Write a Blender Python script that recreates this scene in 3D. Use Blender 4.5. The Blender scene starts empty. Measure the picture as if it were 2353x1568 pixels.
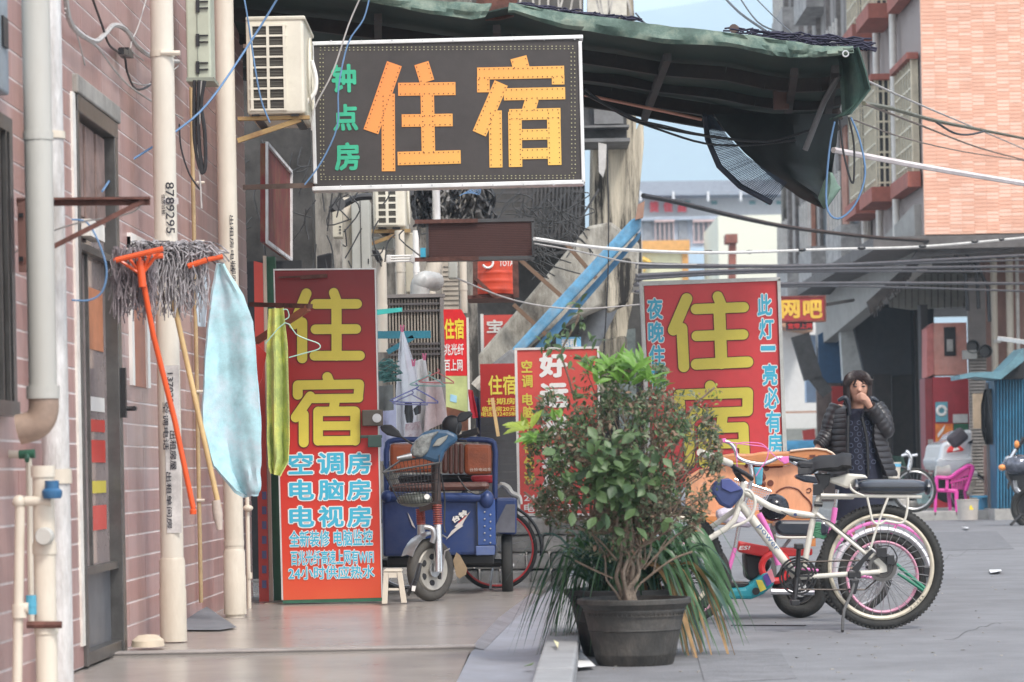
import bpy, math, random
from mathutils import Vector, Matrix, noise
random.seed(7)
sc = bpy.context.scene
C = sc.collection
R = math.radians
# ---------------------------------------------------------------- camera, light, sky, exposure
F = 6862.0            # focal length in units of a 2353-wide frame
H = 0.89              # eye height
ROLL = R(1.1)
YH = 1073.0           # horizon at mid frame
cam_d = bpy.data.cameras.new('camera'); cam = bpy.data.objects.new('camera', cam_d); C.objects.link(cam)
cam.location = (0, 0, H); cam.rotation_mode = 'QUATERNION'
cam.rotation_quaternion = (Matrix.Rotation(ROLL, 3, 'Y') @ Matrix.Rotation(R(90), 3, 'X')).to_quaternion()
cam_d.sensor_width = 36; cam_d.sensor_fit = 'HORIZONTAL'; cam_d.lens = 36 * F / 2353
cam_d.shift_y = (YH - 784) / 2353; cam_d.shift_x = 0.0
cam_d.clip_start = 0.1; cam_d.clip_end = 6000
cam_d.dof.use_dof = True; cam_d.dof.focus_distance = 19.5; cam_d.dof.aperture_fstop = 5.0
sc.camera = cam
SUN_EL, SUN_AZ = R(52), R(150)
w = bpy.data.worlds.new('World'); sc.world = w; w.use_nodes = True
nt = w.node_tree; nt.nodes.clear()
N = nt.nodes.new
sky = N('ShaderNodeTexSky'); sky.sky_type = 'NISHITA'; sky.sun_disc = False; sky.sun_elevation = SUN_EL; sky.sun_rotation = SUN_AZ
sky.air_density = 1.0; sky.dust_density = 3.0
tc = N('ShaderNodeTexCoord'); mp = N('ShaderNodeMapping'); mp.inputs['Scale'].default_value = (1, 1, 2.2)
cn = N('ShaderNodeTexNoise'); cn.inputs['Scale'].default_value = 2.3; cn.inputs['Detail'].default_value = 8; cn.inputs['Roughness'].default_value = .6
cr = N('ShaderNodeValToRGB'); cr.color_ramp.elements[0].position = .38; cr.color_ramp.elements[1].position = .60
mx = N('ShaderNodeMixRGB'); mx.inputs[2].default_value = (9.0, 9.1, 9.4, 1)
bg = N('ShaderNodeBackground'); bg.inputs[1].default_value = 0.125; wo = N('ShaderNodeOutputWorld')
L = nt.links.new
L(tc.outputs['Generated'], mp.inputs[0]); L(mp.outputs[0], cn.inputs[0]); L(cn.outputs[0], cr.inputs[0]); L(cr.outputs[0], mx.inputs[0])
L(sky.outputs[0], mx.inputs[1]); L(mx.outputs[0], bg.inputs[0]); L(bg.outputs[0], wo.inputs[0])
sd = bpy.data.lights.new('sun', 'SUN'); sun = bpy.data.objects.new('sun', sd); C.objects.link(sun)
sd.energy = 1.5; sd.angle = R(10); sd.color = (1, .96, .9)
sdir = Vector((math.sin(SUN_AZ) * math.cos(SUN_EL), math.cos(SUN_AZ) * math.cos(SUN_EL), math.sin(SUN_EL)))
sun.rotation_mode = 'QUATERNION'; sun.rotation_quaternion = sdir.to_track_quat('Z', 'Y')
vs = sc.view_settings; sc.display_settings.display_device = 'sRGB'; vs.view_transform = 'Standard'; vs.look = 'None'; vs.gamma = 1; vs.use_curve_mapping = False
vs.exposure = 0.88
sc.cycles.use_denoising = True
sc.cycles.max_bounces = 8; sc.cycles.transparent_max_bounces = 12; sc.cycles.volume_bounces = 3
# ---------------------------------------------------------------- geometry helpers
cR, sR = math.cos(ROLL), math.sin(ROLL)
def ab(x, y):
    u = x - 1176.5; v = -(y - YH)
    return u * cR + v * sR, -u * sR + v * cR
def P(x, y, Z):
    a, b = ab(x, y); return Vector((a / F * Z, Z, H + b / F * Z))
def G(x, y, z=0.0):
    a, b = ab(x, y); Z = (H - z) * F / (-b); return Vector((a / F * Z, Z, z))
def px(n, Z): return n * Z / F

MATS = {}
def mat(name, col, rough=.6, metal=0.0, var=.15, scale=6.0, bump=0.0, bscale=60.0, dirt=0.0, dirtcol=(.05, .045, .04), spec=.5, stretch=None, trans=0.0, coat=0.0, dscale=2.5, dr=(.46, .72)):
    if name in MATS: return MATS[name]
    m = bpy.data.materials.new(name); m.use_nodes = True; t = m.node_tree; b = t.nodes['Principled BSDF']
    b.inputs['Roughness'].default_value = rough; b.inputs['Metallic'].default_value = metal
    b.inputs['Specular IOR Level'].default_value = spec
    if coat: b.inputs['Coat Weight'].default_value = coat
    if trans: b.inputs['Transmission Weight'].default_value = trans
    tcn = t.nodes.new('ShaderNodeTexCoord'); src = tcn.outputs['Object']
    if stretch:
        mm = t.nodes.new('ShaderNodeMapping'); mm.inputs['Scale'].default_value = stretch; t.links.new(src, mm.inputs[0]); src = mm.outputs[0]
    n = t.nodes.new('ShaderNodeTexNoise'); n.inputs['Scale'].default_value = scale; n.inputs['Detail'].default_value = 12; n.inputs['Roughness'].default_value = .72
    t.links.new(src, n.inputs[0])
    r = t.nodes.new('ShaderNodeValToRGB'); e = r.color_ramp.elements
    e[0].position = .36; e[1].position = .64
    e[0].color = tuple(c * (1 - var) for c in col) + (1,); e[1].color = tuple(min(1, c * (1 + var)) for c in col) + (1,)
    t.links.new(n.outputs[0], r.inputs[0]); out = r.outputs[0]
    if dirt:
        n2 = t.nodes.new('ShaderNodeTexNoise'); n2.inputs['Scale'].default_value = dscale; n2.inputs['Detail'].default_value = 10; n2.inputs['Roughness'].default_value = .75
        t.links.new(src, n2.inputs[0])
        r2 = t.nodes.new('ShaderNodeValToRGB'); r2.color_ramp.elements[0].position = dr[0]; r2.color_ramp.elements[1].position = dr[1]
        r2.color_ramp.elements[1].color = (dirt, dirt, dirt, 1)
        t.links.new(n2.outputs[0], r2.inputs[0])
        q = t.nodes.new('ShaderNodeMixRGB'); q.inputs[2].default_value = tuple(dirtcol) + (1,)
        t.links.new(r2.outputs[0], q.inputs[0]); t.links.new(out, q.inputs[1]); out = q.outputs[0]
    t.links.new(out, b.inputs['Base Color'])
    if bump:
        nb = t.nodes.new('ShaderNodeTexNoise'); nb.inputs['Scale'].default_value = bscale; nb.inputs['Detail'].default_value = 4
        t.links.new(src, nb.inputs[0])
        bp = t.nodes.new('ShaderNodeBump'); bp.inputs['Strength'].default_value = bump; bp.inputs['Distance'].default_value = .02
        t.links.new(nb.outputs[0], bp.inputs['Height']); t.links.new(bp.outputs[0], b.inputs['Normal'])
    MATS[name] = m; return m

def wavy(m, s_=.25, sc_1=3.0, dist=.02):
    t = m.node_tree; b = t.nodes['Principled BSDF']; tcn = t.nodes.new('ShaderNodeTexCoord'); nb = t.nodes.new('ShaderNodeTexNoise'); nb.inputs['Scale'].default_value = sc_1; nb.inputs['Detail'].default_value = 3
    bp = t.nodes.new('ShaderNodeBump'); bp.inputs['Strength'].default_value = s_; bp.inputs['Distance'].default_value = dist
    t.links.new(tcn.outputs['Object'], nb.inputs[0]); t.links.new(nb.outputs[0], bp.inputs['Height']); t.links.new(bp.outputs[0], b.inputs['Normal']); return m
class MB:
    def __init__(s): s.v = []; s.f = []; s.T = None; s.g = []
    def add(s, vs_, fs):
        o = len(s.v); s.g.append((o, len(s.f)))
        s.v += [tuple(s.T @ Vector(p)) if s.T else tuple(p) for p in vs_]; s.f += [tuple(o + i for i in f) for f in fs]; return s
    def box(s, c, d, M=None):
        x, y, z = d[0] / 2, d[1] / 2, d[2] / 2; c = Vector(c)
        vs_ = [Vector(p) for p in ((-x,-y,-z),(x,-y,-z),(x,y,-z),(-x,y,-z),(-x,-y,z),(x,-y,z),(x,y,z),(-x,y,z))]
        if M: vs_ = [M @ p for p in vs_]
        return s.add([c + p for p in vs_], [(0,3,2,1),(4,5,6,7),(0,1,5,4),(1,2,6,5),(2,3,7,6),(3,0,4,7)])
    def pbox(s, x0, y0, x1, y1, Z, d=.05):
        c = P((x0 + x1) / 2, (y0 + y1) / 2, Z)
        return s.box((c.x, Z + d / 2, c.z), (px(abs(x1 - x0), Z), d, px(abs(y1 - y0), Z)))
    def prism(s, pts, Z, d=.03):
        a = [P(x, y, Z) for x, y in pts]; return s.ext(a, Vector((0, d, 0)))
    def ext(s, a, dv):
        n = len(a); a = [Vector(p) for p in a]; dv = Vector(dv)
        return s.add(a + [p + dv for p in a], [tuple(range(n)), tuple(range(2 * n - 1, n - 1, -1))] + [(i, i + n, (i + 1) % n + n, (i + 1) % n) for i in range(n)])
    def beam(s, a, b, w_, h_, up=(0, 0, 1)):
        a = Vector(a); b = Vector(b); d = (b - a); l = d.length; d.normalize(); upv = Vector(up)
        if abs(d.dot(upv)) > .98: upv = Vector((0, 1, 0))
        sx = d.cross(upv).normalized(); sz = sx.cross(d)
        vs_ = [p + sx * (i * w_ / 2) + sz * (j * h_ / 2) for p in (a, b) for i, j in ((-1,-1),(1,-1),(1,1),(-1,1))]
        return s.add(vs_, [(0,1,2,3),(7,6,5,4),(0,4,5,1),(1,5,6,2),(2,6,7,3),(3,7,4,0)])
    def tube(s, pts, r, n=8, caps=True, flat=1.0, closed=False):
        pts = [Vector(p) for p in pts]; m = len(pts); rs = r if isinstance(r, (list, tuple)) else [r] * m
        if len(rs) != m: rs = [rs[min(len(rs)-1, int(i/(m-1)*(len(rs)-1)))] * (1 - (i/(m-1)*(len(rs)-1)) % 1) + rs[min(len(rs)-1, int(i/(m-1)*(len(rs)-1)) + 1)] * ((i/(m-1)*(len(rs)-1)) % 1) for i in range(m)]
        vs_ = []; fs = []; prev = None
        for i, p in enumerate(pts):
            if closed: d = pts[(i + 1) % m] - pts[i - 1]
            else: d = (pts[min(i + 1, m - 1)] - pts[max(i - 1, 0)])
            if d.length < 1e-9: d = Vector((0, 0, 1))
            d.normalize()
            if prev is None:
                up = Vector((0, 0, 1)) if abs(d.z) < .9 else Vector((0, 1, 0))
                sx = d.cross(up).normalized()
            else:
                sx = (prev - d * prev.dot(d)).normalized()
            prev = sx; sy = sx.cross(d)
            for k in range(n):
                t = 2 * math.pi * k / n; vs_.append(p + (sx * math.cos(t) + sy * math.sin(t) * flat) * rs[i])
        for i in range(m if closed else m - 1):
            j = (i + 1) % m
            for k in range(n): fs.append((i*n+k, i*n+(k+1)%n, j*n+(k+1)%n, j*n+k))
        if caps and not closed: fs += [tuple(range(n))[::-1], tuple(range((m-1)*n, m*n))]
        return s.add(vs_, fs)
    def lathe(s, prof, c, axis=(0, 0, 1), n=20, sc_=(1, 1), cap=True):
        ax = Vector(axis).normalized(); q = Vector((0, 0, 1)).rotation_difference(ax); c = Vector(c); vs_ = []; fs = []; m = len(prof)
        for r, z in prof:
            for k in range(n):
                t = 2 * math.pi * k / n; vs_.append(c + q @ Vector((r * math.cos(t) * sc_[0], r * math.sin(t) * sc_[1], z)))
        for i in range(m - 1):
            for k in range(n): fs.append((i*n+k, i*n+(k+1)%n, (i+1)*n+(k+1)%n, (i+1)*n+k))
        if cap and prof[0][0] > 0: fs.append(tuple(range(n))[::-1])
        if cap and prof[-1][0] > 0: fs.append(tuple(range((m-1)*n, m*n)))
        return s.add(vs_, fs)
    def ring(s, c, R_, r, axis=(0, 1, 0), n=40, m=10, rz=None):
        ax = Vector(axis).normalized(); q = Vector((0, 0, 1)).rotation_difference(ax); c = Vector(c); rz = rz or r; vs_ = []; fs = []
        for i in range(n):
            t = 2 * math.pi * i / n
            for k in range(m):
                u = 2 * math.pi * k / m; rr = R_ + r * math.cos(u); vs_.append(c + q @ Vector((rr * math.cos(t), rr * math.sin(t), rz * math.sin(u))))
        for i in range(n):
            for k in range(m): fs.append((i*m+k, ((i+1)%n)*m+k, ((i+1)%n)*m+(k+1)%m, i*m+(k+1)%m))
        return s.add(vs_, fs)
    def arc(s, c, R_, r, a0, a1, axis=(0, 1, 0), n=16, m=8, flat=1.0):
        c = Vector(c); q = Vector((0, -1, 0)).rotation_difference(Vector(axis).normalized()) if tuple(axis) != (0, 1, 0) else None
        pts = []
        for i in range(n + 1):
            t = R(a0 + (a1 - a0) * i / n); p = Vector((R_ * math.cos(t), 0, R_ * math.sin(t))); pts.append(c + (q @ p if q else p))
        return s.tube(pts, r, m, flat=flat)
    def ball(s, c, r, n=12, sc_=(1, 1, 1), M=None):
        c = Vector(c); vs_ = []; fs = []; m = n // 2 + 1
        for i in range(m + 1):
            ph = math.pi * i / m
            for k in range(n):
                t = 2 * math.pi * k / n; p = Vector((r * math.sin(ph) * math.cos(t) * sc_[0], r * math.sin(ph) * math.sin(t) * sc_[1], r * math.cos(ph) * sc_[2]))
                vs_.append(c + (M @ p if M else p))
        for i in range(m):
            for k in range(n): fs.append((i*n+k, (i+1)*n+k, (i+1)*n+(k+1)%n, i*n+(k+1)%n))
        return s.add(vs_, fs)
    def sheet(s, grid, th=.004):
        h = len(grid); w_ = len(grid[0]); vs_ = []; fs = []
        nrm = []
        for i in range(h):
            for j in range(w_):
                a = Vector(grid[min(i+1,h-1)][j]) - Vector(grid[max(i-1,0)][j]); b = Vector(grid[i][min(j+1,w_-1)]) - Vector(grid[i][max(j-1,0)][0:3] if False else grid[i][max(j-1,0)])
                n_ = a.cross(b); n_ = n_.normalized() if n_.length > 1e-12 else Vector((0, 1, 0)); nrm.append(n_)
        pts = [Vector(grid[i][j]) for i in range(h) for j in range(w_)]
        vs_ = [p + n_ * th / 2 for p, n_ in zip(pts, nrm)] + [p - n_ * th / 2 for p, n_ in zip(pts, nrm)]
        K = h * w_
        for i in range(h - 1):
            for j in range(w_ - 1):
                a, b, c_, d = i*w_+j, i*w_+j+1, (i+1)*w_+j+1, (i+1)*w_+j
                fs.append((a, b, c_, d)); fs.append((d+K, c_+K, b+K, a+K))
        rim = [(0, j) for j in range(w_)] + [(i, w_-1) for i in range(1, h)] + [(h-1, j) for j in range(w_-2, -1, -1)] + [(i, 0) for i in range(h-2, 0, -1)]
        rim = [i*w_+j for i, j in rim]
        for k in range(len(rim)):
            a, b = rim[k], rim[(k+1) % len(rim)]; fs.append((a, a+K, b+K, b))
        return s.add(vs_, fs)
    def build(s, name, m, parent=None, smooth=False, bevel=0.0, keep=None):
        me = bpy.data.meshes.new(name); me.from_pydata(s.v, [], s.f)
        ms = m if isinstance(m, (list, tuple)) else [m]
        for q in ms: me.materials.append(q)
        if smooth:
            me.polygons.foreach_set('use_smooth', [True] * len(me.polygons))
            try: me.set_sharp_from_angle(angle=R(40))
            except Exception: pass
        o = bpy.data.objects.new(name, me); C.objects.link(o)
        if bevel:
            md = o.modifiers.new('b', 'BEVEL'); md.width = bevel; md.segments = 2; md.limit_method = 'ANGLE'
        if parent is not None: attach(o, parent)
        return o
def pieces(b, name, m, parent=None, smooth=False, bevel=0.0, kids=None):
    out = []; g = b.g + [(len(b.v), len(b.f))]
    for (v0, f0), (v1, f1) in zip(g, g[1:]):
        q = MB(); q.v = b.v[v0:v1]; q.f = [tuple(i - v0 for i in f) for f in b.f[f0:f1]]; out.append(q.build(name, m, parent, smooth, bevel))
    return out
WLOC = {}
def wloc(o): return WLOC.get(o.name, Vector((0, 0, 0)))
def attach(o, parent):
    o.parent = parent; o.matrix_parent_inverse = Matrix.Translation(-wloc(parent))
def tag(o, label=None, cat=None, group=None, kind=None):
    if label: o['label'] = label
    if cat: o['category'] = cat
    if group: o['group'] = group
    if kind: o['kind'] = kind
    return o
def thing(name, label, cat, loc=(0, 0, 0), group=None):
    o = bpy.data.objects.new(name, None); o.empty_display_size = .1; C.objects.link(o); o.location = loc; WLOC[o.name] = Vector(loc)
    return tag(o, label, cat, group)
def copy_thing(o, off, label, nameless=False):
    c = o.copy(); C.objects.link(c); c.location = Vector(o.location) + Vector(off); c['label'] = label; WLOC[c.name] = Vector(c.location)
    for ch in o.children:
        k = ch.copy(); C.objects.link(k); k.parent = c
        for g in ch.children:
            q = g.copy(); C.objects.link(q); q.parent = k
    return c
def struct(o): o['kind'] = 'structure'; return o
def sag(a, b, s_, n=24, wob=0.0):
    a = Vector(a); b = Vector(b); out = []
    for i in range(n + 1):
        t = i / n; p = a.lerp(b, t); p.z -= s_ * 4 * t * (1 - t)
        if wob: p += Vector((0, noise.noise(Vector((t * 5, s_, 3))), noise.noise(Vector((t * 6, s_ * 7, 0))))) * wob
        out.append(p)
    return out
def smoothpts(pts, k=4):
    pts = [Vector(p) for p in pts]; out = []
    n = len(pts)
    for i in range(n - 1):
        p0, p1, p2, p3 = pts[max(i-1,0)], pts[i], pts[i+1], pts[min(i+2,n-1)]
        for j in range(k):
            t = j / k
            out.append(.5 * ((2*p1) + (-p0+p2)*t + (2*p0-5*p1+4*p2-p3)*t*t + (-p0+3*p1-3*p2+p3)*t**3))
    out.append(pts[-1]); return out
def cable(name, label, cat, pts, r, m, group=None, parent=None, smooth_k=4):
    o = MB().tube(smoothpts(pts, smooth_k) if smooth_k else pts, r, 6).build(name, m, parent, smooth=True)
    return tag(o, label, cat, group) if label else o
def letters(parent, s, x0, y0, x1, y1, Z, m, bold=.02, outline=None, out_w=.03, name='lettering', M=None, th=.002, rotz=0, line=1.0, shear=0):
    """flat printed writing, sized to a box given in picture units at depth Z"""
    cu = bpy.data.curves.new('t', 'FONT'); cu.body = s; cu.size = 1; cu.align_x = 'CENTER'; cu.space_line = line; cu.resolution_u = 2; cu.shear = shear
    to = bpy.data.objects.new('t', cu); C.objects.link(to)
    dg = bpy.context.evaluated_depsgraph_get(); dg.update()
    base = bpy.data.meshes.new_from_object(to.evaluated_get(dg)); bpy.data.objects.remove(to); bpy.data.curves.remove(cu)
    V = [(v.co.x, v.co.y) for v in base.vertices]; FS = [tuple(p.vertices) for p in base.polygons]; bpy.data.meshes.remove(base)
    bx0, bx1 = min(v[0] for v in V) - bold, max(v[0] for v in V) + bold; by0, by1 = min(v[1] for v in V) - bold, max(v[1] for v in V) + bold
    c = P((x0 + x1) / 2, (y0 + y1) / 2, Z); W_, H_ = px(x1 - x0, Z), px(y1 - y0, Z)
    if rotz: W_, H_ = H_, W_
    sx, sy = W_ / (bx1 - bx0), H_ / (by1 - by0)
    def lay(rad, dy, mt, nm, k):
        vs_, fs = [], []
        offs = [(0, 0)] + [(rad * math.cos(2 * math.pi * i / k + .39), rad * math.sin(2 * math.pi * i / k + .39)) for i in range(k)]
        for i, (ox, oy) in enumerate(offs):
            o = len(vs_)
            for x, y in V:
                a = (x + ox - (bx0 + bx1) / 2) * sx; b = (y + oy - (by0 + by1) / 2) * sy
                if rotz: a, b = a * math.cos(rotz) - b * math.sin(rotz), a * math.sin(rotz) + b * math.cos(rotz)
                q = Vector((c.x + a, Z - dy - i * .00005, c.z + b)); vs_.append(M @ q if M else q)
            fs += [tuple(o + j for j in f) for f in FS]
        me = bpy.data.meshes.new(nm); me.from_pydata(vs_, [], fs); me.materials.append(mt); ob = bpy.data.objects.new(nm, me); C.objects.link(ob)
        if parent is not None: attach(ob, parent)
        return ob
    if outline is not None: lay(bold + out_w, 0.001, outline, 'lettering_outline', 8)
    return lay(bold, 0.002, m, name, 6)
def strokes(parent, segs, Z, m, outline=None, ow=2.0, square=False, M=None, name='lettering', dots=None):
    """a character drawn as strokes; segs = (x0,y0,x1,y1,width) in picture units"""
    def lay(extra, dy, mt, nm):
        b = MB(); b.T = M
        for i, (x0, y0, x1, y1, w_) in enumerate(segs):
            w2 = w_ / 2 + extra; a = Vector((x0, y0)); e = Vector((x1, y1)); d = (e - a).normalized() if (e - a).length > 0 else Vector((1, 0)); n_ = Vector((-d.y, d.x))
            pts = []
            if square:
                a2, e2 = a - d * extra, e + d * extra
                pts = [a2 + n_ * w2, a2 - n_ * w2, e2 - n_ * w2, e2 + n_ * w2]
            else:
                t0 = math.atan2(d.y, d.x)
                for k in range(11): t = t0 - math.pi / 2 + math.pi * k / 10; pts.append(e + Vector((math.cos(t), math.sin(t))) * w2)
                for k in range(11): t = t0 + math.pi / 2 + math.pi * k / 10; pts.append(a + Vector((math.cos(t), math.sin(t))) * w2)
            zz = Z - dy - i * .00006
            ps = [P(p.x, p.y, zz) for p in pts]
            if (ps[1] - ps[0]).cross(ps[2] - ps[1]).y > 0: ps.reverse()
            b.add(ps, [tuple(range(len(ps)))])
        return b.build(nm, mt, parent)
    if outline is not None: lay(ow, .001, outline, 'lettering_outline')
    o = lay(0, .0026, m, name)
    if dots is not None:
        b = MB(); b.T = M
        for (x0, y0, x1, y1, w_) in segs:
            a = Vector((x0, y0)); e = Vector((x1, y1)); l = (e - a).length; d = (e - a) / l; n_ = Vector((-d.y, d.x)); k = max(2, int(l / 11))
            for i in range(k):
                for sd_ in (-1, 1):
                    q = a + d * (l * (i + .5) / k) + n_ * sd_ * (w_ / 2 - 4)
                    b.pbox(q.x - 1.1, q.y - 1.1, q.x + 1.1, q.y + 1.1, Z - .006, .002)
        tag(b.build('lamp_dots', dots, parent), kind='stuff')
    return o
# ---------------------------------------------------------------- materials
M_tile = mat('pink_tile', (.41, .245, .225), .35, var=.22, scale=3, dirt=.45, dirtcol=(.22, .14, .13), stretch=(1, 1, .25), bump=.15, bscale=30)
M_tile2 = mat('pink_tile_pale', (.47, .31, .29), .35, var=.2, scale=3, dirt=.35, dirtcol=(.22, .15, .14), stretch=(1, 1, .25))
M_grout = mat('grout', (.74, .66, .63), .8, var=.1, dirt=.3, dirtcol=(.3, .22, .2))
M_pvc = mat('cream_pvc', (.66, .6, .5), .45, var=.08, dirt=.5, dirtcol=(.42, .33, .24), stretch=(1, 1, .3), scale=4)
M_pvcg = mat('grey_pvc', (.50, .49, .45), .5, var=.15, dirt=.6, dirtcol=(.2, .17, .14), stretch=(1, 1, .3), scale=5)
M_pvcp = mat('peeling_pvc', (.70, .69, .68), .6, var=.2, dirt=.95, dirtcol=(.30, .27, .24), stretch=(1, 1, .25), scale=9, bump=.4)
M_grime = mat('grimy_concrete', (.24, .22, .19), .9, var=.4, scale=3, dr=(.44, .58), dirt=.95, dirtcol=(.025, .023, .02), stretch=(1.4, 1.4, .35), bump=.4, bscale=25)
M_stain = mat('stained_concrete', (.46, .41, .32), .9, var=.35, scale=3.5, dr=(.47, .58), dirt=1.0, dirtcol=(.02, .018, .016), stretch=(2.6, 2.0, .22), bump=.3, bscale=25)
M_conc = mat('concrete', (.38, .37, .35), .85, var=.15, dirt=.5, dirtcol=(.18, .17, .16), bump=.25)
M_dark = mat('dark_interior', (.02, .02, .022), .8, var=.3)
M_black = mat('black_plastic', (.018, .018, .02), .4, var=.2)
M_rubber = mat('rubber', (.022, .022, .021), .75, var=.3, dirt=.4, dirtcol=(.07, .065, .055), bump=.3, bscale=120)
M_steel = mat('galvanised_steel', (.5, .5, .5), .35, .8, var=.2)
M_chrome = mat('chrome', (.75, .76, .78), .15, 1.0, var=.05)
M_alu = mat('aluminium_frame', (.72, .72, .7), .35, .35, var=.08, dirt=.2)
M_rust = mat('rusty_steel', (.13, .055, .042), .75, .3, var=.4, scale=14, dirt=.5, dirtcol=(.05, .03, .025))
M_acw = mat('ac_casing', (.68, .64, .53), .45, var=.06, dirt=.35, dirtcol=(.4, .33, .23), scale=4)
M_red = mat('sign_red', (.62, .035, .022), .35, var=.07, scale=2, dirt=.18, dirtcol=(.4, .05, .03))
M_redd = mat('sign_red_deep', (.36, .018, .016), .4, var=.12, scale=2, dirt=.25, dirtcol=(.2, .02, .02))
M_redf = mat('sign_red_faded', (.62, .075, .06), .45, var=.08, scale=2, dirt=.2, dirtcol=(.6, .2, .15))
for _m in (M_red, M_redd, M_redf): wavy(_m, .3, 2.5)
M_yel = mat('print_yellow', (.66, .55, .07), .4, var=.05)
M_yel2 = mat('print_bright_yellow', (.85, .66, .05), .4, var=.05)
M_cyan = mat('print_cyan', (.05, .42, .60), .4, var=.05)
M_white = mat('print_white', (.8, .78, .74), .4, var=.04)
M_maroon = mat('print_outline', (.12, .02, .01), .5, var=.05)
M_signw = mat('sign_white_edge', (.72, .7, .66), .45, var=.08, dirt=.35, dirtcol=(.35, .33, .3))
M_wire = mat('black_cable', (.02, .02, .022), .5, var=.2)
M_wirew = mat('grey_cable', (.42, .4, .38), .5, var=.2)
M_wireb = mat('blue_cord', (.12, .23, .40), .6, var=.15)
M_road = mat('road_concrete', (.195, .195, .205), .72, var=.16, scale=1.6, dirt=.6, dirtcol=(.125, .125, .13), bump=.35, bscale=70, dscale=1.1)
M_walk = mat('polished_pavement', (.35, .315, .285), .24, var=.1, scale=1.4, dirt=.5, dirtcol=(.22, .19, .175), bump=.04, bscale=9, dscale=1.2)
M_gut = mat('gutter_concrete', (.27, .285, .33), .45, var=.15, scale=2, dirt=.5, dirtcol=(.17, .16, .16))
M_kerb = mat('kerb_stone', (.28, .28, .285), .8, var=.12, dirt=.4, dirtcol=(.17, .17, .17), bump=.3)
M_green = mat('green_paint', (.03, .13, .075), .5, var=.2, dirt=.3)
M_orange = mat('orange_plastic', (.75, .10, .02), .35, var=.06)
M_navy = mat('navy_paint', (.018, .045, .165), .38, .1, var=.25, dirt=.7, dirtcol=(.055, .06, .085), scale=5)
ZR = -.03
# ---------------------------------------------------------------- ground
def flat(name, pts, z, m):
    me = bpy.data.meshes.new(name); me.from_pydata([(x, y, z) for x, y in pts], [], [tuple(range(len(pts)))]); me.materials.append(m)
    o = bpy.data.objects.new(name, me); C.objects.link(o)
    if me.polygons[0].normal.z < 0: me.flip_normals()
    return struct(o)
flat('road', [(-3200, -45), (3200, -45), (3200, 4150), (-3200, 4150)], ZR, M_road)
def kin(Z): return .052 + (Z - 11.1) * .031
JOINT = 14.72
def slab(name, pts, z0, z1, m):
    b = MB(); b.ext([Vector((x, y, z0)) for x, y in pts], (0, 0, z1 - z0)); return struct(b.build(name, m))
e0, e1, e2 = G(1088, 1492), G(1150, 1425), G(1225, 1368)
slab('pavement', [(-2.6, JOINT), (e0.x, JOINT), (e1.x, e1.y), (e2.x + .02, e2.y), (e2.x + .25, 24.0), (2.2, 33), (-6, 33), (-6, 24)], ZR + .004, 0.0, M_walk)
slab('pavement_apron', [(-2.6, 8), (-.325, 8), (-.256, 12.06), (e0.x - .02, JOINT - .03), (-2.6, JOINT - .03)], ZR + .004, -.012, M_walk)
b = MB(); b.box(((-2.6 + e0.x) / 2 + .02, JOINT + .07, .006), (e0.x + 2.58, .15, .011)); struct(b.build('pavement_step_edge', mat('step_edge', (.36, .32, .3), .5, dirt=.6, dirtcol=(.16, .14, .13)), bevel=.003))
b = MB()   # curved gutter running beside the kerb
gr = []
for i in range(40):
    Z = 8 + i * .36
    xl = -.25 if Z < JOINT - .1 else min(e0.x + (Z - JOINT) * .068, kin(Z) - .02)
    if Z < JOINT - .1: xl = -.256 + (Z - 12.06) * .017
    h = .004 if Z < JOINT else -.001
    xr = kin(Z)
    gr.append([Vector((xl, Z, ZR + .02 + h)), Vector((xl + (xr - xl) * .3, Z, ZR + .010)), Vector((xl + (xr - xl) * .7, Z, ZR + .008)), Vector((xr, Z, ZR + .02))])
b.sheet(gr, .006); struct(b.build('gutter', M_gut, smooth=True))
b = MB(); b.sheet([[Vector((e0.x - .01, JOINT, .004)), Vector((e0.x + .05, JOINT, ZR + .018))], [Vector((e1.x - .01, e1.y, .012)), Vector((e1.x + .07, e1.y, ZR + .018))], [Vector((e2.x - .01, e2.y, .010)), Vector((e2.x + .06, e2.y, ZR + .018))]], .008)
struct(b.build('gutter_lip', mat('gutter_lip', (.2, .2, .22), .4, var=.3, dirt=.5)))
kr = bpy.data.objects.new('kerb', None); C.objects.link(kr); struct(kr)
z = 8.0; k = 0
while z < 23:
    l = .98
    b = MB(); a = kin(z); c = kin(z + l); wd = .155
    b.ext([Vector((a, z, ZR + .004)), Vector((a + wd, z, ZR + .004)), Vector((c + wd, z + l - .012, ZR + .004)), Vector((c, z + l - .012, ZR + .004))], (0, 0, .11 + random.uniform(-.004, .004)))
    o = b.build('kerb_stone', M_kerb, kr, bevel=.012); z += l
b = MB(); b.beam(G(1682, 1438, ZR) + Vector((0, 0, .003)), G(1850, 1439, ZR) + Vector((0, 0, .003)), .035, .004); tag(b.build('road_joint', M_black), kind='structure')
random.seed(41)
for (x, y, n_, sx_, sy_) in ((1700, 1330, 12, 45, 6), (2170, 1470, 14, 17, -5), (2230, 1260, 12, -20, 9)):
    pts = []
    for i in range(n_): pts.append(G(x, y, ZR) + Vector((0, 0, .002))); x += sx_ * random.uniform(.3, 1); y += sy_ * random.uniform(-.6, 1.4)
    tag(MB().tube(smoothpts(pts, 2), .0022, 4, flat=.25).build('road_crack', mat('crack_dark', (.07, .07, .07), .9)), kind='structure')
b = MB(); g = [G(*p, ZR) for p in ((2080, 1225), (2290, 1222), (2330, 1262), (2060, 1268))]; b.ext([q + Vector((0, 0, .001)) for q in g], (0, 0, .003)); tag(b.build('road_patch', mat('road_patch', (.16, .16, .17), .8, var=.2, bump=.4)), kind='structure')
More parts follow.
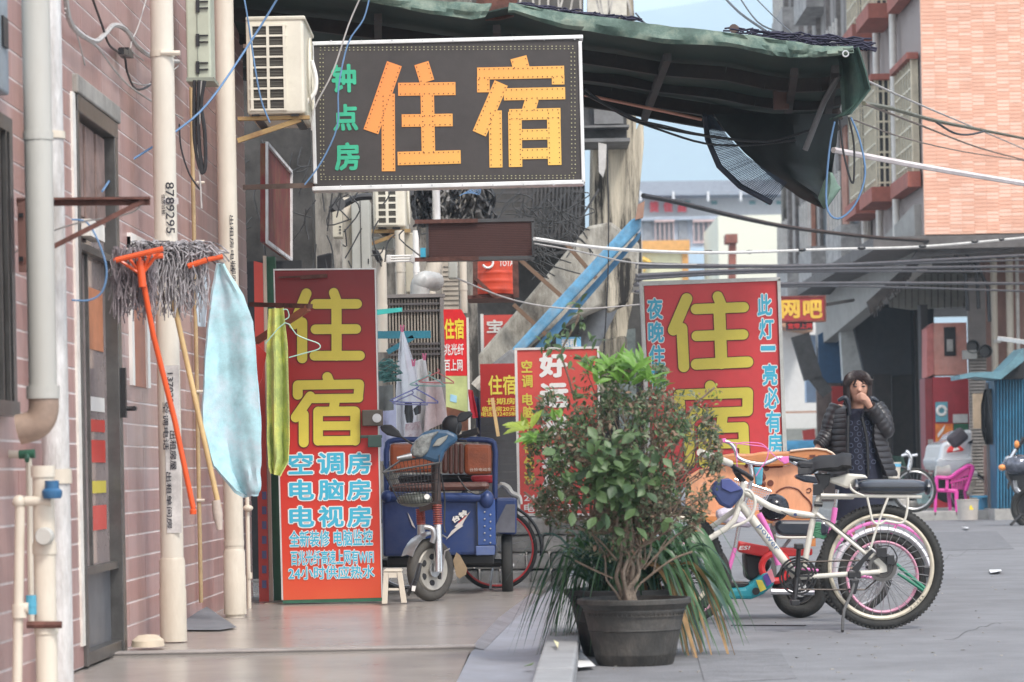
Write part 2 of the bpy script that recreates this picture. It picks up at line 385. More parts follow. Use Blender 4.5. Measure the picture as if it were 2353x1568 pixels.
b = MB(); g = [G(*p, ZR) for p in ((1600, 1500), (1790, 1492), (1830, 1560), (1620, 1572))]; b.ext([q + Vector((0, 0, .001)) for q in g], (0, 0, .003)); tag(b.build('road_patch', mat('road_patch2', (.18, .18, .19), .8, var=.2, bump=.4)), kind='structure')
# loose litter
def litter(name, label, pts, m, z=ZR):
    b = MB(); g = [G(x, y, z) + Vector((0, 0, .006 + random.uniform(0, .03))) for x, y in pts]; b.ext(g, (0, 0, .002)); tag(b.build(name, m), label, 'litter')
M_paper = mat('waste_paper', (.75, .75, .76), .7, var=.06)
litter('paper_scrap', 'crumpled white paper on the road at the foot of the front planter', [(1312, 1508), (1338, 1514), (1368, 1540), (1330, 1544), (1310, 1542)], M_paper)
litter('paper_scrap', 'small white paper flake on the open road right of the bicycles', [(2273, 1314), (2300, 1313), (2302, 1320), (2276, 1321)], M_paper)
litter('paper_scrap', 'tiny pale scrap on the road in front of the grey bucket', [(2210, 1217), (2226, 1215), (2224, 1221)], M_paper)
litter('leaf_litter', 'dry green leaf lying in the gutter', [(1204, 1549 - 8), (1228, 1546 - 6), (1222, 1552 - 8)], mat('dry_leaf', (.12, .2, .06), .6), ZR + .02)
litter('leaf_litter', 'pale yellow scrap on the edge of the kerb', [(1272, 1486), (1284, 1484), (1282, 1496)], mat('yellow_scrap', (.7, .65, .4), .6), .085)
# ---------------------------------------------------------------- tiled wall on the left
def WX(Z): return -2.0 + .02 * (Z - 14)
def W(Z, z, o=0.0): return Vector((WX(Z) + o, Z, z))
def WP(x, y, o=0.0):
    a, b_ = ab(x, y); Z = (2.28 - o) * F / (.02 * F - a); return Vector((a / F * Z, Z, H + b_ / F * Z))
WA = math.atan(.02); WM = Matrix.Rotation(-WA, 3, 'Z')
Z0, Z1, HT = 10.5, 21.2, 4.83
wall = thing('tiled_wall', 'pink tiled house wall with pale mortar lines, white downpipes running down it', 'wall', W(Z0, 0))
DZ0, DZ1, DH = 13.85, 15.08, 2.66
b = MB()
def wallbox(b, za, zb, ha, hb, o0, o1):
    q = [W(za, ha, o0), W(zb, ha, o0), W(zb, ha, o1), W(za, ha, o1)]; b.ext(q, (0, 0, hb - ha))
wallbox(b, Z0, DZ0, 0, HT, -.30, -.0015); wallbox(b, DZ1, Z1, 0, HT, -.30, -.0015); wallbox(b, DZ0, DZ1, DH, HT, -.30, -.0015)
b.build('wall_core', M_grout, wall)
TH, TL = .115, .60
full = MB(); full.box((0, 0, 0), (.006, TL - .002, TH - .011)); 
tiles = []
rows = int(HT / TH)
for r_ in range(rows):
    n = int((Z1 - Z0) / TL)
    for c_ in range(n + 1):
        za = Z0 + c_ * TL; zb = min(za + TL, Z1)
        if zb - za < .05: continue
        h0 = r_ * TH
        segs_ = [(za, zb)]
        if h0 < DH:
            out = []
            for a, e in segs_:
                if e <= DZ0 or a >= DZ1: out.append((a, e))
                else:
                    if a < DZ0: out.append((a, DZ0))
                    if e > DZ1: out.append((DZ1, e))
            segs_ = out
        for a, e in segs_:
            if e - a < .03: continue
            cz = (a + e) / 2; p = W(cz, h0 + TH / 2); sx_ = 1176 + p.x / p.y * F; sy_ = 1090 - (p.z - H) / p.y * F
            vis = -60 < sx_ < 600 and -60 < sy_ < 1600
            tiles.append((vis, e - a > TL - .01, -(e - a) / cz / cz, a, e, h0))
cand = sorted([t for t in tiles if t[0] and t[1]], key=lambda t: t[2])[:298]
cs = set(id(t) for t in cand); meshes = []
for m_ in (M_tile, M_tile, M_tile2):
    o = full.build('brick', m_); meshes.append(o.data); bpy.data.objects.remove(o)
rest = MB(); rest2 = MB()
for t in tiles:
    vis, fl, _, a, e, h0 = t; p = W((a + e) / 2, h0 + TH / 2, -.002 + .0012 * random.uniform(-.5, 1))
    if id(t) in cs:
        o = bpy.data.objects.new('brick', random.choice(meshes)); C.objects.link(o); o.location = p; o.rotation_euler = (0, 0, -WA); attach(o, wall)
    else:
        (rest if random.random() < .7 else rest2).box(p, (.006, e - a - .002, TH - .011), WM)
tag(rest.build('bricks_rest', M_tile, wall), kind='stuff'); tag(rest2.build('bricks_rest', M_tile2, wall), kind='stuff')
# door
M_dframe = mat('door_frame_steel', (.13, .125, .12), .35, .6, var=.2, dirt=.3)
M_glass = mat('door_glass', (.36, .29, .28), .06, .0, var=.1, spec=1.0, dirt=.2)  # pinkish base puts the street's reflection into the glass colour
door = thing('glass_door', 'tall narrow dark framed glass door set in the pink tiled wall', 'door', W(DZ0, 0))
b = MB()
for za, zb in ((DZ0, DZ0 + .05), (DZ1 - .10, DZ1)): wallbox(b, za, zb, 0, DH, -.12, .02)
wallbox(b, DZ0, DZ1, DH - .08, DH, -.12, .022); wallbox(b, DZ0 + .07, DZ1 - .10, 0.0, .06, -.1, .01)
b.build('frame', M_dframe, door, bevel=.004)
for h0, h1, mm in ((.06, .42, mat('door_panel', (.16, .17, .19), .4, .3)), (.45, 1.95, M_glass), (1.98, DH - .08, M_glass)):
    b = MB(); wallbox(b, DZ0 + .07, DZ1 - .10, h0, h1, -.06, -.045); b.build('pane' if mm is M_glass else 'kick_panel', mm, door)
b = MB()
for h0 in (.42, 1.95): wallbox(b, DZ0 + .07, DZ1 - .10, h0, h0 + .035, -.08, .0)
wallbox(b, DZ0 + .5, DZ0 + .53, .45, 1.95, -.07, -.03); b.build('rail', M_dframe, door)
b = MB(); b.tube([W(DZ1 - .04, 1.22, .02), W(DZ1 - .04, 1.22, .09), W(DZ1 - .1, 1.22, .09)], .012); b.box(W(DZ1 - .05, 1.3, .03), (.03, .05, .25)); b.build('handle', M_black, door)
# notice strips are painted in as reflections of red signs on the glass
for (h0, h1, m_) in ((.95, 1.06, M_red), (1.1, 1.16, M_red), (1.20, 1.27, M_white), (.80, .86, M_yel), (.62, .74, M_redf), (1.5, 1.8, mat('reflection_orange', (.5, .2, .1), .6))):
    b = MB(); wallbox(b, DZ0 + .55, DZ0 + 1.02, h0, h1, -.042, -.040); b.build('notice', m_, door)
b = MB(); wallbox(b, DZ0 - .03, DZ1 + .05, DH + .003, DH + .09, -.05, .03); b.build('lintel', mat('lintel', (.32, .30, .27), .8, dirt=.6), door, bevel=.008)
b = MB(); wallbox(b, DZ0 - .09, DZ0 - .004, .1, DH, -.01, .012); wallbox(b, DZ0 + .25, DZ0 + .68, 2.02, 2.10, -.03, .03)
pieces(b, 'plaster_edge', mat('plaster_edge', (.75, .72, .66), .8, dirt=.6, dirtcol=(.5, .35, .3)), door)
b = MB()
for i in range(3): wallbox(b, DZ0 + .12 + i * .33, DZ0 + .38 + i * .33, 2.12, DH - .1, -.03, -.02)
b.build('boarding', mat('orange_board', (.22, .15, .13), .7, var=.3), door)
# narrow white strip of a recessed window right of the door
ww = thing('narrow_window', 'narrow white framed window slot between the door and the mop heads', 'window', W(15.7, 1.5))
b = MB(); wallbox(b, 15.45, 15.53, 1.35, 2.12, .001, .02); wallbox(b, 16.0, 16.1, 1.35, 2.12, .001, .02); wallbox(b, 15.45, 16.1, 2.06, 2.14, .001, .026); b.build('frame', M_white, ww)
b = MB(); wallbox(b, 15.53, 16.0, 1.35, 2.06, .001, .008); b.build('pane', mat('orange_boarded', (.42, .18, .12), .5), ww)
# barred window at the frame's edge
bw = thing('barred_window', 'dark barred window at the near end of the pink tiled wall', 'window', W(11, 1.2))
b = MB(); wallbox(b, 10.6, 12.02, 1.16, 2.3, .001, .012); b.build('pane', M_dark, bw)
b = MB(); wallbox(b, 10.6, 12.05, 1.13, 1.19, .012, .06); wallbox(b, 10.6, 12.05, 2.27, 2.33, .012, .05); wallbox(b, 11.98, 12.05, 1.19, 2.27, .012, .05); b.build('frame', M_dframe, bw)
for i in range(9):
    b = MB(); b.beam(W(10.8 + i * .14, 1.19, .04), W(10.8 + i * .14, 2.27, .04), .018, .018); b.build('bar', M_dframe, bw)
mb_ = thing('meter_cabinet', 'pale blue grey meter cabinet high on the wall above the barred window', 'cabinet', W(11.6, 2.5))
b = MB(); wallbox(b, 11.0, 12.0, 2.42, 3.2, .001, .05); b.build('box', mat('cabinet_blue', (.33, .38, .42), .5, dirt=.4), mb_, bevel=.01)
b = MB(); wallbox(b, 11.85, 11.95, 2.6, 2.72, .05, .06); wallbox(b, 11.8, 11.95, 2.95, 3.0, .05, .07); pieces(b, 'latch', M_black, mb_)
# ---------------------------------------------------------------- downpipes
def vp(b, x, yb, yt, o, r, n=16, Zf=None):
    p = WP(x, yb, o) if Zf is None else P(x, yb, Zf)
    top = P(x - .0192 * (yb - yt), yt, p.y).z; b.tube([p, Vector((p.x, p.y, top))], r, n); return p
def collar(b, p, z, r, h): b.lathe([(r, 0), (r, h)], (p.x, p.y, z), n=18)
d1 = thing('downpipe', 'peeling white downpipe with sooty streaks, nearest the photographer', 'pipe', WP(140, 1568, .16))
b = MB(); p = vp(b, 140, 1660, -60, .12, .058); b.build('pipe', M_pvcp, d1, smooth=True)
b = MB(); collar(b, p, p.z + 1.0, .066, .06); collar(b, p, 2.3, .066, .03); pieces(b, 'collar', M_pvc, d1, smooth=True)
dg = thing('downpipe', 'grey downpipe ending in a brown elbow beside the peeling white pipe', 'pipe', WP(95, 940, .1))
b = MB(); pt = WP(99, 905, .20); top = P(97 - .0192 * 980, -60, pt.y)
b.tube(smoothpts([Vector((pt.x, pt.y, top.z)), Vector((pt.x, pt.y, pt.z)), ], 2), .056, 16); b.build('pipe', M_pvcg, dg, smooth=True)
b = MB(); b.tube(smoothpts([pt + Vector((0, 0, .01)), pt + Vector((0, 0, -.07)), pt + Vector((-.03, 0, -.12)), pt + Vector((-.10, 0, -.14))], 4), .060, 16); b.build('elbow', mat('brown_elbow', (.35, .25, .19), .6, dirt=.5), dg, smooth=True)
b = MB(); collar(b, pt, pt.z - .02, .066, .05); collar(b, pt, pt.z + 1.0, .060, .03); pieces(b, 'collar', M_pvcg, dg, smooth=True)
dl = thing('drain_stack', 'low cream drain stack with capped tee, clamps and blue valve in front of the wall', 'pipe', WP(108, 1568, .2))
b = MB(); p = vp(b, 110, 1660, 1072, .20, .043); b.build('pipe', M_pvc, dl, smooth=True)
b = MB()
for y in (1085, 1262, 1445): b.lathe([(.048, 0), (.048, .045)], (p.x, p.y, P(110, y, p.y).z - .02), n=18)
pieces(b, 'collar', M_pvc, dl, smooth=True)
q = P(108, 1232, p.y); b = MB(); b.lathe([(.03, 0), (.036, .01), (.036, .055), (.026, .06)], q + Vector((0, -.095, 0)), (0, 1, 0), 18); b.build('cap', M_pvcg, dl, smooth=True)
q = P(120, 1128, p.y); b = MB(); b.lathe([(.034, 0), (.04, .012), (.04, .03), (.028, .04), (.028, .07)], q + Vector((.01, -.07, -.03)), (0, 0, 1), 16); b.build('valve', mat('blue_valve', (.03, .12, .25), .4), dl, smooth=True)
b = MB(); c1 = P(62, 1436, p.y - .05); b.tube([c1, P(142, 1436, p.y - .05)], .014, 8); b.build('clamp', M_rust, dl, smooth=True)
ls = thing('supply_pipe', 'thin cream supply pipe with elbow and tee left of the drain stack', 'pipe', P(40, 1500, p.y))
zz = p.y - .03
b = MB(); b.tube([P(118, 1152, zz), P(58, 1152, zz)], .020, 12); b.tube([P(46, 1165, zz), P(38, 1650, zz)], .020, 12); b.build('pipe', M_pvc, ls, smooth=True)
b = MB(); b.ball(P(44, 1154, zz), .028, 12); b.lathe([(.030, 0), (.030, .05)], P(45, 1420, zz), n=14); b.tube([P(40, 1398, zz), P(66, 1398, zz)], .023, 10); pieces(b, 'joint', M_pvc, ls, smooth=True)
b = MB(); b.lathe([(.026, 0), (.026, .075)], P(75, 1412, zz + .02), n=14); b.lathe([(.028, .03), (.028, .045)], P(75, 1412, zz + .02), n=14); b.build('coupling', mat('blue_coupling', (.08, .35, .5), .4), ls, smooth=True)
t2 = thing('tap_pipe', 'thin cream pipe with a green tap entering from the picture edge', 'pipe', P(20, 1045, 12.0))
b = MB(); b.tube([P(-40, 1042, 12.1), P(48, 1045, 12.1)], .017, 10); b.tube([P(66, 1052, 12.1), P(72, 1436, 12.1)], .013, 8); b.build('pipe', M_pvc, t2, smooth=True)
b = MB(); b.tube([P(44, 1045, 12.1), P(80, 1043, 12.1)], .019, 10); b.tube([P(62, 1045, 12.1), P(62, 1058, 12.0)], .01, 8); b.build('tap', M_green, t2, smooth=True)
d2 = thing('downpipe', 'thick cream downpipe carrying a vertical black phone number, behind the orange mop', 'pipe', WP(395, 1465, .17))
b = MB(); p = vp(b, 399, 1470, -60, .17, .061, 24); b.build('pipe', mat('cream_pvc_clean', (.68, .63, .54), .42, var=.06, dirt=.3, dirtcol=(.5, .42, .33), stretch=(1, 1, .3)), d2, smooth=True)
P2 = p.copy()
b = MB(); b.lathe([(.062, 0), (.068, -.02), (.068, -.16), (.071, -.17), (.071, -.44)], (p.x, p.y, P(385, 1282, p.y).z), n=24); b.build('sleeve', M_pvc, d2, smooth=True)
zc = P(380, 132, p.y).z; b = MB(); b.lathe([(.066, 0), (.066, .03)], (p.x, p.y, zc), n=20); b.tube([Vector((p.x, p.y - .06, zc + .015)), Vector((p.x + .1, p.y - .06, zc + .012))], .014, 8); pieces(b, 'collar', M_pvc, d2, smooth=True)
M_ink = mat('black_ink', (.03, .03, .04), .6, var=.1)
def pipetext(parent, s, x, y, h, w_, Z, m=M_ink):
    letters(parent, s, x - w_ / 2, y - h / 2, x + w_ / 2, y + h / 2, Z - .064, m, .012, rotz=-math.pi / 2)
M_stick = mat('worn_sticker', (.6, .58, .56), .6, var=.2, dirt=.8, dirtcol=(.35, .33, .32), scale=12)
for x0, x1, y0, y1 in ((376, 400, 455, 470), (380, 404, 840, 1225)):
    b = MB(); b.pbox(x0, y0, x1 + 10, y1, p.y - .0635, .002); b.build('sticker', M_stick, d2)
pipetext(d2, '8789295', 391, 478, 118, 20, p.y - .002)
pipetext(d2, '住房出租', 376, 470, 46, 9, p.y + .001)
pipetext(d2, '13702917', 392, 905, 96, 13, p.y - .003)
pipetext(d2, '空调电话', 381, 980, 110, 13, p.y - .003)
pipetext(d2, '出租单间房', 389, 1150, 130, 12, p.y - .003)
pipetext(d2, '出租房屋', 398, 1035, 90, 15, p.y - .003)
d3 = thing('downpipe', 'second cream downpipe, between the green meter box and the air conditioner', 'pipe', WP(540, 1420, .2))
b = MB(); p = vp(b, 541, 1425, -60, .20, .060, 24); b.build('pipe', M_pvc, d3, smooth=True); P3 = p.copy()
b = MB(); b.lathe([(.06, 0), (.067, -.02), (.067, -.16), (.070, -.17), (.070, -.40)], (p.x, p.y, P(530, 1262, p.y).z), n=24); b.lathe([(.063, .02), (.063, .05)], (p.x, p.y, P(530, 1262, p.y).z), n=20); b.build('sleeve', M_pvc, d3, smooth=True)
for x, y, h_ in ((541, 560, 130), (546, 640, 80)): pipetext(d3, '出租房电话', x - 8, y, h_, 9, p.y)
def thin(x, yb, yt, o, r, m, label, extra=None):
    t = thing('conduit', label, 'pipe', WP(x, yb, o)); b = MB(); p = vp(b, x, yb, yt, o, r, 10); b.build('pipe', m, t, smooth=True); return t, p
t, p = thin(462, 1385, 200, .03, .013, mat('brass_conduit', (.42, .30, .16), .5, var=.2), 'thin brown conduit on the tiles left of the second downpipe')
b = MB()
for y in (420, 555, 900, 1150): b.tube([P(452, y, p.y - .015), P(470, y, p.y - .015)], .009, 8)
pieces(b, 'clip', M_pvc, t)
t, p = thin(518, 690, 275, .05, .017, M_pvc, 'short cream conduit rising beside the second downpipe')
b = MB(); b.ball(P(513, 270, p.y), .025); b.tube([P(513, 268, p.y), P(430, 205, p.y + .6)], .012, 8); b.build('elbow', M_pvc, t, smooth=True)
t, p = thin(573, 1405, 1040, .16, .014, M_pvc, 'thin cream tap riser at the far foot of the tiled wall')
b = MB(); b.ball(P(570, 1168, p.y - .02), .028, sc_=(1.2, 1, .8)); b.lathe([(.02, 0), (.02, .04)], P(573, 1330, p.y), n=10); pieces(b, 'tap', M_pvc, t, smooth=True)
tag(MB().lathe([(.085, 0), (.08, .03), (.05, .055), (0, .06)], WP(340, 1485, .12) * 1, n=16, sc_=(1, 1.5)).build('cement_lump', mat('cement_cream', (.6, .5, .38), .8, var=.1), smooth=True), 'pale rounded cement lump at the foot of the wall beside the thick downpipe', 'cement')
b = MB(); g = [G(428, 1396), G(452, 1412), G(545, 1446), G(505, 1452), G(425, 1452)]; b.add([g[0] + Vector((0, 0, .1)), g[1] + Vector((0, 0, .05)), g[2] + Vector((0, 0, .01)), g[3] + Vector((0, 0, .01)), g[4] + Vector((0, 0, .01))], [(0, 4, 3), (0, 3, 2), (0, 2, 1)])
tag(b.build('slate_sheet', mat('slate', (.17, .18, .2), .6)), 'grey sheet leaning on the floor between the two cream downpipes', 'slab')
# ---------------------------------------------------------------- electricity box, brackets, cables on the wall
mbx = thing('meter_box', 'pale green electric box with three latches hung high between the downpipes', 'electric box', WP(460, 100, .2))
Zm = 17.3
b = MB(); b.pbox(427, -60, 484, 183, Zm, .25); b.build('box', mat('pale_green_metal', (.45, .48, .38), .45, var=.08, dirt=.3, dirtcol=(.3, .3, .24)), mbx, bevel=.012)
b = MB()
for y in (14, 92, 155):
    b.pbox(450, y - 14, 458, y + 14, Zm - .012, .012); b.pbox(456, y - 12, 478, y - 9, Zm - .014, .012); b.pbox(456, y + 3, 478, y + 6, Zm - .014, .012)
pieces(b, 'latch', M_black, mbx)
b = MB(); b.pbox(428, 178, 492, 187, Zm - .02, .28); b.pbox(452, -60, 454, 180, Zm - .004, .01); b.build('seam', mat('pale_green_dark', (.25, .27, .22), .5), mbx)
for pts, r, m_, lab in (
    ([(447, 185), (446, 250), (448, 330), (462, 395), (472, 380), (470, 300), (462, 240), (470, 186)], .011, M_wire, 'thick black cable loop hanging under the green electric box'),
    ([(458, 185), (455, 260), (458, 340), (466, 398)], .012, M_wire, 'second black cable drooping beside the loop under the electric box'),
    ([(462, 187), (460, 260), (455, 330), (461, 440), (463, 480)], .006, M_wirew, 'grey wire dropping from the electric box to the conduit'),
    ([(412, 285), (416, 340), (435, 400), (461, 438)], .005, M_wire, 'thin black wire curving from the thick downpipe to the conduit')):
    cable('cable', lab, 'cable', [P(x, y, 17.2) for x, y in pts], r, m_)
for pts, r, m_, lab in (
    ([(150, -10), (165, 60), (215, 95), (240, 80), (262, 58), (290, 70), (318, 110), (360, 135), (410, 142)], .013, M_wirew, 'thick grey conduit hose looping across the tiles to the thick downpipe'),
    ([(150, 20), (185, 80), (225, 110), (262, 160), (300, 200), (360, 240), (420, 272)], .005, M_wirew, 'thin grey wire slanting from the top left to the thick downpipe'),
    ([(210, -10), (235, 60), (252, 105), (285, 130), (292, 165), (312, 205), (345, 195), (355, 160)], .006, M_wire, 'black wire tangle dangling in the middle of the upper tiles'),
    ([(338, -10), (318, 60), (300, 110), (330, 140)], .004, M_wirew, 'fine wire dropping from above onto the hose loop'),
    ([(150, 30), (175, 75), (195, 150)], .004, M_wirew, 'short loose wire end beside the peeling pipe'),
    ([(300, 188), (340, 195), (400, 160), (410, 150)], .004, M_wirew, 'thin wire passing behind the thick downpipe collar')):
    cable('wall_cable', lab, 'cable', [WP(x, y, .05) for x, y in pts], r, m_)
b = MB(); b.box(WP(288, 122, .05), (.05, .12, .04)); b.beam(WP(278, 118, .06), WP(300, 128, .06), .03, .03); tag(b.build('wire_clamp', M_black), 'small black clamp holding the wires on the upper tiles', 'clamp')
for x, y in ((280, 232), (308, 254), (304, 140), (330, 541)):
    pass
def sheet_cloth(name, label, pts_rows, Z, m, fold=.02, freq=9, th=.004, n=14, group=None, cat='cloth', zf=None, seed=0):
    """cloth hanging between a left and a right outline (picture units), folded in depth"""
    rows_ = []
    L_ = [r_[0] for r_ in pts_rows]; K = len(pts_rows)
    rr = []
    for i in range(K - 1):
        for j in range(6):
            t = j / 6; a, b_ = pts_rows[i], pts_rows[i + 1]; rr.append(tuple(a[k] * (1 - t) + b_[k] * t for k in range(4)))
    rr.append(pts_rows[-1])
    for i, (x0, y0, x1, y1) in enumerate(rr):
        row = []
        for j in range(n + 1):
            t = j / n; q = P(x0 * (1 - t) + x1 * t, y0 * (1 - t) + y1 * t, Z)
            s_ = min(1, .35 + i / len(rr))
            q.y += fold * s_ * (math.sin(t * freq + seed + .4 * math.sin(i * .2)) + .5 * noise.noise(Vector((t * 6, i * .18, seed + 3.3))))
            q.x += .006 * noise.noise(Vector((t * 4, i * .3, seed)))
            row.append(q)
        rows_.append(row)
    o = MB().sheet(rows_, th).build(name, m, smooth=True); return tag(o, label, cat, group)
# steel wall bracket (near)
bk = thing('steel_bracket', 'rusty steel angle bracket jutting from the wall in front of the peeling pipe', 'bracket', P(50, 455, 12.2))
Zb = 12.15
b = MB(); b.beam(P(38, 459, Zb), P(345, 457, Zb + .12), .04, .006); b.beam(P(38, 465, Zb + .02), P(345, 462, Zb + .14), .005, .035); b.build('arm', M_rust, bk)
b = MB(); b.beam(P(330, 462, Zb + .12), P(48, 605, Zb), .03, .02); b.build('brace', M_rust, bk)
b = MB(); b.pbox(41, 455, 66, 625, Zb - .01, .03); b.build('back_plate', mat('rust_brown', (.2, .1, .08), .8, dirt=.6), bk)
b = MB(); b.pbox(43, 490, 53, 500, Zb - .02, .01); b.pbox(43, 590, 53, 600, Zb - .02, .01); pieces(b, 'bolt', M_black, bk)
bk2 = thing('steel_bracket', 'rusty red angle bracket holding the yellow cloth beside the big red board', 'bracket', P(580, 700, 19.6))
Zb = 19.7
b = MB(); b.beam(P(578, 700, Zb), P(713, 704, Zb - .3), .05, .03); b.build('arm', M_rust, bk2)
b = MB(); b.beam(P(708, 708, Zb - .3), P(588, 785, Zb), .035, .04); b.build('brace', mat('rust_red', (.3, .1, .06), .7, dirt=.5), bk2)
# cords over the wall
cable('blue_rope', 'long pale blue cord slanting across the top left between wall and awning', 'cord', [P(x, y, z) for x, y, z in ((645, -15, 16.5), (580, 90, 16.5), (480, 235, 16.2), (400, 305, 16.0), (280, 385, 15.6), (235, 440, 14.42))], .006, M_wireb)
cable('blue_rope', 'blue cord crossing the air conditioner and hanging behind the big black sign', 'cord', [P(x, y, 17.6) for x, y in ((560, -10), (572, 60), (585, 150), (600, 230), (620, 282))], .005, M_wireb)
cable('blue_rope', 'thin blue cord passing in front of the green letters on the sign', 'cord', [P(x, y, 18.4) for x, y in ((850, -10), (835, 45), (800, 100), (778, 200), (775, 290), (740, 370), (700, 425))], .005, M_wireb)
cable('grey_rope', 'thin grey cord slanting down over the left edge of the big black sign', 'cord', [P(x, y, 18.4) for x, y in ((828, -5), (800, 60), (765, 165), (722, 250), (716, 300))], .005, M_wirew)
cable('blue_rope', 'loop of blue cord hanging below the near steel bracket', 'cord', [P(x, y, 12.6) for x, y in ((165, 505), (200, 512), (228, 560), (245, 620), (235, 670), (205, 690), (165, 690))], .0045, M_wireb)
cable('grey_rope', 'grey cord sagging from the near bracket end back to the wall', 'cord', [P(x, y, 12.3) for x, y in ((330, 462), (310, 485), (260, 500), (190, 510), (100, 540), (20, 590))], .004, M_wirew)
# ---------------------------------------------------------------- mops
M_string = mat('mop_string', (.22, .19, .20), .9, var=.4, scale=30)
M_string2 = mat('mop_string_pale', (.36, .34, .35), .9, var=.4, scale=30)
Mb = 14.2
mop = thing('string_mop', 'upturned string mop with bright orange handle and head, leaning on the wall', 'mop', P(445, 1175, Mb))
b = MB(); b.tube([P(325, 625, Mb - .13), P(352, 770, Mb - .06), P(400, 960, Mb), P(444, 1168, Mb)], .0135, 10); b.build('handle', M_orange, mop, smooth=True)
b = MB(); b.lathe([(.016, 0), (.017, .02), (.008, .03)], P(444, 1182, Mb), n=10); b.build('end_cap', M_orange, mop, smooth=True)
b = MB(); Mh = Mb - .13; b.tube([P(266, 598, Mh - .04), P(375, 572, Mh - .04)], .013, 8); b.tube([P(262, 600, Mh + .06), P(375, 588, Mh + .06)], .013, 8)
for x, y in ((272, 597), (295, 592), (320, 588), (345, 584), (368, 576)): b.tube([P(x, y, Mh), P(326, 632, Mh)], .008, 6)
b.tube([P(322, 600, Mh), P(328, 660, Mh)], .019, 10); b.build('head', M_orange, mop, smooth=True)
def strings(parent, n, fx, fy, m, Z, r=.0031):
    b = MB()
    for i in range(n):
        x, y, l, dx = fx(), fy(), random.uniform(40, 150), random.uniform(-14, 14)
        z0 = Z + random.uniform(-.1, .1); pts = []
        for k in range(5): pts.append(P(x + dx * k / 4 + random.uniform(-9, 9), y + l * k / 4, z0 + random.uniform(-.02, .02)))
        b.tube(smoothpts(pts, 2), r, 5, caps=False)
    return tag(b.build('mop_strings', m, parent, smooth=True), kind='stuff')
strings(mop, 260, lambda: random.uniform(262, 350), lambda: random.uniform(566, 600), M_string, Mb)
mop2 = thing('string_mop', 'upturned string mop with pale wooden handle and thick grey strings', 'mop', P(508, 1210, Mb + .6))
Mc = 14.9
b = MB(); b.tube([P(398, 690, Mc), P(440, 880, Mc), P(503, 1165, Mc)], .0135, 10); b.build('handle', mat('pale_wood', (.6, .42, .2), .6, var=.15), mop2, smooth=True)
b = MB(); b.tube([P(496, 1150, Mc), P(500, 1180, Mc), P(505, 1218, Mc)], [.022, .026, .014], 10); b.build('grip', mat('worn_wrap', (.5, .42, .36), .8), mop2, smooth=True)
strings(mop2, 300, lambda: random.uniform(330, 470), lambda: random.uniform(562, 600), M_string2, Mc)
b = MB()
for i in range(170):
    x = random.uniform(290, 440); y = random.uniform(560, 590); l = random.uniform(50, 90)
    pts = [P(x + l * k / 5, y + random.uniform(-8, 8) - 10 * math.sin(k / 5 * 3) + k * 3, Mc + random.uniform(-.1, .1)) for k in range(6)]
    b.tube(smoothpts(pts, 2), .0042, 5, caps=False)
tag(b.build('mop_strings', M_string2, mop2, smooth=True), kind='stuff')
b = MB(); b.tube([P(432, 612, Mc - .1), P(475, 598, Mc - .1)], .014, 8); b.tube([P(478, 597, Mc - .08), P(512, 590, Mc - .08)], .012, 8); b.build('head', M_orange, mop2, smooth=True)
# towels
M_towel = mat('blue_towel', (.42, .68, .74), .95, var=.2, scale=7, dirt=.85, dirtcol=(.66, .72, .80), dscale=5, bump=.12, bscale=160)
M_towel2 = mat('yellow_green_cloth', (.50, .60, .20), .9, var=.25, scale=4, dirt=.9, dirtcol=(.80, .70, .12), dscale=4, bump=.4)
sheet_cloth('towel', 'long pale blue towel with rounded lower corner hung by the mops', [(500, 605, 512, 606), (488, 660, 560, 680), (476, 760, 583, 740), (468, 880, 592, 860), (466, 980, 600, 960), (490, 1070, 602, 1070), (540, 1130, 597, 1125), (560, 1141, 590, 1140)], 17.0, M_towel, .05, 5, .02)
sheet_cloth('towel_strip', 'narrow whitish blue strip of cloth hanging beside the mop strings', [(452, 615, 474, 615), (450, 700, 476, 700), (455, 750, 472, 752)], 15.4, mat('pale_strip', (.5, .6, .68), .9), .01, 4)
sheet_cloth('cloth', 'yellow green patterned cloth draped over the rusty bracket by the red board', [(618, 710, 652, 708), (612, 800, 662, 800), (614, 960, 666, 960), (616, 1050, 664, 1060), (622, 1088, 645, 1095)], 19.4, M_towel2, .05, 11, .006)
hg = thing('wire_hanger', 'pale green wire hanger hooked on the bracket behind the yellow green cloth', 'hanger', P(650, 700, 19.35))
b = MB(); b.tube(smoothpts([P(x, y, 19.35) for x, y in ((655, 735), (664, 728), (660, 712), (650, 712))], 3), .004, 6)
b.tube(smoothpts([P(x, y, 19.35) for x, y in ((610, 790), (655, 742), (680, 768), (705, 780), (732, 790), (733, 802), (700, 812), (664, 822))], 3), .004, 6); b.build('wire', mat('mint_wire', (.4, .66, .55), .4), hg, smooth=True)
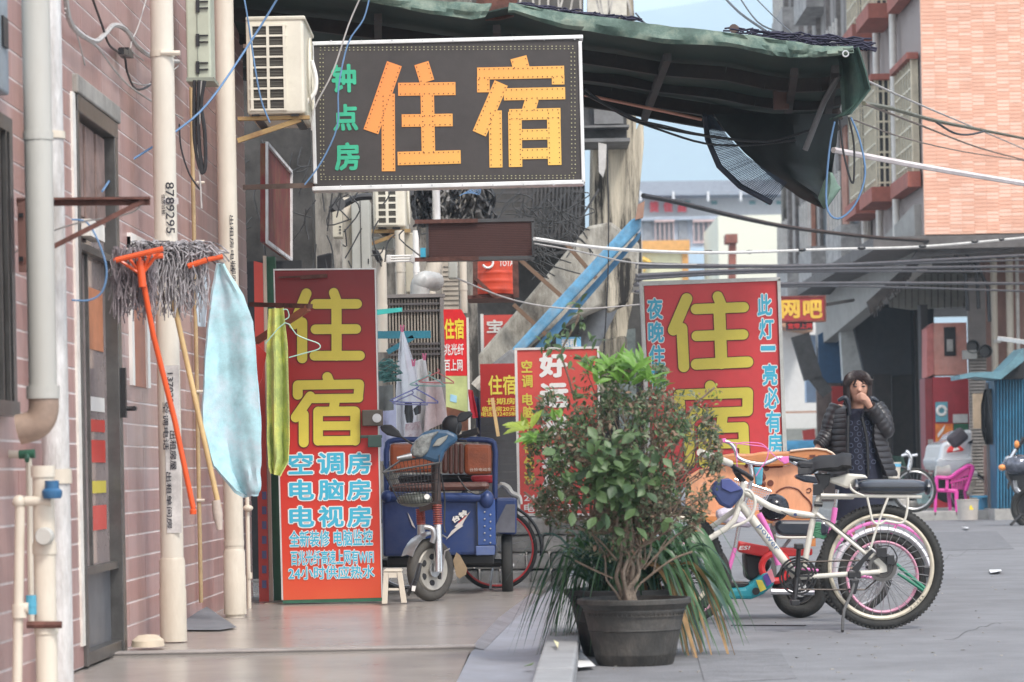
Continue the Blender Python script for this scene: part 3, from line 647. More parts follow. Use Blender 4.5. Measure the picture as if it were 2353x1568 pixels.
# ---------------------------------------------------------------- air conditioners
def ac_unit(label, x0, y0, x1, y1, xs, Z, deep, rows_, gx0, gx1, gy0, gy1, stand):
    t = thing('air_conditioner', label, 'air conditioner', P((x0 + x1) / 2, y1, Z), 'outdoor air conditioner units')
    b = MB(); b.pbox(x0, y0, x1, y1, Z + .004, deep); b.build('casing', M_acw, t, bevel=.018)
    b = MB(); b.pbox(gx0, gy0, gx1, gy1, Z + .0015, .004); b.build('intake', mat('ac_dark', (.05, .045, .035), .7), t)
    b = MB(); rh = (gy1 - gy0) / rows_
    for i in range(rows_ + 1): b.pbox(gx0 - 4, gy0 + i * rh - 2.2, gx1 + 4, gy0 + i * rh + 2.2, Z - .008, .012)
    for x in (gx0, (gx0 + gx1) / 2, gx1): b.pbox(x - 3.2, gy0 - 2, x + 3.2, gy1 + 2, Z - .010, .012)
    b.build('grille', M_acw, t)
    b = MB()
    for i in range(rows_ * 3): b.pbox(gx0, gy0 + i * rh / 3 + 1, gx1, gy0 + i * rh / 3 + 2.2, Z - .002, .003)
    tag(b.build('coil_fins', mat('ac_fin', (.12, .11, .09), .6), t), kind='stuff')
    c = P(x1, (y0 + y1) / 2, Z); rr = px(y1 - y0, Z) * .38
    b = MB()
    for k in range(5): b.ring((c.x + .015, Z + deep * .52, c.z), rr * (k + 1) / 5, .006, (1, 0, 0), 24, 4)
    b.beam((c.x + .015, Z + deep * .52, c.z - rr), (c.x + .015, Z + deep * .52, c.z + rr), .012, .01); b.build('fan_guard', M_acw, t)
    b = MB(); b.pbox(x0 - 2, y0 - 4, x1 + 2, y0 + 6, Z - .004, deep + .02); b.build('lid', mat('ac_lid', (.6, .56, .46), .45, dirt=.5, dirtcol=(.35, .3, .22)), t, bevel=.008)
    b = MB(); b.pbox(x0 + 12, y1, x0 + 30, y1 + 5, Z + .02, deep - .05); b.pbox(x1 - 30, y1, x1 - 12, y1 + 5, Z + .02, deep - .05); pieces(b, 'foot', M_black, t)
    b = MB(); b.pbox(x0 - 20, y1 + 5, x1 + 12, y1 + 13, Z + .04, .05); b.pbox(x0 - 20, y1 + 5, x1 + 12, y1 + 13, Z + deep - .1, .05)
    b.beam(P(x1 - 8, y1 + 13, Z + .06), P(x0 - 20, y1 + stand, Z + .06), .03, .03); b.beam(P(x1 - 8, y1 + 13, Z + deep - .08), P(x0 - 20, y1 + stand, Z + deep - .08), .03, .03)
    pieces(b, 'stand', mat('stand_rust', (.36, .24, .10), .7, dirt=.8, dirtcol=(.16, .06, .03), dscale=8), t)
    return t
ac_unit('cream outdoor air conditioner unit on a rusty bracket, left of the black sign', 566, 41, 699, 262, 715, 18.3, .80, 8, 578, 654, 58, 252, 62)
b = MB(); b.tube(smoothpts([P(x, y, 18.6) for x, y in ((700, 240), (722, 215), (726, 180), (716, 140))], 3), .014, 8); tag(b.build('hose', M_white, smooth=True), 'insulated white hose at the back of the upper air conditioner', 'hose')
ac_unit('smaller cream air conditioner unit half hidden below the black sign', 857, 395, 931, 522, 950, 26.3, .85, 7, 866, 912, 402, 515, 45)
# ---------------------------------------------------------------- the big black sign
S1Z = 18.9
sg = thing('hanging_sign', 'big black framed sign with orange 住宿 and small green characters under the awning', 'sign', P(1028, 425, S1Z))
RS = Matrix.Translation(P(1028, 258, S1Z)) @ Matrix.Rotation(R(-.35), 4, 'Y') @ Matrix.Translation(-P(1028, 258, S1Z))
def rot(b): b.T = RS; return b
b = rot(MB()); b.pbox(722, 95, 1334, 422, S1Z, .14); b.build('panel', mat('sign_black', (.045, .038, .035), .5, var=.15, dirt=.2, dirtcol=(.09, .08, .07)), sg)
for (a0, a1, a2, a3) in ((716, 88, 1341, 97), (716, 421, 1341, 431), (716, 97, 724.5, 421), (1332.5, 97, 1341, 421)):
    b = rot(MB()); b.pbox(a0, a1, a2, a3, S1Z - .015, .17); b.build('frame', M_alu, sg, bevel=.004)
b = rot(MB())
for i in range(9): 
    x = 760 + i * 70; b.pbox(x, 91, x + 3, 94, S1Z - .018, .004); b.pbox(x + 20, 424, x + 23, 428, S1Z - .018, .004)
tag(b.build('screws', M_steel, sg), kind='stuff')
M_or = bpy.data.materials.new('print_orange_fade'); M_or.use_nodes = True; t_ = M_or.node_tree; pb_ = t_.nodes['Principled BSDF']; pb_.inputs['Roughness'].default_value = .4
tcn = t_.nodes.new('ShaderNodeTexCoord'); sx_ = t_.nodes.new('ShaderNodeSeparateXYZ'); mr = t_.nodes.new('ShaderNodeMapRange'); cr_ = t_.nodes.new('ShaderNodeValToRGB')
pa, pz = P(850, 150, S1Z), P(1300, 390, S1Z)
mth = t_.nodes.new('ShaderNodeMath'); mth.operation = 'SUBTRACT'
t_.links.new(tcn.outputs['Object'], sx_.inputs[0]); t_.links.new(sx_.outputs['X'], mth.inputs[0]); t_.links.new(sx_.outputs['Z'], mth.inputs[1]); t_.links.new(mth.outputs[0], mr.inputs[0])
mr.inputs['From Min'].default_value = pa.x - pa.z; mr.inputs['From Max'].default_value = pz.x - pz.z
cr_.color_ramp.elements[0].color = (.80, .24, .06, 1); cr_.color_ramp.elements[1].color = (.82, .52, .11, 1); t_.links.new(mr.outputs[0], cr_.inputs[0]); t_.links.new(cr_.outputs[0], pb_.inputs['Base Color'])
Z1_ = [(907, 146, 852, 302, 36), (892, 215, 892, 393, 31), (969, 145, 982, 188, 34), (915, 205, 1047, 204, 30), (923, 277, 1040, 276, 29), (913, 364, 1058, 361, 31), (982, 215, 984, 355, 31)]
Z2_ = [(1192, 133, 1199, 160, 38), (1097, 170, 1297, 167, 28), (1111, 178, 1111, 213, 29), (1283, 175, 1283, 196, 29), (1152, 192, 1101, 308, 33), (1138, 255, 1139, 386, 30), (1158, 218, 1299, 216, 28), (1223, 228, 1214, 258, 31), (1183, 258, 1184, 385, 31), (1272, 256, 1274, 381, 31), (1170, 265, 1288, 263, 26), (1195, 311, 1262, 310, 25), (1195, 355, 1262, 354, 25)]
strokes(sg, Z1_, S1Z - .002, M_or, square=True, M=RS, dots=M_maroon); strokes(sg, Z2_, S1Z - .002, M_or, square=True, M=RS, dots=M_maroon)
M_gr = mat('print_green', (.04, .42, .24), .4)
for ch, y0, y1, x0 in (('钟', 146, 212, 763), ('点', 238, 300, 767), ('房', 326, 391, 770)):
    letters(sg, ch, x0 - 2, y0, x0 + 56, y1, S1Z - .003, M_gr, .035, M=RS)
b = rot(MB())
x = 736
while x < 1324:
    for y in (107, 113, 404, 410): b.pbox(x, y, x + 3, y + 2, S1Z - .005, .004)
    x += 9.5
y = 122
while y < 400:
    for x in (735, 742, 1312, 1320): b.pbox(x, y, x + 2.5, y + 2.5, S1Z - .005, .004)
    y += 9.5
tag(b.build('lamp_dots', mat('dim_led', (.38, .36, .22), .4, var=.5, scale=60), sg), kind='stuff')
rl = thing('steel_rail', 'thin rusty steel rail carrying the lower edge of the black sign', 'rail', P(560, 430, 19.1))
b = MB(); b.beam(P(560, 431, 19.15), P(722, 426, 19.0), .03, .03); b.beam(P(560, 107, 19.15), P(722, 105, 19.0), .025, .025); b.build('bar', mat('rail_rust', (.22, .17, .14), .7, dirt=.6, dirtcol=(.1, .05, .03)), rl)
# ---------------------------------------------------------------- awning
AZ0, AZ1 = 19.3, 22.6
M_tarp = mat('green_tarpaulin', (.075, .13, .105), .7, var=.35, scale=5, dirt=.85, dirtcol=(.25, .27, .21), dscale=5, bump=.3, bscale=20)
M_under = mat('tarp_underside_shade', (.018, .042, .032), .75, var=.5, scale=2, dirt=.7, dirtcol=(.008, .01, .009), dscale=2)  # green darkened so the colour itself holds the shade under the awning
aw = thing('awning', 'long dark green tarpaulin awning on steel beams hanging over the lane', 'awning', P(1300, 150, AZ0))
top = [(520, -60), (640, -45), (868, -4), (1000, 2), (1110, 10), (1176, 8), (1305, 32), (1430, 46), (1533, 61), (1647, 72), (1723, 82), (1825, 97), (1890, 108), (1960, 108)]
low = [(520, -45), (640, -25), (868, 8), (1000, 33), (1088, 46), (1176, 26), (1278, 61), (1419, 82), (1533, 100), (1685, 106), (1780, 128), (1825, 133), (1890, 130), (1962, 122)]
far = [(520, 150), (640, 160), (868, 175), (1000, 185), (1110, 195), (1176, 200), (1305, 210), (1400, 222), (1480, 238), (1617, 262), (1700, 276), (1800, 290), (1870, 290), (1925, 268)]
def interp(pl, t):
    t = max(0, min(len(pl) - 1.0001, t)); i = int(t); f = t - i; a, c = pl[i], pl[i + 1]; return (a[0] * (1 - f) + c[0] * f, a[1] * (1 - f) + c[1] * f)
g = []
for k in range(27 * 2):
    t = 13 * k / 53; a = interp(low, t); c = interp(far, t); row = []
    for j in range(9):
        u = j / 8; Z = AZ0 + (AZ1 - AZ0) * u; pa = P(*a, AZ0); pc = P(*c, AZ1); q = pa.lerp(pc, u); q.z += (.035 * math.sin(u * 3 * math.pi) + .03 * noise.noise(Vector((t * .9, u * 3, 2.2))) - .02) * min(1, u * 2) + .03 * (1 - u); row.append(q)
    g.append(row)
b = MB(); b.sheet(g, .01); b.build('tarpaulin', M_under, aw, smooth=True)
for i0, i1, nm in ((0, 4.3, 'a'), (4.9, 13, 'b')):
    g = []; n = int((i1 - i0) * 6)
    for k in range(n + 1):
        t = i0 + (i1 - i0) * k / n; a = interp(top, t); c = interp(low, t); row = []
        for j in range(5):
            u = j / 4; q = P(a[0] * (1 - u) + c[0] * u, a[1] * (1 - u) + c[1] * u, AZ0 - .03 - .03 * math.sin(u * 2.6) - .05 * noise.noise(Vector((t * 3, u * 2, 0))))
            row.append(q)
        g.append(row)
    MB().sheet(g, .012).build('rolled_edge', M_tarp, aw, smooth=True)
M_beam = mat('dark_steel', (.02, .018, .017), .7, .2, var=.4, dirt=.4, dirtcol=(.06, .03, .02))
b = MB(); 
for u in (.25, .52, .80, 1.0):
    b = MB(); pts = []
    for k in range(27):
        t = 13 * k / 26; a = P(*interp(low, t), AZ0); c = P(*interp(far, t), AZ1); q = a.lerp(c, u); q.z -= .06; pts.append(q)
    for a, c in zip(pts, pts[1:]): b.beam(a, c, .06, .09)
    b.build('purlin', M_beam, aw)
b = MB()
for t in (2, 4.6, 8, 11, 12.4):
    a = P(*interp(low, t), AZ0 + .1); c = P(*interp(far, t), AZ1); b.beam(a - Vector((0, 0, .09)), c - Vector((0, 0, .11)), .05, .05)
pieces(b, 'rafter', M_beam, aw)
b = MB(); b.prism([(1100, -20), (1190, -20), (1188, 34), (1150, 44), (1085, 46)], AZ0 + .25, .06); b.build('rusty_plate', M_rust, aw)
b = MB(); b.pbox(1778, 155, 1812, 250, 20.6, .08); b.build('hanging_plate', mat('brown_plate', (.12, .07, .06), .8, dirt=.5), aw)
# end flap at the right hand end
g = []
Lf = [(1925, 120), (1930, 170), (1932, 215), (1935, 262), (1905, 275)]; Rf = [(1972, 108), (1990, 165), (2000, 205), (1985, 225), (1955, 262)]
for a, c in zip(Lf, Rf):
    row = []
    for j in range(7): u = j / 6; q = P(a[0] * (1 - u) + c[0] * u, a[1] * (1 - u) + c[1] * u, AZ0 + .0 + .35 * (1 - u) + .05 * math.sin(u * 9)); row.append(q)
    g.append(row)
MB().sheet(g, .01).build('end_flap', mat('tarp_mid', (.035, .075, .06), .7, var=.3, dirt=.4, dirtcol=(.2, .25, .2)), aw, smooth=True)
b = MB(); b.tube([P(1928, 172, 19.6), P(1893, 235, 19.7), P(1850, 345, 19.8)], .02, 8); tag(b.build('steel_rod', mat('rod_grey', (.1, .1, .1), .5), smooth=True), 'dark steel rod hanging slantwise inside the right end of the awning', 'rod')
b = MB(); b.ring(P(1943, 124, AZ0 - .09), .018, .006, (0, 1, 0), 16, 6); b.build('eyelet', M_steel, aw)
# black net rolled on top
b = MB()
for i in range(260):
    x = random.uniform(1660, 1975) if i > 60 else random.uniform(1180, 1440); y = (70 + (x - 1660) * .09 + random.uniform(-6, 18)) if x > 1600 else 12 + (x - 1180) * .13 + random.uniform(-4, 3)
    l = random.uniform(15, 50); Z = AZ0 + random.uniform(0, .5); b.tube([P(x, y, Z), P(x + l * .5, y + random.uniform(-6, 4), Z), P(x + l, y + random.uniform(-3, 7), Z)], .006, 4, caps=False)
tag(b.build('net_roll', mat('black_net', (.02, .018, .04), .8), aw), kind='stuff')
b = MB(); b.tube([P(1686, 66, 19.4), P(1690, 68, 20.2)], .03, 10); tag(b.build('pipe_end', mat('old_pipe', (.13, .09, .08), .7), smooth=True), 'rusty pipe end sticking out on top of the awning', 'pipe')
# torn tarpaulin hanging
M_torn = mat('torn_tarp', (.006, .011, .011), .7, var=.4)
Lt = [(1640, 262), (1665, 300), (1710, 350), (1770, 405), (1840, 455), (1893, 480)]; Rt = [(1927, 262), (1922, 330), (1912, 390), (1912, 418), (1932, 432), (1900, 478)]
g = []
for k in range(31):
    t = 5 * k / 30; a = interp(Lt, t); c = interp(Rt, t); row = []
    for j in range(17):
        u = j / 16; q = P(a[0] * (1 - u) + c[0] * u, a[1] * (1 - u) + c[1] * u, 21.0 + .14 * math.sin(u * 7 + k * .1) + .08 * noise.noise(Vector((u * 4, k * .12, 1)))); row.append(q)
    g.append(row)
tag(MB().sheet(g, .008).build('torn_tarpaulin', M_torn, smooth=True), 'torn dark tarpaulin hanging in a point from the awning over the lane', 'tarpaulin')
g = []
for (a, c) in (((1905, 395), (1912, 398)), ((1893, 420), (1925, 425)), ((1880, 455), (1932, 432)), ((1893, 479), (1902, 474))):
    g.append([P(a[0] * (1 - u) + c[0] * u, a[1] * (1 - u) + c[1] * u, 20.75 - .06 * math.sin(u * 3)) for u in (0, .25, .5, .75, 1)])
tag(MB().sheet(g, .006).build('tarpaulin_corner', mat('pale_green_tarp', (.16, .24, .19), .7, var=.3), smooth=True), 'pale green corner of tarpaulin folded back at the tip of the torn one', 'tarpaulin')
# shade net: woven threads
Ln = [(1620, 265), (1626, 320), (1652, 382), (1700, 428), (1772, 466)]; Rn = [(1636, 265), (1672, 315), (1715, 360), (1765, 395), (1808, 420)]
def NP(t, u):
    a = interp(Ln, t); c = interp(Rn, t); q = P(a[0] * (1 - u) + c[0] * u, a[1] * (1 - u) + c[1] * u, 20.8 + .05 * math.sin(t * 3 + u * 3)); return q
b = MB()
for k in range(66):
    t = 4 * k / 65; b.tube([NP(t, u / 6) for u in range(7)], .0022 + .002 * random.random(), 3, caps=False)
for j in range(20):
    u = j / 19; b.tube([NP(4 * k / 20, u) for k in range(21)], .0022, 3, caps=False)
net = thing('shade_net', 'hanging scrap of bluish black shade netting beside the torn tarpaulin', 'net', P(1700, 300, 20.8))
tag(b.build('net_threads', mat('net_thread', (.03, .045, .07), .7, var=.3), net), kind='stuff')
b = MB(); b.tube([NP(4 * k / 20, 0) for k in range(21)], .02, 6); b.build('hem', mat('net_hem', (.02, .025, .04), .7), net, smooth=True)
# ---------------------------------------------------------------- tall red board by the wall
BZ = 19.9
bd = thing('signboard', 'tall red board with huge yellow 住宿 above blue lines, standing on the pavement', 'sign', P(760, 1380, BZ))
RB = Matrix.Translation(P(760, 1000, BZ)) @ Matrix.Rotation(R(-.15), 4, 'Y') @ Matrix.Translation(-P(760, 1000, BZ))
# red fading from deep at the top to orange at the bottom is printed on the sheet
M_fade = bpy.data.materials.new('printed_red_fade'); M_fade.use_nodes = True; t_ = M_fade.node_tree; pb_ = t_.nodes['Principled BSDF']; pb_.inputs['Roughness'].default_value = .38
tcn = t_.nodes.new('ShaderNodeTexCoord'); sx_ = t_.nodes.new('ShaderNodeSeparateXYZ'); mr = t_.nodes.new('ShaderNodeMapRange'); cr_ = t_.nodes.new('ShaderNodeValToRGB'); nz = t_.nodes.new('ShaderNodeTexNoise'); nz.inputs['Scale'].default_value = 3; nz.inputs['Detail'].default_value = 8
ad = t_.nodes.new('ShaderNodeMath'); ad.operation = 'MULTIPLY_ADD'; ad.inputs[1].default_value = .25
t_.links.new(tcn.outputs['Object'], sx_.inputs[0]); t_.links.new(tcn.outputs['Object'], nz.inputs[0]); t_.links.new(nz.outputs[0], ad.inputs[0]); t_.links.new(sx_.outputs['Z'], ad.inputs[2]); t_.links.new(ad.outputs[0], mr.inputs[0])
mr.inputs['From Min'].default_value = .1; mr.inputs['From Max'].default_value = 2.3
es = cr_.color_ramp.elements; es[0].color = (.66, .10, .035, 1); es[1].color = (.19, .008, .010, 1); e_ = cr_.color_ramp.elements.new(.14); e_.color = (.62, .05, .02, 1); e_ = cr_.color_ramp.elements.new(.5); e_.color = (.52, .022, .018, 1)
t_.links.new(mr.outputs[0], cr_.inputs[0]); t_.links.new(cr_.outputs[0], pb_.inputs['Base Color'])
wavy(M_fade, .3, 2.5)
def bpoly(pts, Z, d): b = MB(); b.T = RB; b.prism(pts, Z, d); return b
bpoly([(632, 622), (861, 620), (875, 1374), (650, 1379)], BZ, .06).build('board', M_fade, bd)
b = MB(); b.T = RB; b.prism([(861.5, 619), (864, 619), (878, 1374), (875.5, 1374)], BZ - .004, .07); b.prism([(632, 618), (864, 616.5), (864, 619.5), (632, 621.5)], BZ - .004, .07); b.prism([(629, 618), (631.7, 618), (649.7, 1379), (646, 1379)], BZ - .004, .07); b.build('frame', M_alu, bd)
bpoly([(648, 1379.5), (877, 1374.5), (877, 1382), (649, 1387)], BZ - .002, .08).build('bottom_rail', M_green, bd)
def z21(l): return [(538 + a * .3064, 557.3 + c * .3064, 538 + e * .3064, 557.3 + f * .3064, w_ * .3064) for a, c, e, f, w_ in l]
ZHU = [(545, 383, 450, 615, 76), (512, 600, 512, 868, 76), (750, 378, 772, 440, 72), (612, 462, 925, 462, 72), (612, 652, 918, 650, 72), (604, 850, 946, 850, 72), (770, 462, 770, 850, 76)]
SU = [(700, 1010, 716, 1050, 74), (478, 1070, 940, 1064, 70), (478, 1075, 478, 1142, 74), (940, 1070, 930, 1165, 72), (572, 1155, 462, 1312, 74), (522, 1290, 522, 1500, 74), (590, 1172, 935, 1168, 66), (758, 1180, 745, 1262, 72), (630, 1268, 905, 1266, 70), (630, 1268, 630, 1488, 72), (908, 1268, 908, 1488, 72), (630, 1488, 908, 1486, 68), (640, 1376, 900, 1375, 66)]
strokes(bd, z21(ZHU), BZ - .006, M_yel, M_maroon, 2.2, M=RB); strokes(bd, z21(SU), BZ - .006, M_yel, M_maroon, 2.2, M=RB)
for row, y0, y1, xs in (('空调房', 1040, 1090, ((662, 719), (729, 790), (797, 852))), ('电脑房', 1102, 1150, ((664, 722), (731, 790), (797, 852))), ('电视房', 1163, 1212, ((664, 722), (731, 790), (797, 853)))):
    for ch, (x0, x1) in zip(row, xs): letters(bd, ch, x0, y0, x1, y1, BZ - .004, M_cyan, .03, M_white, .05, M=RB)
for s_, x0, y0, x1, y1 in (('全新装修 电脑监控', 664, 1218, 856, 1256), ('百兆光纤高速上网有WIFI', 667, 1264, 858, 1298), ('24小时供应热水', 662, 1300, 860, 1331)):
    letters(bd, s_, x0, y0, x1, y1, BZ - .004, M_cyan, .02, M_white, .045, M=RB)
b = MB(); b.beam(P(640, 638, BZ - .05), P(735, 634, BZ - .05), .012, .012); b.beam(P(690, 638, BZ - .05), P(752, 634, BZ - .05), .02, .025); tag(b.build('steel_bolt', M_rust), 'rusty sliding bolt across the top of the tall red board', 'bolt')
lk = thing('lock_box', 'dark square lock box on the right edge of the tall red board', 'lock', P(855, 960, BZ - .1))
b = MB(); b.pbox(832, 942, 879, 979, BZ - .09, .08); b.build('box', mat('lock_brown', (.10, .085, .07), .35, .5), lk, bevel=.006)
b = MB(); b.lathe([(.03, 0), (.03, .015), (.02, .03)], P(866, 961, BZ - .12), (0, 1, 0), 14); b.build('cylinder', M_steel, lk)
b = MB(); b.pbox(845, 1000, 876, 1028, BZ - .1, .06); b.beam(P(828, 1004, BZ - .08), P(878, 1003, BZ - .08), .02, .02); tag(b.build('latch', mat('dark_green_metal', (.03, .06, .05), .5), bevel=.004), 'dark green latch under the lock box on the tall red board', 'latch')
gp = thing('green_post', 'dark green painted door post between the wall and the tall red board', 'post', P(632, 1395, 20.6))
b = MB(); b.prism([(612, 590), (632, 590), (655, 1392), (630, 1394)], 20.6, .08); b.build('post', M_green, gp)
b = MB(); b.prism([(604, 588), (611, 588), (628, 1400), (620, 1402)], 20.5, .04); b.build('edge_strip', M_pvc, gp)
rb = thing('red_banner', 'narrow faded red and blue banner behind the thin tap riser', 'banner', P(598, 1395, 20.4))
b = MB(); b.prism([(583, 600), (603, 605), (618, 1385), (596, 1398)], 20.45, .03); b.build('sheet', M_redf, rb)
b = MB()
for y in range(1130, 1340, 34): b.pbox(602, y, 612, y + 18, 20.44, .005)
pieces(b, 'print', mat('faded_blue', (.14, .16, .34), .6), rb)
tag(MB().pbox(606, 1387, 652, 1411, 20.05, .12).build('brick_block', mat('dusty_brick', (.42, .34, .26), .85, var=.2, bump=.4), bevel=.008), 'dusty cut brick wedged on the floor at the foot of the green post', 'brick')
tg = thing('red_flag', 'small red plastic bag with white print behind the yellow green cloth', 'bag', P(596, 820, 19.6))
MB().prism([(590, 790), (612, 812), (602, 870), (592, 890)], 19.6, .02).build('bag', M_red, tg)
# ---------------------------------------------------------------- stool
st = thing('stool', 'small cream plastic stool between the red board and the tricycle wheel', 'stool', P(905, 1385, 19.6))
Zs = 19.45
b = MB(); b.prism([(882, 1309), (921, 1309), (924, 1315), (880, 1315)], Zs, .26); b.build('seat', M_pvc, st, bevel=.008)
b = MB()
for z_ in (Zs, Zs + .22):
    b.prism([(881, 1316), (893, 1316), (890, 1388), (877, 1388)], z_, .03); b.prism([(912, 1316), (924, 1316), (935, 1386), (922, 1386)], z_, .03)
pieces(b, 'leg', M_pvc, st, bevel=.003)
b = MB(); b.prism([(893.5, 1316), (911.5, 1316), (912, 1328), (893.5, 1328)], Zs + .003, .02); b.prism([(892.5, 1352), (916, 1352), (917, 1357), (892, 1357)], Zs + .003, .015); pieces(b, 'apron', M_pvc, st)
# ---------------------------------------------------------------- dark recess behind the board and the old house
old = thing('old_house', 'grimy old concrete house with a stained corner column rising behind the black sign', 'building', P(1100, 1180, 30))
def pb_part(name, x0, y0, x1, y1, Z, d, m, parent, bevel=0): return MB().pbox(x0, y0, x1, y1, Z, d).build(name, m, parent, bevel=bevel)
pb_part('wall', 540, -80, 720, 1330, 26.0, .4, mat('recess_shade_wall', (.05, .047, .044), .95, var=.6, scale=2, dirt=.6, dirtcol=(.012, .012, .012)), old)  # wall colour blackened to carry the shade of the recess
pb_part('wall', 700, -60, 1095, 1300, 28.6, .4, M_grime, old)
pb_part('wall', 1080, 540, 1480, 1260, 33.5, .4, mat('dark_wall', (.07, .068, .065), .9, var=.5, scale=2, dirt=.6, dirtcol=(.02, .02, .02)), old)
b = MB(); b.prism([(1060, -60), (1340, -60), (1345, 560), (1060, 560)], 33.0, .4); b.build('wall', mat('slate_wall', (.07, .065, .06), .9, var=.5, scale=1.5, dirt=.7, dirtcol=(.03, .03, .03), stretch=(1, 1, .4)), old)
b = MB(); b.prism([(1368, -60), (1452, -60), (1458, 40), (1462, 300), (1478, 260), (1480, 330), (1462, 520), (1455, 690), (1415, 900), (1345, 900), (1360, 500)], 32.0, 1.2); b.build('column', M_stain, old, bevel=.04)
b = MB(); b.prism([(1350, -60), (1440, -60), (1440, 36), (1350, 30)], 31.6, .3); b.build('plaster_panel', mat('pale_plaster', (.55, .52, .45), .85, dirt=.5, dirtcol=(.3, .26, .2)), old)
b = MB(); b.pbox(1340, 215, 1440, 322, 31.4, .5); b.build('window_cage', mat('cage_dark', (.06, .06, .062), .7, var=.5), old)
b = MB(); b.pbox(1330, 318, 1448, 326, 31.2, .8); b.pbox(1336, 288, 1446, 293, 31.2, .3); b.pbox(1365, 222, 1432, 285, 31.3, .05); pieces(b, 'cage_ledge', mat('cage_grey', (.16, .16, .16), .7, dirt=.7), old)
b = MB(); b.prism([(1375, 328), (1394, 332), (1392, 385), (1386, 408), (1376, 395)], 31.0, .04); tag(b.build('white_rag', mat('rag', (.55, .53, .5), .9, dirt=.5)), 'dirty white rag hanging under the window cage on the column', 'rag')
# lattice: dark grating of bars between wall and column
b = MB()
for i in range(9): b.beam(P(1055, 445 + i * 20, 30.6), P(1335, 440 + i * 17, 30.8), .03, .03)
for i in range(16): b.beam(P(1200 + i * 9, 425, 30.7), P(1195 + i * 9, 545, 30.7), .018, .018)
for i in range(7): b.beam(P(1060 + i * 40, 560, 30.3), P(1160 + i * 36, 435, 30.3), .02, .02)
tag(b.build('grating', mat('grate', (.05, .05, .052), .6, dirt=.4, dirtcol=(.12, .1, .09)), old), kind='stuff')
# hanging cable bundles
random.seed(3)
for k, (x, y0, y1) in enumerate(((965, 425, 520), (985, 425, 505), (1012, 420, 505), (1050, 420, 500), (1080, 425, 505), (1100, 425, 510), (1120, 430, 515))):
    b = MB()
    for i in range(9):
        x1 = x + random.uniform(-12, 12); pts = [P(x1 + random.uniform(-14, 14), y0 + (y1 - y0) * j / 4, 27.6 + random.uniform(-.2, .2)) for j in range(5)]; b.tube(smoothpts(pts, 3), random.uniform(.008, .02), 5)
    tag(b.build('cable_bundle', random.choice([M_wire, mat('bundle_grey', (.10, .095, .09), .6, var=.5, scale=30), mat('bundle_grey2', (.2, .19, .18), .6, var=.5, scale=30)]), old), kind='stuff')
b = MB()
for i in range(5): b.tube(smoothpts([P(1056 + i * 6, 450 - i * 3, 27), P(1085 + i * 4, 436 + i * 3, 27), P(1125 - i * 5, 422, 27)], 3), .004, 5)
tag(b.build('blue_wires', M_wireb, old), kind='stuff')
b = MB()
for i in range(70):
    x = random.uniform(1180, 1330); y = random.uniform(440, 580); pts = [P(x, y, 30), P(x + random.uniform(-40, 40), y + random.uniform(5, 45), 30), P(x + random.uniform(-70, 70), y + random.uniform(20, 90), 30)]
    b.tube(smoothpts(pts, 3), .006, 4)
for i in range(50):
    x = random.uniform(570, 1000); y = random.uniform(300, 620); pts = [P(x, y, 25), P(x + random.uniform(-30, 30), y + random.uniform(15, 50), 25), P(x + random.uniform(-50, 50), y + random.uniform(20, 110), 25)]
    b.tube(smoothpts(pts, 3), .006, 4)
tag(b.build('tangled_wires', mat('tangle', (.05, .05, .05), .6, var=.6, scale=8), old), kind='stuff')
# things above the awning on the left house top
b = MB()
for i in range(14): x = 1180 + i * 20 + random.uniform(-8, 8); b.beam(P(x, -30, 30), P(x + random.uniform(-25, 25), 60, 30), .02, .02)
tag(b.build('roof_clutter', mat('clutter', (.35, .33, .3), .7, var=.5), old), kind='stuff')
b = MB(); b.pbox(560, 600, 700, 1330, 24.2, .05); b.build('doorway', M_dark, old)
# pipes and cabinets standing on the wall
def vpipe(label, x, y0, y1, wd, Z, m, name='downpipe', cap=False):
    t = thing(name, label, 'pipe', P(x, y1, Z)); b = MB(); p = P(x, y1, Z); q = P(x - .0192 * (y1 - y0), y0, Z); r = px(wd / 2, Z); b.tube([Vector((p.x, Z, p.z)), Vector((p.x, Z, q.z))], r, 14); b.build('pipe', m, t, smooth=True)
    b = MB(); b.lathe([(r * 1.1, 0), (r * 1.1, .05)], (p.x, Z, p.z + (q.z - p.z) * .4), n=14); b.build('collar', m, t, smooth=True); return t
vpipe('cream downpipe left of the tall grey cabinet, above the red board', 800, 455, 640, 26, 26.0, M_pvc)
vpipe('cream downpipe right behind the top of the red board', 880, 575, 810, 24, 25.4, M_pvc)
vpipe('cream downpipe between the small beige cabinet and the lamp tube', 921, 530, 690, 22, 26.2, M_pvc)
vpipe('thin white downpipe beside the beige cabinet', 958, 530, 690, 14, 26.0, M_white)
vpipe('white downpipe with a crooked lower end above the narrow red sign', 1066, 590, 720, 17, 26.4, M_pvc)
vpipe('pale pipe behind the smaller air conditioner', 1005, 420, 590, 18, 27.0, M_pvcp)
def cab(label, x0, y0, x1, y1, Z, d, m, extra=()):
    t = thing('cabinet', label, 'cabinet', P((x0 + x1) / 2, y1, Z)); pb_part('box', x0, y0, x1, y1, Z, d, m, t, .01)
    for (a, b_, c, e, mm) in extra: pb_part('panel_line', a, b_, c, e, Z - .006, .01, mm, t)
    return t
M_cab = mat('grey_cabinet', (.42, .42, .38), .45, var=.06, dirt=.3, dirtcol=(.25, .24, .2)); M_cab2 = mat('beige_cabinet', (.52, .48, .38), .45, var=.06, dirt=.35, dirtcol=(.3, .26, .2))
cab('tall grey metal cabinet on the wall behind the top of the red board', 808, 459, 850, 630, 25.8, .35, M_cab, ((828, 462, 830, 628, M_dframe), (845, 595, 848, 606, M_black)))
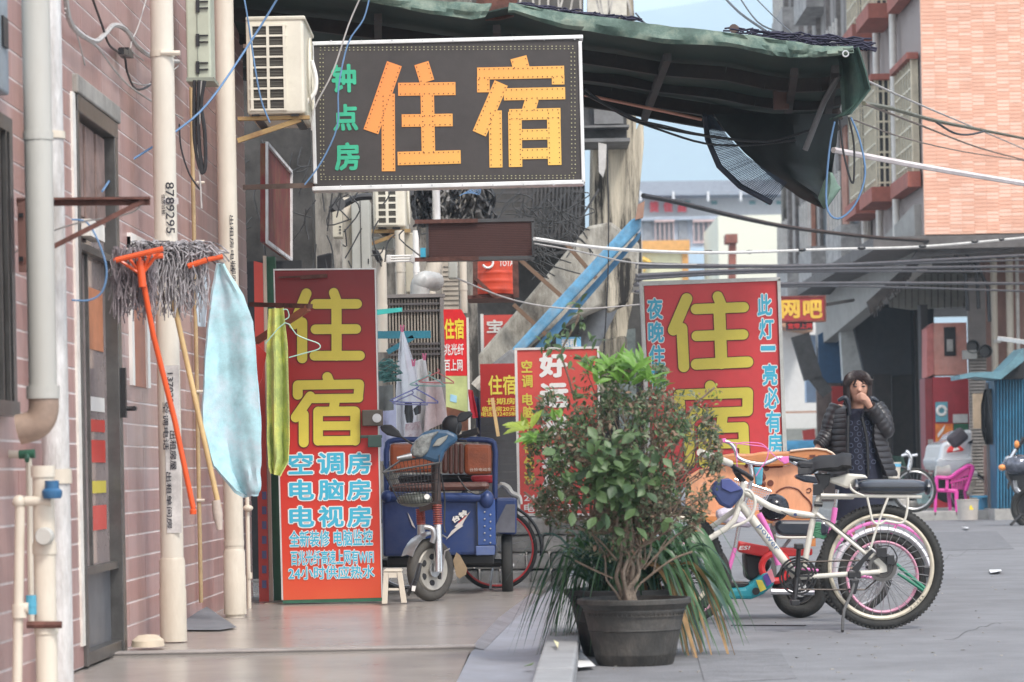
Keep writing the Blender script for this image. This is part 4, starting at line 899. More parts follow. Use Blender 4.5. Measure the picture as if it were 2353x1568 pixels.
cab('small beige meter box with three slots left of the cream downpipe', 764, 481, 786, 546, 25.7, .2, M_cab2, ((779, 520, 784, 523, M_black), (779, 527, 784, 530, M_black), (779, 534, 784, 537, M_black)))
cab('beige cabinet behind the end of the fluorescent lamp', 931, 535, 951, 672, 26.4, .3, M_cab2)
cab('pale grey cabinet above the louvred shutter by the duct elbow', 1030, 600, 1050, 640, 26.6, .2, M_cab)
cab('wide grey box under the smaller air conditioner stand', 855, 545, 905, 572, 26.9, .2, M_cab)
t = thing('duct', 'short grey duct elbow sitting on the louvred shutter', 'duct', P(965, 680, 26)); b = MB(); b.tube(smoothpts([P(965, 678, 26), P(966, 655, 26), P(976, 645, 26), P(1000, 648, 26.2)], 4), .085, 14); b.build('elbow', mat('duct_grey', (.45, .45, .43), .5, .2), t, smooth=True)
t = thing('pipe_elbow', 'thick cream pipe elbow curving behind the brown display board', 'pipe', P(990, 690, 26.3)); b = MB(); b.tube(smoothpts([P(1000, 590, 26.4), P(994, 625, 26.4), P(982, 648, 26.4), P(985, 690, 26.4)], 4), .07, 14); b.build('pipe', M_pvc, t, smooth=True)
lt = thing('tube_lamp', 'white fluorescent tube lamp sticking out over the red board', 'lamp', P(920, 596, 25))
b = MB()
for y in (589, 595, 601): b.tube([P(896, y, 25), P(946, y - 1, 25)], .009, 8)
b.build('tube', M_white, lt, smooth=True); b = MB(); b.pbox(888, 586, 898, 604, 24.95, .08); b.pbox(944, 585, 951, 604, 24.95, .08); pieces(b, 'end_cap', M_signw, lt, bevel=.006)
tag(MB().prism([(853, 575), (868, 573), (880, 598), (866, 602)], 25.2, .15).build('speaker', M_black, bevel=.01), 'small black floodlight tilted above the right corner of the red board', 'floodlight')
tag(MB().prism([(728, 588), (762, 580), (762, 625), (728, 625)], 25.2, .15).build('dark_box', M_black, bevel=.01), 'black box behind the top left of the red board', 'box')
t = thing('bracket_lamp', 'dark bent lamp arm with round lamp under the black sign', 'lamp', P(780, 470, 25.4)); b = MB(); b.tube(smoothpts([P(855, 452, 25.4), P(820, 455, 25.4), P(790, 470, 25.4), P(758, 482, 25.4)], 4), .03, 8); b.build('arm', M_black, t, smooth=True); b = MB(); b.lathe([(.03, 0), (.06, .02), (.06, .05)], P(778, 470, 25.3), (0, -1, 0), 14); b.build('lamp_head', mat('lamp_grey', (.1, .1, .1), .5), t)
# slanted red sign seen almost edge on
rs = thing('wall_sign', 'dull red sign seen at a steep angle left of the cabinets', 'sign', P(626, 600, 23))
a_, b_, c_, d_ = P(598, 330, 22.4), P(656, 396, 25.0), P(656, 598, 25.0), P(598, 556, 22.4)
MB().ext([a_, b_, c_, d_], (.04, 0, 0)).build('board', mat('dull_red', (.16, .022, .02), .7, var=.3, dirt=.6, dirtcol=(.22, .16, .06), dscale=4), rs)
b = MB(); 
for p_, q_ in ((a_, b_), (b_, c_), (c_, d_), (d_, a_)): b.beam(p_ + Vector((.05, 0, 0)), q_ + Vector((.05, 0, 0)), .02, .025)
b.build('frame', M_pvcp, rs)
# brown LED board
lb = thing('display_board', 'long brown scrolling display board on two rusty bars', 'display', P(1100, 600, 24.6))
Z = 24.6
pb_part('screen', 985, 511, 1222, 590, Z, .12, mat('led_brown', (.12, .05, .042), .6, var=.15, scale=2), lb)
b = MB(); 
for y in range(513, 590, 4): b.pbox(986, y, 1221, y + 1.6, Z - .004, .004)
tag(b.build('pixel_rows', mat('led_brown_dark', (.06, .025, .02), .7), lb), kind='stuff')
for q in ((979, 503, 1228, 511), (979, 590, 1228, 598), (979, 511, 985, 590), (1222, 511, 1228, 590)): pb_part('frame', *q, Z - .015, .16, mat('led_frame', (.07, .07, .07), .5), lb)
pb_part('support_bar', 953, 504, 1098, 513, Z - .04, .03, M_rust, lb); pb_part('support_bar', 953, 591, 1100, 600, Z - .04, .03, M_rust, lb)
pb_part('junction_box', 966, 570, 978, 591, Z - .05, .1, mat('cyan_box', (.05, .35, .5), .5), lb)
# louvred shutter
ls_ = thing('louvred_shutter', 'brownish grey louvred metal shutter behind the laundry', 'shutter', P(955, 870, 25.8)); Z = 25.9
pb_part('backing', 894, 684, 1016, 1010, Z + .05, .03, mat('shutter_dark', (.07, .06, .05), .7), ls_)
b = MB()
for i in range(17): b.pbox(896 + i * 7.2, 688, 899.5 + i * 7.2, 1010, Z, .03)
pieces(b, 'slat', mat('shutter_slat', (.33, .29, .24), .5, .2, dirt=.3), ls_)
b = MB()
for y in (696, 712, 788, 800, 812): b.pbox(894, y, 1016, y + 5, Z - .02, .02)
pieces(b, 'rail', mat('shutter_rail', (.12, .11, .11), .5, .3), ls_)
b = MB(); b.pbox(888, 676, 1022, 684, Z - .03, .12); b.pbox(1014, 684, 1022, 1010, Z - .03, .12); pieces(b, 'frame', mat('shutter_frame', (.20, .18, .17), .6), ls_)
pb_part('panel', 1018, 600, 1056, 1000, 27.2, .1, mat('cream_tiles', (.45, .4, .33), .6, var=.15, dirt=.6, dirtcol=(.25, .2, .15)), old)
b = MB()
for y in range(612, 705, 11): b.pbox(1018, y, 1056, y + 1.2, 27.19, .01)
tag(b.build('tile_joints', M_grime, old), kind='stuff')
# ---------------------------------------------------------------- narrow red sign
ns = thing('narrow_sign', 'narrow red sign with yellow 住宿 and white lines above a photo print', 'sign', P(1045, 995, 25)); Z = 24.8
b = MB(); b.prism([(1019, 711), (1060, 711), (1073, 735), (1075, 864), (1024, 864)], Z, .05); b.build('panel', mat('bright_red', (.72, .015, .02), .4), ns)
b = MB(); b.prism([(1024, 864), (1075, 864), (1077, 990), (1026, 990)], Z + .001, .05); b.build('photo_print', mat('lime_print', (.55, .62, .26), .5, var=.2, scale=3), ns)
b = MB(); b.prism([(1035, 906), (1050, 910), (1049, 926), (1034, 922)], Z - .004, .005); b.build('print', mat('screen_blue', (.35, .6, .75), .4), ns)
b = MB(); b.prism([(1026, 935), (1077, 948), (1077, 990), (1026, 990)], Z - .004, .004); b.build('print', mat('brown_print', (.16, .06, .03), .5, var=.4), ns)
b = MB(); b.pbox(1074, 730, 1079, 990, Z - .01, .07); b.build('edge', M_signw, ns)
letters(ns, '住宿', 1021, 732, 1066, 780, Z - .003, M_yel2, .03); letters(ns, '兆光纤', 1021, 790, 1066, 817, Z - .003, M_white, .02); letters(ns, '百上网', 1021, 826, 1063, 853, Z - .003, M_white, .02)
# drum on a shelf
sh = thing('shelf', 'rusty steel shelf holding the red oil drum under the display board', 'shelf', P(1128, 690, 25)); Z = 25.6
b = MB(); b.pbox(1074, 678, 1184, 686, Z, .7); b.build('plate', M_rust, sh); b = MB(); b.beam(P(1092, 600, Z), P(1092, 680, Z), .04, .04); b.beam(P(1092, 640, Z - .03), P(1135, 680, Z - .03), .03, .03); b.beam(P(1184, 600, Z), P(1186, 684, Z), .05, .05); pieces(b, 'strut', M_rust, sh)
dr = thing('oil_drum', 'red oil drum with a white round emblem on the rusty shelf', 'drum', P(1140, 678, 26))
c = P(1138, 677, Z + .32); r = px(43, Z + .3); hh = P(1138, 585, Z + .3).z - c.z; prof = [(r * .97, 0), (r, .02)]
for i in range(40): prof.append((r * (1 + .025 * max(0, math.sin(i / 40 * math.pi * 9)) * (1 if i < 22 else .15)), .02 + (hh - .03) * i / 39))
prof.append((r * .95, hh)); b = MB(); b.lathe(prof, c, n=32); b.build('body', mat('drum_red', (.62, .07, .03), .45, var=.12, dirt=.3, dirtcol=(.3, .05, .03)), dr, smooth=True)
letters(dr, 'TOTAL', 1147, 598, 1186, 612, c.y - r - .004, M_white, .02)
b = MB(); b.arc(P(1121, 604, c.y - r - .002), .045, .011, 200, 500, n=14, m=6); b.build('emblem', M_white, dr, smooth=True)
# ---------------------------------------------------------------- concrete canopy, blue beam
cn_ = thing('canopy', 'stained grey concrete canopy sloping down from the column', 'canopy', P(1300, 700, 30))
b = MB(); b.prism([(1080, 838), (1182, 720), (1350, 520), (1405, 510), (1470, 560), (1466, 640), (1432, 690), (1380, 705), (1250, 760), (1095, 895), (1078, 885)], 30.0, 1.4); b.build('slab', mat('canopy_concrete', (.38, .36, .31), .9, var=.3, dr=(.48, .64), dirt=.85, dirtcol=(.09, .07, .05), dscale=1.8, stretch=(1.5, 1, .6), bump=.3), cn_, bevel=.03)
b = MB(); b.prism([(1078, 878), (1180, 825), (1200, 840), (1095, 898)], 29.6, .3); b.build('edge', mat('canopy_dark', (.14, .135, .13), .9), cn_)
b = MB(); b.beam(P(1196, 598, 29.8), P(1300, 690, 29.8), .05, .04); b.beam(P(1180, 700, 29.8), P(1260, 775, 29.8), .05, .04); b.beam(P(1300, 560, 29.8), P(1370, 640, 29.8), .04, .04); pieces(b, 'batten', mat('brown_wood', (.18, .11, .07), .8), cn_)
b = MB(); b.prism([(1405, 600), (1452, 590), (1455, 660), (1440, 700), (1395, 720), (1392, 650)], 29.9, .3); b.prism([(1345, 790), (1440, 770), (1446, 850), (1425, 880), (1330, 880)], 31.0, .3); pieces(b, 'patch', M_stain, cn_, bevel=.04)
bb = thing('blue_beam', 'long faded blue gutter beam running diagonally down to the red signs', 'beam', P(1300, 680, 29))
for q, mm in ((((1474, 500), (1473, 524), (1196, 814), (1168, 820), (1180, 798), (1452, 503)), mat('faded_blue_paint', (.11, .30, .47), .65, var=.35, scale=5, dirt=.8, dirtcol=(.26, .32, .36), dscale=6)),):
    MB().prism(list(q), 28.6, .22).build('gutter', mm, bb, bevel=.02)
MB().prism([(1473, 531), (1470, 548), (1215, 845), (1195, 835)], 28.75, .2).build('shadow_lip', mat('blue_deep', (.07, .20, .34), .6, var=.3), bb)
MB().prism([(1176, 800), (1230, 840), (1105, 895), (1100, 860)], 28.5, .4).build('sleeve', mat('grey_sleeve', (.2, .2, .2), .7, var=.3, dirt=.5), bb, bevel=.03)
MB().prism([(1466, 470), (1482, 462), (1478, 500), (1460, 505)], 28.5, .1).build('end_plate', mat('rust_tan', (.35, .2, .14), .7, dirt=.5), bb)
t = thing('grey_duct', 'thick grey pipe slanting down behind the blue beam', 'pipe', P(1330, 800, 31)); b = MB(); b.tube([P(1410, 665, 31), P(1325, 840, 31)], .13, 14); b.build('pipe', mat('duct_pale', (.32, .34, .36), .5, .2, dirt=.4), t, smooth=True)
tag(MB().beam(P(1375, 640, 30.5), P(1470, 665, 30.5), .1, .1).build('steel_channel', M_signw), 'pale steel channel running to the top of the large red sign', 'beam')
pb_part('doorway', 1340, 870, 1480, 1180, 33.3, .05, M_dark, old)
b = MB(); b.prism([(1420, 760), (1460, 755), (1465, 1100), (1425, 1100)], 33.0, .1); b.build('panel', mat('grey_green', (.14, .17, .17), .7, var=.4), old)
t = thing('blue_notice', 'small blue notice half hidden behind the tip of the shrub', 'notice', P(1310, 815, 30.5)); pb_part('board', 1278, 775, 1335, 800, 30.2, .03, mat('notice_blue', (.18, .45, .68), .5), t); letters(t, '招租', 1290, 779, 1326, 797, 30.19, M_white, .03)
# knotted cloth on beam
b = MB(); b.tube(smoothpts([P(1092, 890, 28), P(1110, 872, 28), P(1130, 868, 28), P(1152, 850, 28), P(1158, 868, 28)], 3), .05, 8); tag(b.build('knotted_cloth', mat('knot', (.5, .46, .4), .9, var=.3), smooth=True), 'knotted dirty cloth tied at the low end of the canopy', 'cloth')
# ---------------------------------------------------------------- red signs in the middle
m1 = thing('red_sign', 'deep red sign with yellow 住宿 and a phone line behind the laundry', 'sign', P(1145, 960, 27)); Z = 27.0
pb_part('board', 1104, 836, 1190, 958, Z, .06, M_redd, m1)
letters(m1, '住宿', 1122, 862, 1186, 908, Z - .003, M_yel, .02); letters(m1, '长期房', 1118, 915, 1184, 930, Z - .003, M_yel, .015); letters(m1, '临时房20元', 1108, 934, 1186, 946, Z - .003, M_yel, .015); letters(m1, '电话:13240588', 1106, 946, 1188, 957, Z - .003, M_yel, .012)
t = thing('red_sign', 'pale red sign half hidden by the canopy below the shelf', 'sign', P(1145, 800, 32)); pb_part('board', 1112, 724, 1182, 850, 31.8, .06, M_redf, t); letters(t, '宝', 1118, 735, 1156, 765, 31.79, M_signw, .03); pb_part('edge', 1105, 722, 1112, 850, 31.78, .08, M_signw, t)
t = thing('roller_door', 'dark roller door below the deep red sign', 'door', P(1145, 1200, 27.5)); 
b = MB()
for i in range(13): b.pbox(1100, 960 + i * 18, 1200, 976 + i * 18, 27.4, .05)
pieces(b, 'slat', mat('roller_dark', (.055, .055, .06), .6, .3, dirt=.3), t)
hs = thing('upright_sign', 'red upright sign with white 好运来 and yellow column behind the shrub', 'sign', P(1280, 1185, 25)); Z = 24.3
RH = Matrix.Translation(P(1280, 1000, Z)) @ Matrix.Rotation(R(0), 4, 'Y') @ Matrix.Translation(-P(1280, 1000, Z))
MB().prism([(1188, 805), (1372, 801), (1376, 1180), (1196, 1180)], Z, .08).build('board', M_redf, hs)
b = MB(); b.prism([(1182, 800), (1377, 796), (1377, 801), (1188, 805)], Z - .01, .1); b.prism([(1182, 800), (1188, 804), (1196, 1184), (1190, 1186)], Z - .01, .1); b.prism([(1372, 801), (1377, 801), (1382, 1184), (1376, 1184)], Z - .01, .1); b.prism([(1191, 1180), (1382, 1180), (1382, 1186), (1191, 1186)], Z - .011, .1); b.build('frame', M_signw, hs)
for i, ch in enumerate('好运来宾馆'): letters(hs, ch, 1238 + i * 2, 810 + i * 70, 1305 + i * 2, 868 + i * 70, Z - .003, M_white, .05)
for i, ch in enumerate('空调电脑电视任选'): letters(hs, ch, 1198 + i * .9, (828, 862, 904, 934, 966, 1012, 1050, 1084)[i], 1223 + i * .9, (857, 891, 932, 962, 994, 1042, 1078, 1112)[i], Z - .003, M_yel, .03)
letters(hs, '24小时营业', 1204, 1134, 1335, 1152, Z - .003, M_white, .02); letters(hs, '电话: 13924', 1204, 1156, 1340, 1176, Z - .003, M_white, .02)
b = MB(); b.beam(P(1215, 1186, Z + .05), P(1216, 1290, Z + .05), .03, .03); b.beam(P(1350, 1186, Z + .05), P(1352, 1290, Z + .05), .03, .03); pieces(b, 'leg', M_dframe, hs)
rs2 = thing('large_sign', 'large tilted red sign with yellow 住宿 and blue side columns behind the bicycles', 'sign', P(1640, 1180, 22)); Z = 22.4
RL = Matrix.Translation(P(1640, 900, Z)) @ Matrix.Rotation(R(1.2), 4, 'Y') @ Matrix.Translation(-P(1640, 900, Z))
MB().prism([(1480, 657), (1786, 644), (1802, 1120), (1500, 1120)], Z, .10).build('board', mat('sign_crimson', (.62, .04, .045), .4, var=.06, dirt=.15, dirtcol=(.5, .12, .1)), rs2)
b = MB(); b.prism([(1470, 647), (1793, 637), (1793, 645), (1478, 657)], Z - .02, .14); b.prism([(1470, 647), (1478, 655), (1500, 1120), (1491, 1120)], Z - .02, .14); b.prism([(1786, 644), (1793, 640), (1812, 1120), (1802, 1120)], Z - .02, .14); b.build('frame', mat('sign_frame_grey', (.5, .5, .47), .4, .3, dirt=.3), rs2)
def z33(l, dx=0, dy=0): return [(1180/1.0408 + a / 2.613 / 1.0408, 380/1.0408 + c / 2.613 / 1.0408, 1180/1.0408 + e / 2.613 / 1.0408, 380/1.0408 + f / 2.613 / 1.0408, w_ / 2.613 / 1.0408) for a, c, e, f, w_ in l]
ZHU2 = [(1208, 875, 1125, 1070, 70), (1178, 1060, 1190, 1300, 68), (1403, 862, 1425, 915, 66), (1265, 940, 1565, 928, 64), (1270, 1108, 1562, 1098, 64), (1268, 1285, 1590, 1270, 68), (1412, 935, 1425, 1278, 74)]
strokes(rs2, z33(ZHU2), Z - .006, M_yel, M_maroon, 2.0)
SU2 = [(1355, 1420, 1372, 1460, 66), (1160, 1475, 1590, 1462, 66), (1160, 1475, 1166, 1560, 66), (1590, 1462, 1588, 1575, 66), (1270, 1580, 1170, 1710, 66), (1222, 1680, 1228, 1900, 66), (1290, 1590, 1590, 1578, 60), (1435, 1585, 1425, 1670, 64), (1310, 1685, 1560, 1678, 62), (1310, 1685, 1318, 1900, 64), (1562, 1678, 1572, 1890, 64), (1318, 1885, 1570, 1880, 60), (1330, 1785, 1560, 1780, 56)]
strokes(rs2, z33(SU2), Z - .006, M_yel, M_maroon, 2.0)
for i, ch in enumerate('夜晚住宿'): letters(rs2, ch, 1487 + i * 2.4, 685 + i * 54, 1523 + i * 2.4, 734 + i * 54, Z - .003, M_cyan, .03, M_white, .05)
for i, (ch, y0, y1) in enumerate((('此', 676, 726), ('灯', 732, 780), ('一', 795, 806), ('亮', 836, 886), ('必', 890, 940), ('有', 944, 994), ('房', 996, 1046))): letters(rs2, ch, 1740 + i * 4, y0, 1774 + i * 4, y1, Z - .003, M_cyan, .03, M_white, .05)
b = MB(); b.beam(P(1520, 1120, Z + .05), P(1523, 1330, Z + .05), .04, .04); b.beam(P(1775, 1120, Z + .05), P(1778, 1330, Z + .05), .04, .04); pieces(b, 'leg', M_dframe, rs2)
# ---------------------------------------------------------------- laundry
M_lw = mat('white_cotton', (.86, .88, .92), .95, var=.08, scale=3, bump=.3)
sheet_cloth('laundry', 'white cloth pegged by its corner, hanging to a point', [(922, 757, 926, 757), (917, 800, 940, 800), (912, 860, 956, 850), (910, 940, 962, 930), (914, 1006, 956, 1010)], 23.6, M_lw, .05, 8, group='laundry hung beside the tricycle', cat='laundry')
sheet_cloth('laundry', 'white cloth hanging between two pink pegs beside the pointed one', [(950, 832, 977, 822), (952, 870, 984, 865), (950, 930, 988, 940), (950, 1000, 984, 1000)], 23.7, mat('white_cotton2', (.88, .87, .85), .95, bump=.3), .05, 9, group='laundry hung beside the tricycle', cat='laundry', seed=2)
sheet_cloth('laundry', 'pale pink cloth hanging on the right of the white laundry', [(978, 878, 1012, 872), (980, 920, 1020, 915), (974, 992, 1030, 968)], 23.5, mat('pink_cotton', (.84, .70, .68), .95), .04, 7, group='laundry hung beside the tricycle', cat='laundry', seed=4)
sheet_cloth('laundry', 'grey cloth hanging against the edge of the red board', [(868, 888, 903, 884), (868, 945, 905, 943)], 23.4, mat('grey_cotton', (.22, .23, .22), .95), .03, 6, group='laundry hung beside the tricycle', cat='laundry', seed=5)
sheet_cloth('laundry', 'long lavender cloth hanging behind the tricycle mirror', [(872, 930, 928, 905), (872, 990, 932, 990), (876, 1060, 936, 1060)], 24.0, mat('lavender_cotton', (.55, .57, .74), .95), .05, 7, group='laundry hung beside the tricycle', cat='laundry', seed=6)
sheet_cloth('laundry', 'black garment hanging under the white laundry', [(930, 925, 946, 925), (930, 950, 950, 955), (934, 972, 948, 972)], 23.3, M_black, .02, 5, group='laundry hung beside the tricycle', cat='laundry', seed=7)
sheet_cloth('laundry', 'second black garment, smaller, hanging beside the pale pink cloth', [(950, 940, 968, 925), (954, 955, 966, 950)], 23.25, M_black, .02, 5, group='laundry hung beside the tricycle', cat='laundry', seed=8)
sheet_cloth('laundry', 'white patterned cloth with pinkish blotches lowest in the laundry', [(932, 975, 965, 968), (930, 1000, 970, 1000), (932, 1020, 975, 1018)], 23.4, mat('blotched', (.65, .6, .62), .95, dirt=.9, dirtcol=(.3, .1, .12), dscale=14), .04, 6, group='laundry hung beside the tricycle', cat='laundry', seed=9)
sheet_cloth('laundry', 'red garment hanging right of the photo print sign', [(1076, 895, 1086, 898), (1080, 940, 1096, 945), (1086, 962, 1098, 960)], 24.0, mat('red_cotton', (.6, .03, .05), .9), .03, 5, group='laundry hung beside the tricycle', cat='laundry', seed=10)
sheet_cloth('laundry', 'dark navy garment hanging next to the red garment', [(1090, 910, 1100, 915), (1094, 960, 1104, 965), (1096, 1010, 1104, 1010)], 24.1, mat('navy_cotton', (.03, .035, .08), .9), .03, 5, group='laundry hung beside the tricycle', cat='laundry', seed=11)
M_peg = mat('pink_peg', (.8, .2, .35), .4)
for i, (x, y, l) in enumerate(((924, 755, 'pink peg at the tip of the pointed white cloth'), (975, 820, 'pink peg on the right corner of the second white cloth'), (950, 834, 'pink peg between the two white cloths'))):
    b = MB(); b.prism([(x - 5, y - 8), (x - 2, y - 8), (x, y), (x + 2, y - 8), (x + 5, y - 8), (x + 3, y + 8), (x - 3, y + 8)], 23.5, .03); tag(b.build('peg', M_peg), l, 'peg', 'pink clothes pegs')
random.seed(5)
M_hm = mat('hanger_teal', (.08, .22, .2), .5, var=.5, scale=20)
hgs = thing('hanger_bundle', 'tangle of teal wire hangers stuck beside the red board', 'hangers', P(895, 860, 23.2))
b = MB()
for i in range(34):
    x = random.uniform(870, 905); y = random.uniform(828, 872); s_ = random.uniform(.6, 1); a = random.uniform(-.3, .3)
    pts = [(-22, 6), (0, -6), (22, 6), (-22, 6)]; b.tube([P(x + s_ * (u * math.cos(a) - v * math.sin(a)), y + s_ * (u * math.sin(a) + v * math.cos(a)), 23.2 + random.uniform(-.15, .15)) for u, v in pts], .005, 4)
tag(b.build('wires', M_hm, hgs), kind='stuff')
for i, (x, y, c_, l) in enumerate(((955, 905, (.2, .22, .5), 'violet wire hanger in front of the laundry'), (1005, 865, (.7, .2, .2), 'red wire hanger above the pale pink cloth'), (985, 872, (.3, .5, .45), 'green wire hanger above the pale pink cloth'), (945, 915, (.25, .25, .45), 'second violet wire hanger carrying the black garment'))):
    b = MB(); s_ = 1.5 if i in (0,) else 1.1
    b.tube(smoothpts([P(x + u * s_, y + v * s_, 23.1 - i * .03) for u, v in ((0, -16), (4, -12), (0, -8), (-30, 6), (-36, 12), (20, 14), (34, 12), (0, -8))], 3), .005, 5); tag(b.build('wire_hanger', mat('hg%d' % i, c_, .4), smooth=True), l, 'hanger', 'wire hangers among the laundry')
tb = thing('laundry_bracket', 'teal blue steel bracket carrying the laundry in front of the louvred shutter', 'bracket', P(940, 770, 24)); M_teal = mat('teal_paint', (.03, .22, .30), .5, dirt=.4)
b = MB(); b.beam(P(868, 770, 24), P(990, 769, 24), .03, .06); b.build('arm', M_teal, tb); b = MB(); b.beam(P(890, 810, 24), P(950, 775, 24), .03, .04); b.build('brace', M_teal, tb)
tb = thing('laundry_bracket', 'bright turquoise bracket end poking out behind the red board', 'bracket', P(900, 712, 24)); b = MB(); b.prism([(864, 712), (924, 707), (924, 716), (895, 720), (866, 724)], 24.2, .04); b.build('arm', mat('turquoise_paint', (.06, .5, .45), .5), tb)
tag(MB().beam(P(1131, 915, 26.6), P(1145, 1003, 26.6), .03, .03).build('wooden_pole', mat('pale_wood', (.6, .42, .2), .6)), 'short wooden pole leaning in front of the deep red sign', 'pole')
# ---------------------------------------------------------------- block ledge
lg = thing('block_ledge', 'low ledge of rough grey stone blocks behind the tricycle and the red bicycle', 'ledge', G(1170, 1352)); 
random.seed(11)
for r_ in range(4):
    x = 1030 + (r_ % 2) * 20
    while x < 1400:
        l = random.uniform(45, 78); y0 = 1190 + r_ * 40; b = MB(); b.pbox(x, y0 + 1.5, x + l - 3, y0 + 37 + random.uniform(0, 2), 23.0 + random.uniform(-.03, .03), .5)
        b.build('stone', mat('ledge_stone%d' % random.randint(0, 2), random.choice([(.33, .31, .28), (.27, .26, .24), (.38, .36, .33)]), .9, var=.2, dirt=.5, bump=.4), lg, bevel=.02); x += l
# ---------------------------------------------------------------- wheels
def wheel(parent, c, R_, rt, axis, m_rim, m_tyre=None, spokes_=24, rimw=.012, name='wheel', disc=None, rimr=None, hubr=.022, hubw=.05):
    m_tyre = m_tyre or M_rubber; ax = Vector(axis).normalized(); c = Vector(c); rimr = rimr or (R_ - 2 * rt - .004)
    t = MB().ring(c, R_ - rt, rt, ax, 56, 10); ty = t.build(name, m_tyre, parent, smooth=True)
    WLOC[ty.name] = wloc(parent)
    def sub(b, n, m, smooth=True):
        o = b.build(n, m, None, smooth=smooth); o.parent = ty; return o
    sub(MB().ring(c, rimr, rimw, ax, 56, 8, rz=rt * .75), 'rim', m_rim)
    h = MB().lathe([(hubr, -hubw), (hubr, -hubw + .008), (hubr * .6, -hubw + .01), (hubr * .6, hubw - .01), (hubr, hubw - .008), (hubr, hubw)], c, ax, 14); sub(h, 'hub', M_steel)
    q = Vector((0, 0, 1)).rotation_difference(ax)
    if disc is None:
        b = MB()
        for i in range(spokes_):
            t_ = 2 * math.pi * i / spokes_; sd_ = (-1) ** i; t2 = t_ + .35 * (1 if i % 4 < 2 else -1)
            b.tube([c + q @ Vector((hubr * math.cos(t2), hubr * math.sin(t2), sd_ * hubw * .7)), c + q @ Vector((rimr * math.cos(t_), rimr * math.sin(t_), 0))], .0019, 4, caps=False)
        o = sub(b, 'spokes', mat('spoke_grey', (.32, .32, .33), .4, .6)); o['kind'] = 'stuff'
    else:
        b = MB(); b.lathe([(hubr, -.02), (rimr * .62, -.012), (rimr, -.03), (rimr, .03), (rimr * .62, .012), (hubr, .02)], c, ax, 40); sub(b, 'disc', disc)
        b = MB()
        for i in range(6):
            t_ = 2 * math.pi * i / 6 + .3; p = c + q @ Vector((rimr * .66 * math.cos(t_), rimr * .66 * math.sin(t_), 0))
            b.lathe([(.022, -.020), (.026, 0), (.022, .020)], p, ax, 10, (1, 1))
        for o in pieces(b, 'rim_hole', M_dark): o.parent = ty
    return ty
# ---------------------------------------------------------------- blue cargo tricycle
def TZ(zx, zy): return 845.5 + .2942 * zx, 941.6 + .2942 * zy
def TP(zx, zy, Z): return P(*TZ(zx, zy), Z)
tr = thing('cargo_tricycle', 'blue electric cargo tricycle with orange bench seats and a wire basket', 'tricycle', G(1010, 1378))
ZF, ZB = 20.0, 20.9
def tbox(x0, y0, x1, y1, Z, d, nm, m, bevel=.01): a, b_ = TZ(x0, y0); c, e = TZ(x1, y1); return MB().pbox(a, b_, c, e, Z, d).build(nm, m, tr, bevel=bevel)
tbox(112, 690, 992, 1140, ZB, 1.3, 'cargo_box', M_navy, .02)
tbox(850, 700, 996, 1060, ZB - .03, .03, 'side_panel', mat('navy_paint_light', (.03, .08, .27), .35, dirt=.4, dirtcol=(.06, .07, .1)), .006); tbox(842, 1064, 990, 1138, ZB - .045, .04, 'step_plate', mat('navy_paint_worn', (.08, .13, .32), .4, dirt=.6, dirtcol=(.2, .22, .25)), .006)
tbox(850, 700, 858, 1060, ZB - .04, .02, 'seam', M_black, 0)
b = MB()
for i in range(5):
    for j in range(2): x, y = TZ(912 + j * 45, 800 + i * 55 + j * 20); b.ball(P(x, y, ZB - .035), .007, 6)
tag(b.build('rivets', M_steel, tr), kind='stuff')
b = MB(); b.tube([TP(150, 678, ZB - .02), TP(925, 690, ZB - .02)], .033, 12); b.ball(TP(925, 700, ZB - .02), .055, 14, (1, 1, 1.15)); b.ball(TP(150, 680, ZB - .02), .045, 12); b.build('front_rail', M_navy, tr, smooth=True)
b = MB(); b.tube(smoothpts([TP(x, y, ZB + .35) for x, y in ((145, 690), (143, 400), (148, 300), (200, 240), (560, 234), (930, 238), (990, 300), (993, 450), (992, 690))], 4), .02, 10); b.build('seat_frame', M_navy, tr, smooth=True)
M_leath = mat('orange_leatherette', (.36, .09, .03), .4, var=.2, scale=5, dirt=.5, dirtcol=(.12, .05, .035), dscale=4, bump=.2)
M_leath2 = mat('brown_leatherette', (.12, .045, .03), .4, var=.2, scale=5, dirt=.5, dirtcol=(.06, .035, .03), bump=.2)
for pts, mm in ((((165, 262), (535, 262), (535, 492), (168, 492)), M_leath), (((575, 262), (625, 262), (625, 500), (575, 500)), M_leath2), (((748, 262), (972, 268), (972, 508), (750, 508)), M_leath)):
    MB().prism([TZ(*p) for p in pts], ZB + .34, .07).build('backrest', mm, tr, bevel=.03)
for i in range(3): MB().prism([TZ(*p) for p in ((628 + i * 40, 262), (665 + i * 40, 262), (665 + i * 40, 504), (628 + i * 40, 504))], ZB + .34, .07).build('backrest', M_leath2, tr, bevel=.015)
letters(tr, '台铃电动车', *TZ(795, 455), *TZ(965, 482), ZB + .335, mat('print_cream', (.7, .6, .5), .5), .01)
tbox(160, 572, 948, 640, ZB + .02, .5, 'seat', M_leath2, .03)
b = MB(); x0, y0 = TZ(230, 500); x1, y1 = TZ(940, 572); b.pbox(x0, y0, x1, y1, ZB + .55, .3); b.build('clutter_bag', M_black, tr, bevel=.03)
b = MB(); b.prism([TZ(*p) for p in ((800, 515), (1000, 510), (1020, 560), (960, 575), (810, 565))], ZB + .5, .1); b.build('red_bag', mat('bag_red', (.6, .04, .05), .5), tr, bevel=.02)
b = MB(); b.prism([TZ(*p) for p in ((990, 690), (1165, 690), (1160, 980), (1000, 968), (985, 880))], ZB + .35, .45); b.build('fender', M_navy, tr, bevel=.02)
